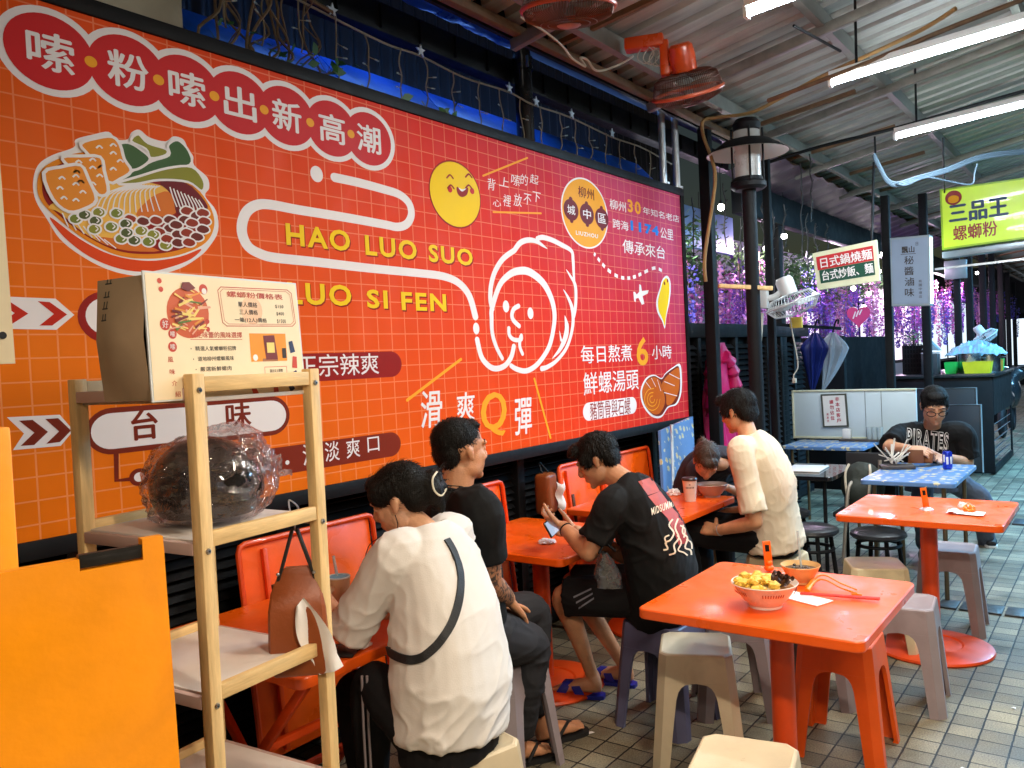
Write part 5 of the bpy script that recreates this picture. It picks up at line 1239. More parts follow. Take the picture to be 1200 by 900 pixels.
# ---------------------------------------------------------------- phone user with the printed tee
def man_phone():
    pel = Vector((3.36, 1.72, .57)); neck = W_(733, 568, 3.74); head = W_(699, 540, 3.84); f = (-.16, .98)
    R, l, ff, hl, hf, hu = seated('man in a black printed tee and black shorts looking down at his phone', f, pel, None, neck, head, (-.34, .82, -.42))
    low = W_(776, 672, 3.66); mid = W_(766, 628, 3.66); up_ = W_(750, 590, 3.69)
    sp = [pel - Vector((0, 0, .07)), low, mid, up_, neck]; sz = [(.165, .125), (.165, .125), (.170, .120), (.165, .095), (.07, .062)]
    shL = neck + l * .175 - Vector((0, 0, .07)); shR = neck - l * .175 - Vector((0, 0, .07))
    elL = W_(690, 648, 3.58); wrL = W_(660, 617, 3.76); elR = W_(738, 655, 4.02); wrR = W_(676, 622, 3.95)
    hipL = pel + l * .09 + ff * .05; hipR = pel - l * .09 + ff * .05
    knL = W_(660, 698, 3.84); anL = Vector((3.405, 2.125, .10)); knR = hipR + ff * .42 - Vector((0, 0, .02)); anR = Vector((3.60, 2.06, .10))
    mb = MB(); torso(mb, sp, [(a - .02, b_ - .02) for a, b_ in sz], l); taper(mb, [neck - hu * .02 - hf * .02, head - hu * .065 - hf * .025], [.056, .054]); H = head_parts(mb, head, hl, hf, hu, 1.02)
    for s_, e, w in ((shL, elL, wrL), (shR, elR, wrR)):
        taper(mb, [s_, s_.lerp(e, .5), e], [.050, .046, .040]); taper(mb, [e, e.lerp(w, .35), w], [.040, .041, .027])
    legs(mb, hipL, knL, anL, hipR, knR, anR, -.004)
    hL, tL = Vector((3.405, 2.075, .022)), Vector((3.325, 2.30, .022)); hR, tR = Vector((3.60, 2.01, .022)), Vector((3.57, 2.25, .022)); foot(mb, hL, tL, anL); foot(mb, hR, tR, anR)
    h1 = MB(); hand(h1, wrL, W_(640, 612, 3.84) - wrL + Vector((0, 0, .015)), Vector((-.4, -.5, -.5)), Vector((.2, .1, .9)), .75, 1.0)
    h2 = MB(); hand(h2, wrR, W_(655, 620, 3.95) - wrR, Vector((.5, .2, -.6)), Vector((0, 0, 1)), .6)
    body_obj(R, mb, [h1, h2], skin_mat('skin_warm', (196, 140, 104)))
    mb = MB(); torso(mb, [pel - Vector((0, 0, .06))] + sp[1:4] + [neck + Vector((0, 0, .008))], [(sz[0][0] + .02, sz[0][1] + .02), (sz[1][0] + .02, sz[1][1] + .018), (sz[2][0] + .016, sz[2][1] + .014), (sz[3][0] + .012, sz[3][1] + .010), (.082, .07)], l)
    for s_, e in ((shL, elL), (shR, elR)): taper(mb, [neck.lerp(s_, .5) - Vector((0, 0, .02)), s_, s_.lerp(e, .4), s_.lerp(e, .72)], [.076, .076, .072, .076], cut=True)
    o, bvh = garment(R, 'tshirt', mb, MATS['black_cotton'], amp=.012, along=(.5, .3, .6), seed=31); collar(R, neck, l, ff, MATS['black_cotton'], .070, .062, .012)
    # back print
    PK = mat('print_dusty_red', srgb(176, 74, 66), .7, var=.25, scale=30); PC = mat('print_bone', srgb(226, 208, 182), .7, var=.15); PD = mat('print_deep_red', srgb(150, 34, 26), .7)
    nb = (-AX_F + Vector((0, 0, .12))).normalized()
    q = lambda L: [W_(560 + x * 300 / 1038, 500 + y * 260 / 900, 3.5) for x, y in L]
    src = MB(PK); src.poly(q([(650, 222), (704, 204), (738, 262), (690, 278)])); src.poly(q([(690, 282), (740, 262), (790, 330), (828, 370), (842, 420), (800, 440), (770, 372), (730, 330)])); src.poly(q([(715, 205), (735, 205), (752, 225), (742, 228)]))
    src.use(PD); src.poly(q([(792, 400), (830, 385), (850, 440), (852, 470), (815, 480), (800, 440)]))
    src.use(PC)
    rn = random.Random(8)
    def squig(L, w):
        P = cr(q(L), 4); 
        for a, b2 in zip(P, P[1:]):
            d = (b2 - a); n = AX_F.cross(d).normalized() * w; src.poly([a - n - AX_F * .001, b2 - n - AX_F * .001, b2 + n - AX_F * .001, a + n - AX_F * .001])
    squig([(790, 375), (775, 400), (795, 430), (780, 460), (760, 470), (770, 495), (752, 500)], .0035); squig([(812, 372), (800, 410), (815, 450), (795, 480), (800, 510), (775, 520)], .0035)
    squig([(835, 390), (830, 430), (850, 450), (840, 490), (862, 500), (866, 520)], .0035); squig([(808, 440), (825, 470), (812, 500), (835, 510), (850, 522)], .003); squig([(776, 440), (758, 450), (765, 475)], .003); squig([(820, 400), (840, 415), (835, 450)], .003); squig([(845, 455), (865, 470), (868, 495)], .003)
    a = q([(706, 360), (812, 318), (702, 330)]); add_text(src, 'MIDSUMMER', a[0], a[1] - a[0], a[2] - a[0], .02)
    mb = MB(); mb.ms = []; print_on(mb, bvh, src, .004, .012, nb); mb.obj('back_print', R)
    mb = MB(); torso(mb, [pel - Vector((0, 0, .10)), pel - Vector((0, 0, .04)), pel + Vector((0, 0, .06))], [(.17, .135), (.172, .135), (.15, .11)], l)
    for a_, k in ((hipL, knL), (hipR, knR)): taper(mb, [a_, a_.lerp(k, .5), a_.lerp(k, .95)], [.098, .094, .088], cut=True)
    o, bv = garment(R, 'shorts', mb, MATS['black_jersey'], amp=.007, along=ff, seed=41)
    mb = MB(); src = MB(mat('stripe_grey', srgb(120, 122, 132), .7))
    for k in range(3):
        a_ = W_(672 + k * 3, 700 + k * 6.5, 3.5); b2 = W_(693 + k * 1.5, 690 + k * 5.5, 3.5); n = Vector((0, 0, .004)); src.poly([a_ - n, b2 - n, b2 + n, a_ + n])
    print_on(mb, bv, src, .002, .02, -AX_F); mb.obj('short_stripes', R)
    MBl = mat('blue_rubber', srgb(28, 40, 150), .45)
    for h, t in ((hL, tL), (hR, tR)):
        sole(R, h, t, MBl, 'slide_sandal'); d = (t - h).normalized(); s2 = Vector((0, 0, 1)).cross(d); L = (t - h).length
        for q0, q1 in ((.42, .80), (.80, .42)):
            mb = MB(MBl); arc = [h + d * (q0 + (q1 - q0) * t_) * L + s2 * (.046 * math.cos(math.pi * t_)) + Vector((0, 0, .004 + .046 * math.sin(math.pi * t_))) for t_ in [k / 10 for k in range(11)]]
            tb = bmesh.new(); pr = None
            for i, p in enumerate(arc):
                row = [tb.verts.new(p + d * w_ + Vector((0, 0, z))) for w_, z in ((-.022, 0), (.022, 0), (.022, .006), (-.022, .006))]
                if pr:
                    for k in range(4): tb.faces.new((pr[k], row[k], row[(k + 1) % 4], pr[(k + 1) % 4]))
                pr = row
            mb.merge(tb); mb.obj('strap', R)
    hair(R, 'hair', H, hl, hf, hu, 1.02, [((0, -.022, .046), (.083, .098, .082)), ((0, -.06, -.002), (.070, .050, .062)), ((0, .055, .080), (.060, .044, .034)), ((.066, .02, .03), (.014, .04, .04)), ((-.066, .02, .03), (.014, .04, .04))], M_hair, None, amp=.0025, tl=.022, ntuft=1300)
    mb = MB(M_black); mb.tube(ring(wrL.lerp(elL, .12), (wrL - elL).normalized().orthogonal().normalized(), (wrL - elL).normalized().cross((wrL - elL).normalized().orthogonal()).normalized(), .030, .030, 20, 2), .004, 6, closed=True); mb.obj('wristband', R)
    # phone
    c = W_(646, 618, 3.83); ph = thing('phone', 'dark smartphone held in the hands of the man in the printed tee', 'phone', c)
    ll, fv, uv = frame_of((-.3, .8, -.45)); Rm = Matrix((ll, fv, uv)).transposed()
    mb = MB(mat('phone_black', (.015, .015, .017), .25, coat=.6)); mb.box(c, (.075, .009, .15), Rm @ Matrix.Rotation(R_(90), 3, 'Y'), .004); mb.obj('case', ph)
    mb = MB(mat('phone_screen', (.03, .035, .04), .08, emit=(.6, .75, 1), estr=.5)); mb.box(c - fv * .0055, (.066, .0015, .14), Rm @ Matrix.Rotation(R_(90), 3, 'Y'), .0005); mb.obj('screen', ph)
    # silver waist bag
    c = W_(711, 668, 3.50); wb = thing('pouch', 'small silver foil pouch hanging at the hip of the man in the printed tee', 'pouch', c)
    def po(u, v):
        a = u * 2 * math.pi; w = .055 * math.sin(min(v * 1.2, 1) * math.pi * .5 + .25) + .006 * noise.noise(Vector((u * 9, v * 7, 2))); return c + AX_R * (w * math.cos(a) + (v - .5) * .02) + AX_F * (.022 * math.sin(a)) + Vector((0, 0, .075 - .15 * v)) + Vector((.004, .004, 0)) * noise.noise(Vector((u * 20, v * 12, 5)))
    mb = MB(mat('silver_foil', srgb(120, 120, 124), .22, .85, bump=.5, bscale=30)); mb.grid(po, 28, 18); mb.obj('pouch_body', wb)
    mb = MB(M_black); mb.tube([c + Vector((0, 0, .07)) - AX_R * .03, c + Vector((0, 0, .11)) + AX_F * .04, c + Vector((0, 0, .08)) + AX_R * .04], .006, 6); mb.obj('strap', wb)
man_phone()

# ---------------------------------------------------------------- man in the cream tee
def man_cream():
    pel = Vector((4.70, 1.68, .57)); neck = W_(878, 513, 4.76); head = W_(864, 483, 4.84); f = (-.10, .99)
    R, l, ff, hl, hf, hu = seated('man in a loose cream tee seen from behind with his hands in his lap', f, pel, None, neck, head, (.16, .95, -.24))
    low = pel.lerp(neck, .25) - ff * .03; mid = pel.lerp(neck, .55) - ff * .055; up_ = pel.lerp(neck, .84) - ff * .045
    sp = [pel - Vector((0, 0, .07)), low, mid, up_, neck]; sz = [(.165, .12), (.160, .115), (.165, .115), (.165, .095), (.065, .06)]
    shL = neck + l * .185 - Vector((0, 0, .06)); shR = neck - l * .185 - Vector((0, 0, .06))
    elL = W_(886, 612, 4.52); wrL = W_(840, 622, 4.72); elR = W_(880, 600, 5.02); wrR = W_(852, 600, 5.08)
    hipL = pel + l * .09 + ff * .05; hipR = pel - l * .09 + ff * .05; knL = hipL + ff * .42 + l * .05; anL = knL - Vector((0, 0, .44)) - ff * .05; knR = hipR + ff * .42; anR = knR - Vector((0, 0, .44)) - ff * .05
    mb = MB(); torso(mb, sp, [(a - .02, b_ - .02) for a, b_ in sz], l); taper(mb, [neck - hu * .03, head - hu * .06 - hf * .025], [.055, .052]); H = head_parts(mb, head, hl, hf, hu, 1.04)
    for s_, e, w in ((shL, elL, wrL), (shR, elR, wrR)):
        taper(mb, [s_, s_.lerp(e, .5), e], [.048, .044, .039]); taper(mb, [e, e.lerp(w, .35), w], [.039, .040, .027])
    legs(mb, hipL, knL, anL, hipR, knR, anR, -.008)
    h1 = MB(); hand(h1, wrL, W_(815, 616, 4.86) - wrL, Vector((-.5, -.3, .3)), Vector((.2, .2, .9)), .9, 1.05)
    h2 = MB(); hand(h2, wrR, W_(832, 612, 5.05) - wrR, Vector((.3, -.4, .6)), Vector((-.6, -.4, .5)), .7, 1.05)
    for h, a in ((Vector((anL.x, anL.y - .06, .022)), anL), (Vector((anR.x, anR.y - .06, .022)), anR)): foot(mb, h, h + ff * .24, a)
    body_obj(R, mb, [h1, h2], skin_mat('skin_light', (208, 152, 112)))
    mb = MB(); torso(mb, [pel - Vector((0, 0, .06)) - ff * .02] + sp[1:4] + [neck + Vector((0, 0, .006))], [(sz[0][0] + .022, sz[0][1] + .034), (sz[1][0] + .020, sz[1][1] + .026), (sz[2][0] + .014, sz[2][1] + .016), (sz[3][0] + .010, sz[3][1] + .010), (.078, .068)], l)
    for s_, e in ((shL, elL), (shR, elR)): taper(mb, [neck.lerp(s_, .5) - Vector((0, 0, .02)), s_, s_.lerp(e, .4), s_.lerp(e, .86)], [.074, .072, .068, .074], cut=True)
    garment(R, 'tshirt', mb, cloth('cream_cotton', (222, 206, 180)), amp=.0105, along=(.55, .5, .5), seed=54, f1=6, f2=13); collar(R, neck, l, ff, MATS['cream_cotton'], .068, .062, .012)
    mb = MB(); torso(mb, [pel - Vector((0, 0, .10)), pel, pel + Vector((0, 0, .07))], [(.17, .135), (.17, .13), (.15, .11)], l); legs(mb, hipL, knL, anL, hipR, knR, anR, .018); garment(R, 'trousers', mb, MATS['black_jersey'], amp=.007, along=ff, seed=55)
    hair(R, 'hair', H, hl, hf, hu, 1.05, [((0, -.020, .046), (.086, .102, .086)), ((0, -.062, .0), (.074, .052, .070)), ((0, .055, .080), (.064, .046, .038)), ((.068, .02, .025), (.014, .042, .042)), ((-.068, .02, .025), (.014, .042, .042))], M_hair, None, amp=.0025, tl=.024, ntuft=1300)
    mb = MB(M_steel); ax = (wrL - elL).normalized(); o1 = ax.orthogonal().normalized(); mb.tube(ring(wrL.lerp(elL, .08), o1, ax.cross(o1), .0305, .0305, 20, 2), .003, 6, closed=True); mb.obj('bracelet', R)
man_cream()

# ---------------------------------------------------------------- girl bent over her bowl
def girl_bowl():
    pel = Vector((5.20, 2.40, .56)); head = W_(828, 541, 5.16); neck = W_(846, 543, 5.30); f = (-.72, -.66)
    R, l, ff, hl, hf, hu = seated('girl with brown tied back hair bent low over her noodle bowl', f, pel, None, neck, head, (-.55, -.38, -.85))
    sp = [pel - Vector((0, 0, .06)), pel.lerp(neck, .3) + Vector((.06, .05, .05)), pel.lerp(neck, .65) + Vector((.06, .05, .08)), neck + Vector((.03, .03, .02)), neck]; sz = [(.15, .11), (.145, .11), (.15, .105), (.10, .08), (.06, .055)]
    shL = neck + l * .15 + Vector((.05, .05, -.04)); shR = neck - l * .15 + Vector((.05, .05, -.04)); elL = shL + ff * .10 - Vector((0, 0, .17)); wrL = Vector((4.88, 2.02, .80)); elR = shR + ff * .1 - Vector((0, 0, .17)); wrR = Vector((4.90, 2.24, .80))
    hipL = pel + l * .085; hipR = pel - l * .085; knL = hipL + ff * .38; knR = hipR + ff * .38; anL = knL - Vector((0, 0, .42)); anR = knR - Vector((0, 0, .42))
    mb = MB(); torso(mb, sp, [(a - .015, b_ - .015) for a, b_ in sz], l); taper(mb, [neck, head - hu * .05 - hf * .03], [.048, .046]); H = head_parts(mb, head, hl, hf, hu, .96, True)
    for s_, e, w in ((shL, elL, wrL), (shR, elR, wrR)): taper(mb, [s_, s_.lerp(e, .5), e], [.04, .036, .032]); taper(mb, [e, e.lerp(w, .35), w], [.032, .031, .022])
    legs(mb, hipL, knL, anL, hipR, knR, anR, -.014); h1 = MB(); hand(h1, wrL, Vector((-.6, .4, -.1)), Vector((0, 0, 1)), Vector((0, 1, .3)), .7, .9); h2 = MB(); hand(h2, wrR, Vector((-.6, -.5, 0)), Vector((0, 0, 1)), Vector((-.3, -1, .3)), .7, .9)
    body_obj(R, mb, [h1, h2], MATS['skin_woman'])
    mb = MB(); torso(mb, sp, [(a + .012, b_ + .012) for a, b_ in sz], l); 
    for s_, e in ((shL, elL), (shR, elR)): taper(mb, [neck.lerp(s_, .5), s_, s_.lerp(e, .75)], [.06, .062, .060], cut=True)
    garment(R, 'blouse', mb, cloth('dark_blouse', (60, 58, 66)), amp=.006, seed=61)
    mb = MB(); legs(mb, hipL, knL, anL, hipR, knR, anR, .012); mb.ball(pel, (.17, .15, .12)); garment(R, 'trousers', mb, MATS['black_jersey'], amp=.005, seed=63)
    hair(R, 'hair', H, hl, hf, hu, .97, [((0, -.026, .040), (.082, .098, .085)), ((0, -.062, .0), (.070, .052, .070)), ((0, .052, .078), (.056, .040, .030)), ((0, -.135, .0), (.03, .05, .03))], M_hairb, None, amp=.002, tl=.03, ntuft=500)
girl_bowl()

# ---------------------------------------------------------------- man with the lettered tee
def man_pirates():
    pel = Vector((7.12, 1.27, .60)); neck = W_(1092, 500, 6.30); head = W_(1095, 476, 6.12); f = (-.96, -.26)
    R, l, ff, hl, hf, hu = seated('man with glasses in a black lettered tee looking into his wallet', f, pel, None, neck, head, (-.86, -.30, -.42))
    sp = [pel - Vector((0, 0, .06)), pel.lerp(neck, .3), pel.lerp(neck, .62), pel.lerp(neck, .88), neck]; sz = [(.18, .13), (.18, .13), (.19, .125), (.185, .10), (.075, .066)]
    shL = neck + l * .205 - Vector((0, 0, .055)); shR = neck - l * .205 - Vector((0, 0, .055))
    elL = W_(1134, 543, 6.25); wrL = W_(1108, 536, 6.00); elR = W_(1041, 524, 6.20); wrR = W_(1066, 526, 5.98)
    hipL = pel + l * .1; hipR = pel - l * .1; knL = W_(1150, 585, 6.45); knR = hipR + ff * .42; anL = W_(1158, 655, 6.75); anR = knR - Vector((0, 0, .45))
    mb = MB(); torso(mb, sp, [(a - .02, b_ - .02) for a, b_ in sz], l); taper(mb, [neck - hu * .02, head - hu * .06 - hf * .02], [.062, .06]); H = head_parts(mb, head, hl, hf, hu, 1.12)
    for s_, e, w in ((shL, elL, wrL), (shR, elR, wrR)): taper(mb, [s_, s_.lerp(e, .5), e], [.056, .05, .043]); taper(mb, [e, e.lerp(w, .35), w], [.043, .043, .029])
    legs(mb, hipL, knL, anL, hipR, knR, anR, -.01)
    h1 = MB(); hand(h1, wrL, W_(1090, 541, 5.93) - wrL, Vector((.4, .2, -.6)), Vector((-.2, .2, .9)), .45, 1.1, .2); h2 = MB(); hand(h2, wrR, W_(1082, 529, 5.92) - wrR, Vector((-.4, -.1, .8)), Vector((.3, .1, .9)), .5, 1.1, .2)
    body_obj(R, mb, [h1, h2], skin_mat('skin_olive', (194, 142, 108)))
    mb = MB(); torso(mb, sp[:4] + [neck + Vector((0, 0, .008))], [(a + .014, b_ + .014) for a, b_ in sz[:4]] + [(.09, .078)], l)
    for s_, e in ((shL, elL), (shR, elR)): taper(mb, [neck.lerp(s_, .5) - Vector((0, 0, .02)), s_, s_.lerp(e, .5), s_.lerp(e, .78)], [.085, .084, .080, .084], cut=True)
    o, bvh = garment(R, 'tshirt', mb, MATS['black_cotton'], amp=.010, along=(.2, .5, 1), seed=71); collar(R, neck, l, ff, MATS['black_cotton'], .080, .072, .012, .5)
    src = MB(mat('print_white_ink', srgb(232, 230, 226), .7)); a = [W_(1062, 524, 5.8), W_(1111, 530, 5.8), W_(1063, 504, 5.8)]; add_text(src, 'PIRATES', a[0], a[1] - a[0], (a[2] - a[0]) * 1.15, .045)
    src.use(MATS['black_cotton']); k = (a[1] - a[0]) * .008; add_text(src, 'PIRATES', a[0] + k, (a[1] - a[0]) * .985, (a[2] - a[0]) * 1.12, -.012)
    mb = MB(); print_on(mb, bvh, src, .006, .012, -AX_F); mb.obj('chest_lettering', R)
    mb = MB(); torso(mb, [pel - Vector((0, 0, .12)), pel, pel + Vector((0, 0, .08))], [(.19, .15), (.19, .15), (.17, .13)], l); legs(mb, hipL, knL, anL, hipR, knR, anR, .02); garment(R, 'jeans', mb, cloth('grey_blue_denim', (84, 92, 108), .8, .2), amp=.007, along=ff, seed=73)
    hh = atz(1158, 672, .0); tt = atz(1172, 675, .0)
    for h, t in ((anL, ff), (anR, ff)):
        mb = MB(); b0 = Vector((h.x, h.y, 0)); s2 = Vector((0, 0, 1)).cross(ff)
        mb.loft([ring(b0 + ff * q + Vector((0, 0, z)), s2, Vector((0, 0, 1)), w, hh_, 16, 2.5) for q, z, w, hh_ in ((-.09, .045, .026, .04), (-.05, .055, .038, .052), (.06, .05, .042, .045), (.15, .035, .048, .032), (.21, .028, .03, .02))])
        garment(R, 'shoe', mb, MATS['black_matte'], .006, .002); sole(R, b0 - ff * .09, b0 + ff * .20, M_white, 'shoe_sole', .014)
    hair(R, 'hair', H, hl, hf, hu, 1.12, [((0, -.020, .048), (.083, .098, .084)), ((0, -.06, .0), (.070, .050, .066)), ((0, .044, .096), (.058, .042, .026)), ((.068, .008, .03), (.012, .034, .036)), ((-.068, .008, .03), (.012, .034, .036))], M_hair, None, amp=.002, tl=.014, ntuft=1300)
    mb = MB(M_black); ax = hf
    for s_ in (-1, 1):
        mb.tube(cr([H(s_ * .010, .104, .002), H(s_ * .030, .104, .016), H(s_ * .055, .098, .012), H(s_ * .058, .096, -.010), H(s_ * .034, .104, -.019), H(s_ * .013, .105, -.012)], 4, True), .0032, 6, closed=True); mb.tube([H(s_ * .058, .097, .008), H(s_ * .082, .03, .008), H(s_ * .084, -.01, .004)], .002, 6)
    mb.tube([H(-.011, .105, .003), H(.011, .105, .003)], .0022, 6); mb.obj('glasses', R)
    mb = MB(M_hair)
    for s_ in (-1, 1): mb.tube([H(s_ * .014, .093, .027), H(s_ * .032, .091, .033), H(s_ * .052, .078, .027)], [.002, .0034, .0015], 6)
    mb.obj('eyebrows', R)
    mb = MB(M_steel); ax = (wrL - elL).normalized(); o1 = ax.orthogonal().normalized(); mb.tube(ring(wrL.lerp(elL, .10), o1, ax.cross(o1), .033, .033, 20, 2), .005, 6, closed=True); mb.obj('wristwatch', R)
    c = W_(1078, 535, 5.90); w = thing('wallet', 'brown leather wallet held open by the man with glasses', 'wallet', c)
    mb = MB(mat('wallet_brown', srgb(110, 62, 30), .5, bump=.1)); mb.box(c - AX_R * .03, (.012, .10, .095), Matrix.Rotation(R_(12), 3, 'Z'), .003); mb.obj('flap', w); mb = MB(MATS['wallet_brown']); mb.box(c + AX_R * .045 - Vector((0, 0, .01)), (.014, .10, .07), Matrix.Rotation(R_(-20), 3, 'Z') @ Matrix.Rotation(R_(25), 3, 'Y'), .003); mb.obj('pocket', w)
man_pirates()
# ================================================================ posts, poles, fence and everything beyond the banner
def post(label, x, y, z1, w=.075, m=None, z0=0, name='steel_post', group='black posts along the alley'):
    mb = MB(m or M_black); mb.span((x - w / 2, y - w / 2, z0), (x + w / 2, y + w / 2, z1), .005)
    if z0 == 0: mb.span((x - w, y - w, .004), (x + w, y + w, .016), .002)
    return mb.obj(name, label=label, cat='post', group=group, loc=(x, y, z0))
post('black steel post with a brown hose, just beyond the banner end', 6.14, 2.60, 3.40, .085)
post('thin black post behind the lantern, wound with string lights', 7.05, 2.45, 3.3, .06)
post('broad black post standing at the fence end under the red and green sign', 8.75, 2.98, 3.4, .14)
post('slim black post directly left of the pale grey light box sign', 8.95, 1.93, 3.1, .075)
for i, (px, X) in enumerate(((1085, 10.4), (1122, 13.2), (1136, 14.6), (1152, 16.4), (1163, 18.4), (1173, 21), (1181, 24.5), (1188, 29))):
    y = atx(px, 350, X).y
    post(['black post behind the light box sign', 'black post under the grey bracket of the lime green sign', 'black post just beyond the lime sign bracket', 'black post behind the white table fan', 'black post among the far row of the alley', 'narrow black post near the small round fan', 'narrow black post near the alley end', 'furthest black post at the alley end'][i], X, y, 3.3, .085 if i < 2 else .10)
mb = MB(mat('bracket_zinc', srgb(150, 156, 160), .4, .6)); p = atx(1120, 316, 13.0); mb.box(p, (.05, .28, .26), None, .01); mb.obj('sign_bracket', label='grey metal bracket box under the lime green sign', cat='bracket', loc=p)
# silver poles and drainpipe above the banner
for k, (x, lab) in enumerate(((5.76, 'silver pole nearer the camera of the pair above the banner end'), (5.99, 'silver pole closest to the banner corner'))):
    mb = MB(M_silver); mb.cyl((x, 2.775, 2.899), (x, 2.775, 3.46), .026, seg=20); mb.cyl((x, 2.775, 2.899), (x, 2.775, 2.912), .045, seg=20); mb.obj('silver_pole', label=lab, cat='pole', group='silver poles', loc=(x, 2.775, 2.9))
mb = MB(mat('black_pvc', (.010, .010, .011), .22, var=.1, spec=.6)); mb.tube([(4.19, 2.915, 2.80), (4.19, 2.915, 3.44)] + cr([(4.19, 2.915, 3.44), (4.185, 2.925, 3.52), (4.16, 2.95, 3.57), (4.08, 2.97, 3.60)], 6), .054, 20); mb.cyl((4.19, 2.915, 3.38), (4.19, 2.915, 3.46), .061, seg=20); mb.obj('drainpipe', label='black drainpipe with an elbow rising behind the banner top', cat='pipe', loc=(4.19, 2.915, 2.8))
mb = MB(mat('pipe_clip', srgb(120, 150, 160), .3, .6)); mb.box((4.16, 2.862, 3.42), (.012, .02, .07), None, .003); mb.obj('pipe_clip', label='small grey clip on the black drainpipe', cat='clip', loc=(4.16, 2.862, 3.42))
# louvred fence beyond the banner
fx = [6.16, 6.98, 7.80, 8.62, 9.44]
fr = thing('louvre_fence', 'black louvred fence panels standing beyond the banner end', 'fence', (7.8, 2.95, 0))
mb = MB(M_louvre)
for a, b2 in zip(fx, fx[1:]):
    for q0, q1 in ((a + .04, (a + b2) / 2 - .02), ((a + b2) / 2 + .02, b2 - .04)): louvre(mb, q0, q1, .12, 1.72, 2.93, .052)
mb.obj('slats', fr)
mb = MB(M_black)
for a, b2 in zip(fx, fx[1:]):
    for q in (a, (a + b2) / 2): mb.span((q - .028, 2.90, .0), (q + .028, 2.97, 1.76), .003)
mb.span((6.12, 2.89, 1.76), (9.5, 2.98, 1.88), .004); mb.span((6.12, 2.89, .03), (9.5, 2.98, .11), .004); mb.span((6.12, 2.975, 0), (9.5, 2.985, 1.76)); mb.obj('frame', fr)
for px, py, X in ((841, 405, 6.98), (951, 410, 9.2)):
    p = aty(px, py, 2.885); mb = MB(M_white); mb.box(p, (.02, .012, .20), None, .004); mb.obj('door_handle', fr)
# bright building and planting behind the fence
M_pale = mat('pale_panel', srgb(206, 222, 226), .55, var=.08)
mb = MB(M_pale); mb.span((6.0, 4.35, 0), (7.45, 4.45, 2.75)); mb.obj('pale_wall', label='pale wall panel behind the purple flowers beside the banner end', cat='wall', loc=(6.7, 4.4, 0))
mb = MB(mat('lilac_wall', srgb(176, 176, 200), .6, var=.1)); mb.span((7.5, 5.6, 0), (30, 5.7, 3.6)); mb.obj('back_building', label='lilac lit building front far behind the flower curtain', cat='building', loc=(18, 5.6, 0))
mb = MB(mat('blue_canopy', srgb(110, 150, 205), .5, var=.15)); mb.span((6.2, 3.4, 2.66), (8.7, 3.46, 3.06), .01); mb.span((6.2, 3.46, 2.9), (8.7, 4.5, 2.95)); mb.obj('blue_canopy', label='pale blue canopy edge glimpsed behind the lantern post', cat='canopy', loc=(7.4, 3.4, 2.6))
mb = MB(mat('pink_soffit', srgb(84, 66, 84), .35, .3, var=.4, scale=5, bump=.4, bscale=12)); mb.grid(lambda u, v: (7.2 + 9 * u, 2.9 - .42 * v, 3.22 + .12 * v + .012 * math.sin(u * 150)), 150, 4); mb.obj('tin_soffit', label='pinkish corrugated tin soffit strip beyond the lantern', cat='soffit', loc=(10, 2.7, 3.2))  # dark tin; the pinkish light it reflects is put into the base colour
mb = MB(M_black); mb.span((7.6, 2.88, 2.92), (26, 2.98, 3.22), .006); mb.obj('fascia_beam', label='black fascia beam continuing over the flower curtain', cat='beam', loc=(15, 2.93, 3.0))
def shopwin(label, x0, x1, y, z0, z1, col, s):
    root = thing('shop_window', label, 'window', ((x0 + x1) / 2, y, z0), 0, 'lit shop windows')
    mb = MB(glow('window_light_%d' % int(x0 * 10), col, s)); mb.span((x0, y, z0), (x1, y + .02, z1)); mb.obj('pane', root)
    mb = MB(M_black)
    for q in (x0, (x0 + x1) / 2, x1): mb.span((q - .025, y - .03, z0), (q + .025, y - .003, z1), .003)
    mb.span((x0, y - .028, z1), (x1, y - .003, z1 + .06)); mb.span((x0, y - .028, z0 - .06), (x1, y - .003, z0)); mb.obj('frame', root)
shopwin('lit pale cyan shop window low behind the purple flowers', 10.2, 12.4, 5.55, .7, 1.95, (.62, .95, 1), .9)
shopwin('lit white shop window behind the heart shaped tag', 12.7, 14.4, 5.55, .7, 1.95, (.9, .95, 1), .8)
shopwin('lit shop window behind the light box sign', 16.0, 19, 5.55, .8, 2.4, (.9, .8, 1), .7)
shopwin('lit shop window at the far end of the flower curtain', 21, 25, 5.55, .8, 2.6, (1, .86, .9), .8)
shopwin('lit pinkish stall window behind the far posts', 15.5, 20, 3.85, 1.3, 2.7, (1, .8, .95), .7)
shopwin('lit bluish stall window behind the furthest posts', 20.5, 28, 3.85, 1.2, 2.7, (.75, .9, 1), .8)
shopwin('upper lit shop window over the flowers', 9.2, 11.6, 5.55, 2.5, 3.0, (1, .92, .84), .8)
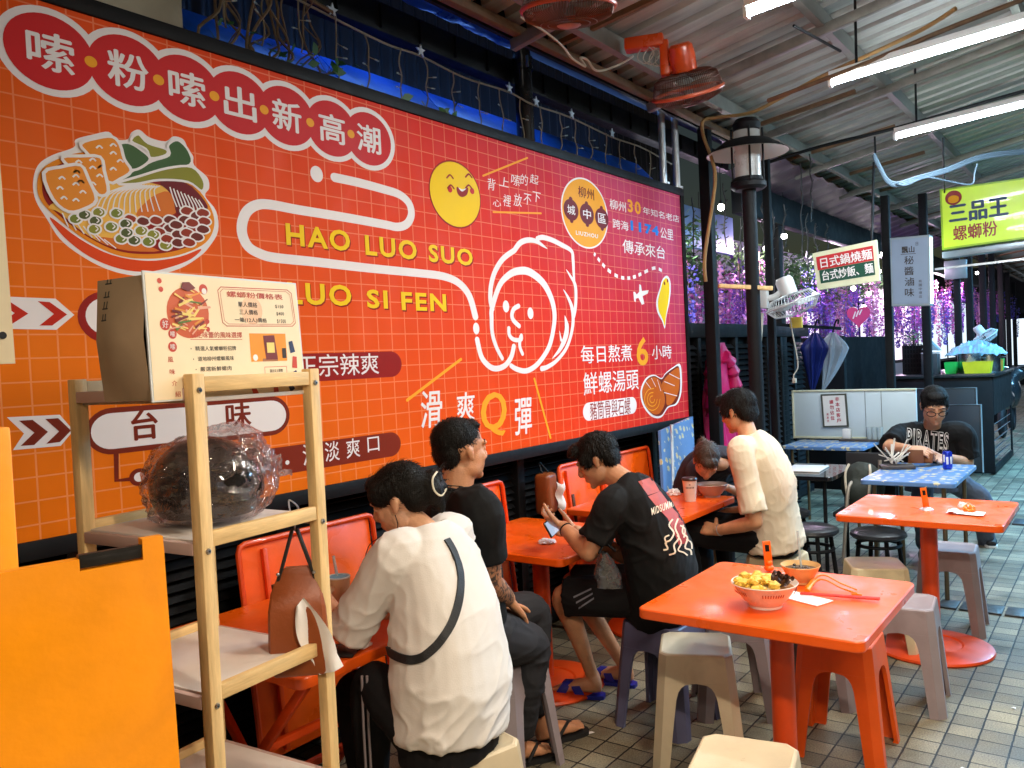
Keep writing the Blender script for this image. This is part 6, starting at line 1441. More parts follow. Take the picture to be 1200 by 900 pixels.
for k, (x, y, z, col, e) in enumerate(((7.0, 3.9, 2.6, (.9, .95, 1), 16), (9.2, 4.0, 2.9, (1, .66, .95), 36), (11.5, 3.9, 2.9, (.95, .7, 1), 48), (14.5, 3.9, 2.9, (.98, .7, 1), 60), (19, 3.8, 2.9, (1, .7, .9), 100))):
    rt = thing('pendant_bulb', ['white glowing bulb near the pale wall panel', 'pinkish glowing bulb above the first purple flowers', 'glowing bulb over the middle of the flower curtain', 'glowing bulb over the flowers behind the light box', 'distant glowing bulb at the alley end'][k], 'bulb', (x, y, z), 0, 'bulbs in the flower curtain')
    mb = MB(glow('bulb_%d' % k, (1, .95, .85), 25)); mb.ball((x, y, z), .045, None, 2); mb.obj('glass', rt)
    mb = MB(M_black); mb.cyl((x, y, z + .04), (x, y, z + .09), .02, seg=10); mb.cyl((x, y, z + .09), (x, y, 3.5), .004, seg=5); mb.obj('cord', rt)
    l = bpy.data.lights.new('bulb_light', 'POINT'); l.energy = e; l.color = col; l.shadow_soft_size = .06
    o = bpy.data.objects.new('bulb_light', l); COL.objects.link(o); o.parent = rt; o.location = (0, -.7, -.15)
for k, (px, py, X) in enumerate(((833, 262, 6.9), (919, 277, 8.6), (898, 291, 8.2), (1030, 318, 12.5), (1032, 298, 13), (1000, 338, 11), (1018, 344, 12), (1050, 330, 13), (1145, 320, 19), (955, 345, 10.5), (1012, 360, 12), (845, 243, 7))):
    p = atx(px, py, X); mb = MB(MATS['bulb_0']); mb.ball(p, .03, None, 2); mb.use(M_black); mb.cyl(p + Vector((0, 0, .025)), p + Vector((0, 0, .06)), .014, seg=8); mb.cyl(p + Vector((0, 0, .06)), p + Vector((0, 0, .5)), .003, seg=4)
    mb.obj('fairy_bulb', label='small white bulb glowing among the hanging purple flowers', cat='bulb', group='small bulbs in the flower curtain', loc=p)
# hanging flower bunches
def petal_mat(n, rgb): 
    m = mat(n, srgb(*rgb), .6, var=.3, scale=30); return m
PM = [petal_mat('petal_purple', (150, 90, 200)), petal_mat('petal_magenta', (216, 110, 206)), petal_mat('petal_violet', (120, 106, 216)), petal_mat('petal_pink', (236, 160, 210))]
M_fol = mat('wisteria_leaf', srgb(74, 104, 62), .5, var=.4, scale=20)
def raceme(seed, m, L):
    rn = random.Random(seed); t = bmesh.new()
    for k in range(int(240 * L)):
        z = -rn.random() ** .8 * L; r = (.055 + .045 * rn.random()) * (1 - (-z / L) * .75); a = rn.random() * 6.3
        c = Vector((r * math.cos(a), r * math.sin(a), z)); d = Vector((rn.uniform(-1, 1), rn.uniform(-1, 1), rn.uniform(-1, .3))).normalized(); s2 = d.orthogonal().normalized(); q = rn.uniform(.014, .026)
        P = [c - d * q, c + s2 * q * .7, c + d * q, c - s2 * q * .7]; vs = [t.verts.new(p + d.cross(s2) * (q * .3 if i % 2 else 0)) for i, p in enumerate(P)]; t.faces.new(vs)
    mb = MB(m); mb.merge(t); mb.use(M_vine); mb.cyl((0, 0, .06), (0, 0, -L * .9), .004, seg=4)
    return mb.mesh('raceme', 90)
racs = [raceme(k, PM[k % 4], .55 + .1 * (k % 5)) for k in range(12)]
def leafclump(seed):
    rn = random.Random(seed); t = bmesh.new()
    for k in range(170):
        c = Vector((rn.gauss(0, .17), rn.gauss(0, .10), rn.gauss(0, .09))); d = Vector((rn.uniform(-1, 1), rn.uniform(-1, 1), rn.uniform(-1, .4))).normalized(); s2 = d.orthogonal().normalized(); q = rn.uniform(.025, .05)
        n = d.cross(s2); vs = [t.verts.new(p) for p in (c - d * q, c + s2 * q * .36 + n * .004, c + d * q, c - s2 * q * .36 + n * .004)]; t.faces.new(vs)
    mb = MB(M_fol); mb.merge(t); return mb.mesh('leaf_clump', 90)
lcs = [leafclump(k) for k in range(5)]
rn = random.Random(77)
FL = []
for x in (6.35, 6.6, 6.9, 7.2, 7.55, 7.8, 8.05, 8.3): FL.append((x, 3.35 + rn.uniform(0, .5), rn.uniform(2.35, 2.55)))
x = 8.5
while x < 19:
    FL.append((x, 3.25 + rn.uniform(0, 1.3), rn.uniform(2.35, 2.75))); x += .115
x = 19
while x < 30: FL.append((x, 2.75 + rn.uniform(0, .9), rn.uniform(2.5, 3.1))); x += .3
x = 13
while x < 20: FL.append((x, 2.75 + rn.uniform(0, .4), rn.uniform(2.4, 2.8))); x += .3
for i, (x, y, z) in enumerate(FL):
    lab = 'hanging purple flower bunch beside the banner end' if x < 8.4 else ('hanging purple and pink flower bunch in the curtain beyond the fence' if x < 19 else 'distant hanging pink flower bunch at the alley end')
    o = put(racs[rn.randrange(12)], 'flower_bunch', None, lab, 'flowers', lab + 'es' if False else ['flower bunches beside the banner', 'flower bunches beyond the fence', 'distant flower bunches'][0 if x < 8.4 else (1 if x < 19 else 2)], None, (x, y, z)); o.rotation_euler = (0, 0, rn.uniform(0, 6)); s_ = rn.uniform(.85, 1.25); o.scale = (s_, s_, s_)
for i in range(44):
    x = 6.3 + i * .22 + rn.uniform(-.1, .1); o = put(lcs[i % 5], 'leaf_clump', None, 'green leaf clump hanging above the purple flowers', 'leaves', 'leaf clumps over the flowers', None, (x, 3.3 + rn.uniform(0, .9), rn.uniform(2.45, 2.8))); o.rotation_euler = (0, 0, rn.uniform(0, 6))
# pink heart tag
p = atx(1006, 370, 10.2); hp = [Vector((p.x, p.y + .13 * 16 * math.sin(t) ** 3 / 16, p.z + .13 * (13 * math.cos(t) - 5 * math.cos(2 * t) - 2 * math.cos(3 * t) - math.cos(4 * t)) / 15)) for t in [k * 2 * math.pi / 40 for k in range(40)]]
mb = MB(mat('heart_pink', srgb(206, 60, 120), .5)); mb.prism(hp, (.01, 0, 0)); mb.use(PW)
for k in range(3): mb.beam((p.x - .003, p.y + .06 - k * .035, p.z - .03 + .02 * k), (p.x - .003, p.y + .03 - k * .035, p.z + .05 + .01 * k), .004, .014)
mb.obj('heart_tag', label='pink heart shaped tag with white strokes hanging in the flowers', cat='tag', loc=p)

# ---------------------------------------------------------------- lantern on its post
lx, ly = 5.90, 2.18
lant = thing('street_lantern', 'black lantern post with a wide white saucer shade and frosted glass', 'lantern', (lx, ly, 0))
mb = MB(M_black); mb.cyl((lx, ly, 0), (lx, ly, 2.79), .05, seg=20); mb.cyl((lx, ly, 0), (lx, ly, .03), .10, seg=20); mb.obj('pole', lant)
mb = MB(M_black); mb.lathe([(0, 2.78), (.10, 2.78), (.125, 2.80), (.125, 2.83), (.105, 2.845), (.10, 2.87), (0, 2.87)], (lx, ly, 0), 28)
mb.lathe([(0, 3.21), (.09, 3.21), (.10, 3.25), (.075, 3.285), (0, 3.30)], (lx, ly, 0), 28)
for k in range(4): a = k * math.pi / 2 + .5; mb.cyl((lx + .108 * math.cos(a), ly + .108 * math.sin(a), 2.84), (lx + .108 * math.cos(a), ly + .108 * math.sin(a), 3.22), .008, seg=8)
mb.obj('cage', lant)
mb = MB(mat('lantern_shade', srgb(208, 204, 192), .5, var=.05)); mb.lathe([(.105, 3.135), (.16, 3.12), (.275, 3.045), (.285, 3.04)], (lx, ly, 0), 40); mb.use(M_black); mb.lathe([(.288, 3.043), (.165, 3.126), (.105, 3.142)], (lx, ly, 0), 40); mb.obj('saucer_shade', lant)
mb = MB(mat('frosted_glass', (.28, .28, .27), .3, var=.1, emit=(1, .9, .78), estr=.04)); mb.lathe([(0, 2.871), (.092, 2.872), (.092, 3.20), (0, 3.205)], (lx, ly, 0), 28); mb.obj('glass', lant)
# brown hose looped down the post
mb = MB(mat('brown_hose', srgb(150, 116, 68), .6, var=.2, scale=20)); pts = cr([dep(*q) for q in ((1120, 10, 4.6), (1080, 35, 4.8), (1010, 68, 5.1), (966, 88, 5.5), (920, 112, 5.8), (880, 132, 5.95), (838, 138, 6.1), (824, 142, 6.1), (824, 158, 6.1), (834, 186, 6.08), (838, 205, 6.06), (836, 232, 6.05), (826, 300, 6.05), (827, 330, 6.05))], 6); mb.tube(pts, .013, 8); mb.obj('brown_hose', label='brown hose hanging from the roof down the black post', cat='hose', loc=pts[40])
mb = MB(M_wood); mb.beam(dep(842, 335, 6.0), dep(905, 338, 6.0), .04, .03, .004); mb.obj('wood_batten', label='short bare wooden batten tied between the two black posts', cat='batten', loc=dep(870, 336, 6.0))

# ---------------------------------------------------------------- fans
def ceiling_fan(label, c, axis, arm_from, col=(206, 70, 14)):
    c = Vector(c); ax = Vector(axis).normalized(); q = ax.to_track_quat('Z', 'Y').to_matrix().to_4x4(); M = Matrix.Translation(c) @ q
    root = thing('wall_fan', label, 'fan', c, 0, 'orange ceiling fans')
    mo = mat('fan_orange', srgb(*col), .3, var=.08, coat=.2); mg = mat('fan_grille', srgb(92, 58, 46), .45, .4); mri = mat('fan_rim', srgb(176, 78, 48), .35)
    mb = MB(mg); tr = lambda v: M @ Vector(v)
    for k in range(96):
        a = k * 2 * math.pi / 96; ca, sa = math.cos(a), math.sin(a)
        mb.tube([tr((.055 * ca, .055 * sa, .112)), tr((.13 * ca, .13 * sa, .108)), tr((.176 * ca, .176 * sa, .085)), tr((.194 * ca, .194 * sa, .02)), tr((.196 * ca, .196 * sa, 0)), tr((.184 * ca, .184 * sa, -.035)), tr((.12 * ca, .12 * sa, -.060)), tr((.05 * ca, .05 * sa, -.065))], .0016, 4, False)
    for r, z in ((.15, .102), (.185, .06), (.12, -.060), (.09, -.063)): mb.tube([tr((r * math.cos(a), r * math.sin(a), z)) for a in [k * 2 * math.pi / 40 for k in range(40)]], .0022, 5, closed=True)
    mb.obj('grille', root)
    mb = MB(mri); mb.tube([tr((.197 * math.cos(a), .197 * math.sin(a), 0)) for a in [k * 2 * math.pi / 48 for k in range(48)]], .011, 8, closed=True); mb.obj('rim', root)
    mb = MB(mat('fan_badge', srgb(150, 104, 96), .3)); mb.lathe([(0, -.080), (.04, -.076), (.052, -.068), (.05, -.064)], M, 28); mb.obj('badge', root)
    mb = MB(mat('fan_blade', srgb(120, 62, 46), .35, alpha=.8))
    for k in range(3):
        a0 = k * 2.094
        mb.grid(lambda u, v: tr(((.03 + .14 * u) * math.cos(a0 + (v - .5) * 1.3), (.03 + .14 * u) * math.sin(a0 + (v - .5) * 1.3), -.02 + (v - .5) * .06)), 5, 5)
    mb.obj('blades', root)
    mb = MB(mo); mb.lathe([(0, .265), (.05, .265), (.066, .25), (.074, .19), (.072, .118), (.05, .108)], M, 28); mb.obj('motor', root)
    mb = MB(mo); top = tr((0, 0, .16)); af = Vector(arm_from); side = (af - top); side.z = 0; side.normalize()
    p1 = top + side * .10 + Vector((0, 0, -.06)); p2 = top + side * .10 + Vector((0, 0, .14)); mb.beam(p1, p2, .06, .05, .01, (side.x, side.y, 0)); mb.beam(p2, p2 + side * .22 - Vector((0, 0, .0)), .09, .07, .012); mb.beam(p1 + Vector((0, 0, .02)), top, .04, .04, .006); mb.obj('bracket', root)
    return root, p2
c2 = dep(806, 108, 4.75)
ceiling_fan('orange caged fan hanging tilted above the silver poles', c2, (-.45, -.05, 1), c2 + Vector((-.35, .75, .2)))
c1 = dep(666, 10, 3.55)
ceiling_fan('orange caged fan at the picture top, seen from below', c1, (-.16, -.10, 1), c1 + Vector((-.4, .8, .2)))
mb = MB(M_wire)
for k in range(5): p = dep(756 + k * 7, 64 + k * 1.5, 4.72); mb.tube(cr([p + Vector((0, 0, .05)), p + Vector((.01, -.05, .0)), p + Vector((0, .0, -.05)), p + Vector((0, .05, 0))], 4, True), .003, 5, closed=True)
pts = cr([dep(*q) for q in ((742, 66, 4.8), (725, 76, 4.6), (700, 83, 4.45), (688, 70, 4.4), (680, 68, 4.35), (686, 78, 4.35), (670, 68, 4.3), (660, 55, 4.2), (640, 38, 4.1), (610, 20, 4.0))], 6); mb.tube(pts, .006, 6); mb.obj('fan_cable', label='pale looped cable running from the orange fan along the roof edge', cat='cable', loc=pts[10])
def white_fan(label, c, axis, base, S=1.0, name='white_fan'):
    c = Vector(c); ax = Vector(axis).normalized(); M = Matrix.Translation(c) @ ax.to_track_quat('Z', 'Y').to_matrix().to_4x4() @ Matrix.Scale(S, 4); tr = lambda v: M @ Vector(v)
    root = thing(name, label, 'fan', c, 0, 'white fans'); m = mat('fan_white', srgb(214, 220, 220), .35, var=.05)
    mb = MB(m)
    for k in range(44):
        a = k * 2 * math.pi / 44; ca, sa = math.cos(a), math.sin(a); mb.tube([tr((.05 * ca, .05 * sa, .07)), tr((.14 * ca, .14 * sa, .06)), tr((.185 * ca, .185 * sa, 0)), tr((.14 * ca, .14 * sa, -.06)), tr((.04 * ca, .04 * sa, -.08))], .0022, 4, False)
    mb.tube([tr((.187 * math.cos(a), .187 * math.sin(a), 0)) for a in [k * 2 * math.pi / 36 for k in range(36)]], .007, 6, closed=True); mb.obj('grille', root)
    mb = MB(m)
    for k in range(3):
        a0 = k * 2.094; mb.grid(lambda u, v: tr(((.03 + .13 * u) * math.cos(a0 + (v - .5) * 1.3), (.03 + .13 * u) * math.sin(a0 + (v - .5) * 1.3), (v - .5) * .05)), 4, 4)
    mb.obj('blades', root)
    mb = MB(m); mb.lathe([(0, .20), (.05, .195), (.062, .17), (.06, .07), (.03, .06)], M, 22); mb.obj('motor', root)
    mb = MB(m); b0 = tr((0, 0, .13)); mb.tube(cr([b0, b0.lerp(Vector(base), .5) + Vector((0, 0, -.03)), Vector(base)], 5), .022 * S, 10); mb.box(Vector(base), (.06, .06, .16), None, .012); mb.obj('bracket', root)
white_fan('white wall fan on the lantern post facing down towards the diners', dep(929, 356, 6.7), (-.10, .30, 1), dep(896, 350, 6.75), 1.15)
mb = MB(M_wire); mb.tube(cr([dep(*q) for q in ((893, 367, 6.7), (892, 385, 6.7), (890, 412, 6.7))], 4), .014, 8); mb.tube(cr([dep(*q) for q in ((926, 372, 6.75), (929, 392, 6.8), (933, 412, 6.8), (935, 430, 6.8), (930, 440, 6.8), (931, 446, 6.8))], 5), .005, 6); mb.box(dep(931, 446, 6.8), (.03, .03, .04), None, .004); mb.obj('power_cable', label='white cord with a plug dangling from the white wall fan', cat='cord', loc=dep(929, 392, 6.8))
mb = MB(mat('yellow_tape', srgb(210, 190, 80), .5)); mb.box(dep(933, 378, 6.9), (.03, .10, .09), None, .004); mb.obj('yellow_box', label='small yellow box under the white wall fan', cat='box', loc=dep(933, 378, 6.9))

# ---------------------------------------------------------------- hanging signs
def sign(label, TL, TR, BR, BL, X, m_frame, depth=.06):
    P = [atx(*q, X) for q in (TL, TR, BR, BL)]; c = sum(P, Vector()) / 4
    root = thing('hanging_sign', label, 'sign', c); return root, P, c
def sq(P, u, v, k=0):   # u from left, v from bottom, on the camera-facing side
    TL, TR, BR, BL = P; return (BL.lerp(BR, u)).lerp(TL.lerp(TR, u), v) + Vector((-.002 * k, 0, 0))
def squad(mb, P, u0, v0, u1, v1, k): mb.poly([sq(P, u0, v0, k), sq(P, u1, v0, k), sq(P, u1, v1, k), sq(P, u0, v1, k)])
def stext(mb, P, s, u0, v0, u1, v1, k, bold=.02): add_text(mb, s, sq(P, u0, v0, k), sq(P, u1, v0, k) - sq(P, u0, v0, k), sq(P, u0, v1, k) - sq(P, u0, v0, k), bold)
# red and green board
rt, P, c = sign('tilted cream sign with red and green bands of white noodle lettering', (952, 297), (1027, 281), (1031, 329), (958, 340), 7.28, None)
mb = MB(mat('sign_cream', srgb(226, 226, 190), .45, var=.05)); mb.prism(P, (.035, 0, 0)); mb.obj('board', rt)
mb = MB(mat('sign_red', srgb(196, 40, 46), .45)); squad(mb, P, .05, .52, .94, .88, 1); mb.obj('red_band', rt)
mb = MB(mat('sign_green', srgb(24, 78, 60), .45)); squad(mb, P, .07, .16, .94, .515, 1); mb.obj('green_band', rt)
mb = MB(PW); stext(mb, P, '日式鍋燒麵', .11, .56, .92, .83, 2.4, .012); mb.obj('lettering', rt); mb = MB(PW); stext(mb, P, '台式炒飯、麵', .11, .22, .92, .48, 2.4, .012); mb.obj('lettering', rt)
mb = MB(M_black); mb.cyl(P[1].lerp(P[0], .08) + Vector((.018, 0, -.02)), dep(1024, 190, 7.0), .010, seg=8); mb.obj('hanger', rt)
# pale light box
rt, P, c = sign('pale grey light box sign with black brush lettering, lit along its side', (1043, 279), (1089, 275), (1090, 358), (1045, 359), 8.7, None)
mb = MB(mat('lightbox_face', srgb(124, 140, 164), .4, var=.05, emit=(.70, .80, .95), estr=.06)); Q = [sq(P, a, b, 0) for a, b in ((.04, .03), (.96, .03), (.96, .97), (.04, .97))]; mb.poly([q + Vector((-.004, 0, 0)) for q in Q]); mb.obj('face', rt)
mb = MB(mat('lightbox_frame', srgb(150, 162, 170), .35, .3)); mb.prism(P, (.16, 0, 0)); mb.obj('frame', rt)
mb = MB(glow('lightbox_side', (.72, .93, 1), 3.0)); a, b2 = P[1], P[2]; o_ = Vector((0, -.003, 0)); mb.poly([a + o_ + Vector((.02, 0, -.02)), a + o_ + Vector((.14, 0, -.02)), b2 + o_ + Vector((.14, 0, .02)), b2 + o_ + Vector((.02, 0, .02))]); mb.obj('lit_side', rt)
mb = MB(INK)
for k, ch in enumerate('秘醬滷味'): stext(mb, P, ch, .36, .60 - k * .155, .60, .72 - k * .155, 3, .008)
mb.obj('lettering', rt); mb = MB(INK)
stext(mb, P, '飄山', .30, .765, .62, .86, 3, .02); squad(mb, P, .27, .745, .66, .752, 3.5); stext(mb, P, '日', .66, .86, .72, .91, 3, .006); mb.obj('lettering', rt); mb = MB(INK)
for k, ch in enumerate('桃園中壢店'): stext(mb, P, ch, .72, .33 - k * .055, .80, .37 - k * .055, 3, .004)
mb.obj('lettering', rt)
# lime sign
X3 = 8.86
P = [atx(1101, 222, X3), atx(1104, 293, X3)]; TLz, BLz = P[0], P[1]
yw = 1.15; dzt = (atx(1200, 208, X3).z - TLz.z) / (atx(1200, 208, X3).y - TLz.y); dzb = (atx(1200, 280, X3).z - BLz.z) / (atx(1200, 280, X3).y - BLz.y)
P = [TLz, TLz + Vector((0, -yw, -yw * dzt)), BLz + Vector((0, -yw, -yw * dzb)), BLz]
rt = thing('hanging_sign', 'lime green noodle stall sign with dark blue and red lettering', 'sign', sum(P, Vector()) / 4)
mb = MB(mat('sign_lime', srgb(196, 224, 40), .35, var=.04, coat=.3, emit=srgb(190, 225, 50), estr=.22)); mb.poly([sq(P, a, b, 1.5) for a, b in ((.015, .03), (.985, .03), (.985, .97), (.015, .97))]); mb.obj('face', rt)
mb = MB(mat('sign_lime_frame', srgb(150, 190, 20), .4)); mb.prism(P, (.14, 0, 0)); mb.obj('frame', rt)
mb = MB(mat('sign_navy', srgb(30, 60, 96), .5)); w = (1178 - 1107) / (1200 - 1101) * (TLz.y - atx(1200, 208, X3).y) / yw
stext(mb, P, '三品王', .066, .42, .478, .72, 2.6, .03); mb.obj('lettering', rt)
mb = MB(mat('sign_crimson', srgb(150, 30, 44), .5)); stext(mb, P, '螺螄粉', .088, .12, .40, .36, 2.6, .012); mb.obj('lettering', rt)
cc = sq(P, .10, .83, 3); mb = MB(mat('sign_emblem', srgb(150, 20, 30), .5)); mb.poly([cc + Vector((0, .07 * math.cos(a), .068 * math.sin(a))) for a in [k * math.pi / 14 for k in range(28)]]); mb.use(POr); mb.poly([cc + Vector((-.002, .046 * math.cos(a), -.008 + .03 * math.sin(a) - (.012 if math.sin(a) < 0 else 0))) for a in [k * math.pi / 12 for k in range(24)]]); mb.obj('emblem', rt)
mb = MB(mat('sign_rail', srgb(150, 160, 168), .4, .5)); mb.beam(P[3] + Vector((.06, 0, -.05)), P[2] + Vector((.06, 0, -.05)), .14, .06, .006); mb.obj('rail', rt)
mb = MB(M_steel); mb.beam(P[3] + Vector((.2, .1, -.16)), P[2] + Vector((.2, -.3, -.16)), .02, .02); mb.obj('sign_bar', label='thin steel bar under the lime green sign', cat='bar', loc=P[3] + Vector((.2, .1, -.16)))
# white cable bundle at the roof
mb = MB(mat('blue_white_cable', srgb(78, 98, 114), .5))
for k, dz in enumerate((0, .03, -.03)):
    pts = cr([dep(x, y + dz * 60, 6.6) for x, y in ((1024, 182), (1032, 198), (1040, 212), (1052, 216), (1075, 209), (1110, 199), (1150, 184), (1200, 178), (1260, 176))], 6); mb.tube(pts, .012, 6)
mb.tube(cr([dep(x, y, 6.58) for x, y in ((1050, 215), (1062, 217), (1085, 208), (1110, 212), (1138, 216), (1142, 203), (1145, 192))], 5), .006, 6); mb.obj('cable_bundle', label='pale blue white cable bundle sagging under the roof above the lime sign', cat='cable', loc=dep(1075, 209, 6.6))
for (a, b2, lab) in (((1025, 160, 6.9), (1026, 182, 6.9), 'short dark rod from which the cable bundle hangs'), ((930, 30, 4.6), (985, 60, 5.0), 'thin dark rod across the ribbed roof near the fan'), ((1105, 162, 6.7), (1107, 230, 8.0), 'thin dark rod dropping to the lime green sign')):
    mb = MB(M_black); mb.cyl(dep(*a), dep(*b2), .008, seg=6); mb.obj('hanging_rod', label=lab, cat='rod', loc=dep(*a))
for (pts, lab) in ((((900, 118, 5.2), (950, 99, 5.0), (1020, 72, 4.8), (1110, 34, 4.6), (1210, -5, 4.4)), 'brown conduit running along the roof between the first two tubes'), (((870, 200, 7.2), (960, 172, 7.0), (1050, 150, 6.8), (1160, 118, 6.5), (1210, 104, 6.4)), 'dark conduit running along the roof behind the second tube')):
    mb = MB(M_rust if 'brown' in lab else M_black); mb.tube(cr([dep(*q) for q in pts], 5), .014, 8); mb.obj('conduit', label=lab, cat='conduit', loc=dep(*pts[1]))
# roof rafters across the alley
for k in range(11):
    x = 2.1 + k * 1.55; mb = MB(MATS['purlin_zinc']); mb.beam((x, 2.6, roof_z(2.6) - .13), (x, -3.2, roof_z(-3.2) - .13), .04, .06, .004)
    mb.obj('roof_rafter', label='zinc rafter crossing under the ribbed roof', cat='rafter', group='roof rafters', loc=(x, 0, roof_z(0)))

# ---------------------------------------------------------------- fence side: raincoat, umbrellas, folded patterned table
def flower_mat(name, base=(92, 132, 186), spot=(206, 200, 168), sc=16):
    m = mat(name, srgb(*base), .4, var=.1, coat=.2); N, L, b = nodes(m); tc = N.new('ShaderNodeTexCoord'); v = N.new('ShaderNodeTexVoronoi'); v.inputs['Scale'].default_value = sc; v.inputs['Randomness'].default_value = .55; L.new(tc.outputs['Object'], v.inputs[0])
    nz = N.new('ShaderNodeTexNoise'); nz.inputs['Scale'].default_value = sc * 4; L.new(tc.outputs['Object'], nz.inputs[0]); ad = N.new('ShaderNodeMath'); ad.operation = 'MULTIPLY_ADD'; ad.inputs[1].default_value = .45; L.new(nz.outputs[0], ad.inputs[0]); L.new(v.outputs['Distance'], ad.inputs[2])
    r = N.new('ShaderNodeValToRGB'); L.new(ad.outputs[0], r.inputs[0]); e = r.color_ramp.elements; e[0].position = .30; e[0].color = (*srgb(230, 190, 80), 1); e[1].position = .56; e[1].color = (*srgb(*base), 1)
    k = e.new(.40); k.color = (*srgb(*spot), 1); k = e.new(.52); k.color = (*srgb(*spot), 1); L.new(r.outputs[0], b.inputs['Base Color']); return m
FM = flower_mat('blue_flower_laminate')
rt = thing('folded_flower_table', 'folded table with a blue flowered top leaning at the banner end', 'folded table', (5.95, 2.72, 0))
mb = MB(FM); mb.prism([aty(774, 505, 2.66), aty(812, 488, 2.70), aty(818, 600, 2.55), aty(780, 612, 2.52)], (.0, .02, 0)); mb.obj('top_panel', rt)
mb = MB(M_steel); mb.cyl(aty(787, 498, 2.63), aty(790, 605, 2.50), .012, seg=10); mb.obj('steel_leg', rt)
rc = thing('raincoat', 'bright pink raincoat hanging on a hook on the louvre fence', 'raincoat', aty(835, 402, 2.8))
mb = MB(mat('pink_nylon', srgb(206, 34, 104), .35, var=.15, bump=.3, bscale=12))
def coat(u, v):
    a = (u - .5) * 2; w = .06 + .20 * min(1, v * 3.2) ** .6 + .05 * v; th = .05 + .045 * v
    ang = a * math.pi; fold = .022 * math.sin(ang * 9 + 2 * math.sin(v * 4)) * min(1, v * 2) + .02 * noise.noise(Vector((a * 6, v * 4, 3)))
    c0 = aty(838, 402, 2.82); return Vector((c0.x + w * math.sin(ang) + fold * .5, c0.y - .03 - th * math.cos(ang) * .8 - fold, c0.z - .86 * v))
mb.grid(coat, 72, 30); mb.obj('coat_body', rc)
mb = MB(MATS['pink_nylon'])
for s_ in (-1, 1):
    c0 = aty(838, 412, 2.78); pts = [c0 + Vector((s_ * .08, -.04, -.04)), c0 + Vector((s_ * .20, -.05, -.12)), c0 + Vector((s_ * .26, -.06, -.30)), c0 + Vector((s_ * .27, -.06, -.52))]; P2 = cr(pts, 5); mb.tube(P2, [.05 + .014 * math.sin(i * 2.1) for i in range(len(P2))], 14)
mb.obj('sleeves', rc)
mb = MB(M_steel); p = aty(835, 400, 2.84); mb.tube(cr([p + Vector((0, .06, .05)), p, p + Vector((0, -.03, .01)), p + Vector((0, -.03, .04))], 5), .006, 6); mb.obj('coat_hook', label='steel hook above the pink raincoat on the fence', cat='hook', loc=p)
def umbrella(label, top, tip, rad, m, lean):
    top, tip = Vector(top), Vector(tip); rt = thing('umbrella', label, 'umbrella', top, 0, 'closed umbrellas on the fence'); ax = (tip - top).normalized(); s1 = ax.orthogonal().normalized(); s2 = ax.cross(s1); L = (tip - top).length
    def um(u, v): a = u * 2 * math.pi; r = rad * (.18 + .82 * min(1, v * 4)) * (1 - max(0, v - .15) / .9) * (1 + .25 * math.sin(a * 8)); return top + ax * (v * L) + (s1 * math.cos(a) + s2 * math.sin(a) * .55) * r + lean * (v * (1 - v))
    mb = MB(m); mb.grid(um, 64, 16); mb.obj('canopy', rt)
    mb = MB(M_black); mb.tube(cr([top + ax * .05, top - ax * .05, top - ax * .12 + s1 * .02, top - ax * .13 + s1 * .06, top - ax * .09 + s1 * .07], 5), .009, 8); mb.obj('hook_handle', rt)
umbrella('closed navy blue umbrella hooked on the end of the louvre fence', dep(955, 390, 8.6), dep(952, 462, 8.6), .19, mat('navy_nylon', srgb(28, 44, 120), .4, var=.15), Vector((0, 0, 0)))
umbrella('closed pale clear umbrella hooked beside the navy umbrella', dep(976, 390, 8.5), dep(964, 458, 8.5), .20, mat('clear_vinyl', srgb(170, 186, 200), .2, var=.1, alpha=.7), Vector((0, -.15, 0)))
mb = MB(M_black); mb.beam(aty(905, 380, 2.86), dep(985, 385, 8.6), .03, .03); mb.obj('hanging_rail', label='black rail on which the umbrellas hang', cat='rail', loc=dep(960, 384, 8.6))
mb = MB(mat('dark_partition', (.004, .004, .005), .7, spec=.15)); mb.span((9.8, 2.6, 0), (9.9, 3.4, 1.75), .01); mb.span((9.9, 2.95, 0), (14, 3.0, 1.75)); mb.obj('dark_partition', label='black partition screen behind the umbrellas and the notice board', cat='partition', loc=(10, 3, 0))

# ---------------------------------------------------------------- right side: tables, board, counter
def leg_table(label, x0, x1, y0, y1, z, m, edge, group='patterned tables'):
    cx, cy = (x0 + x1) / 2, (y0 + y1) / 2; root = thing('square_table', label, 'table', (cx, cy, 0), 0, group)
    mb = MB(m); mb.loft([rrect(cx, cy, x1 - x0, y1 - y0, .03, z - .03), rrect(cx, cy, x1 - x0 + .006, y1 - y0 + .006, .033, z - .026), rrect(cx, cy, x1 - x0 + .006, y1 - y0 + .006, .033, z - .004), rrect(cx, cy, x1 - x0, y1 - y0, .03, z)]); mb.obj('tabletop', root)
    for x in (x0 + .07, x1 - .07):
        for y in (y0 + .07, y1 - .07): mb = MB(edge); mb.cyl((x, y, 0), (x, y, z - .03), .014, seg=12); mb.obj('leg', root)
    return root
M_tub = mat('table_tube', srgb(120, 104, 80), .35, .7)
leg_table('blue flowered square table with a bundle of straws and a blue can', 5.70, 6.62, .89, 1.44, .755, FM, M_tub)
leg_table('blue flowered table pushed under the white notice board', 7.50, 8.08, 1.86, 2.56, .755, FM, M_tub)
leg_table('low black table with a glossy top and a folded menu', 5.98, 6.66, 1.70, 2.30, .72, mat('black_gloss', (.010, .010, .012), .12, coat=.5), M_black)
mb = MB(M_white); mb.box((6.33, 1.98, .726), (.34, .26, .010), Matrix.Rotation(R_(4), 3, 'Z'), .002); mb.obj('menu_sheet', label='pale laminated menu lying on the low black table', cat='menu', loc=(6.33, 1.98, .722))
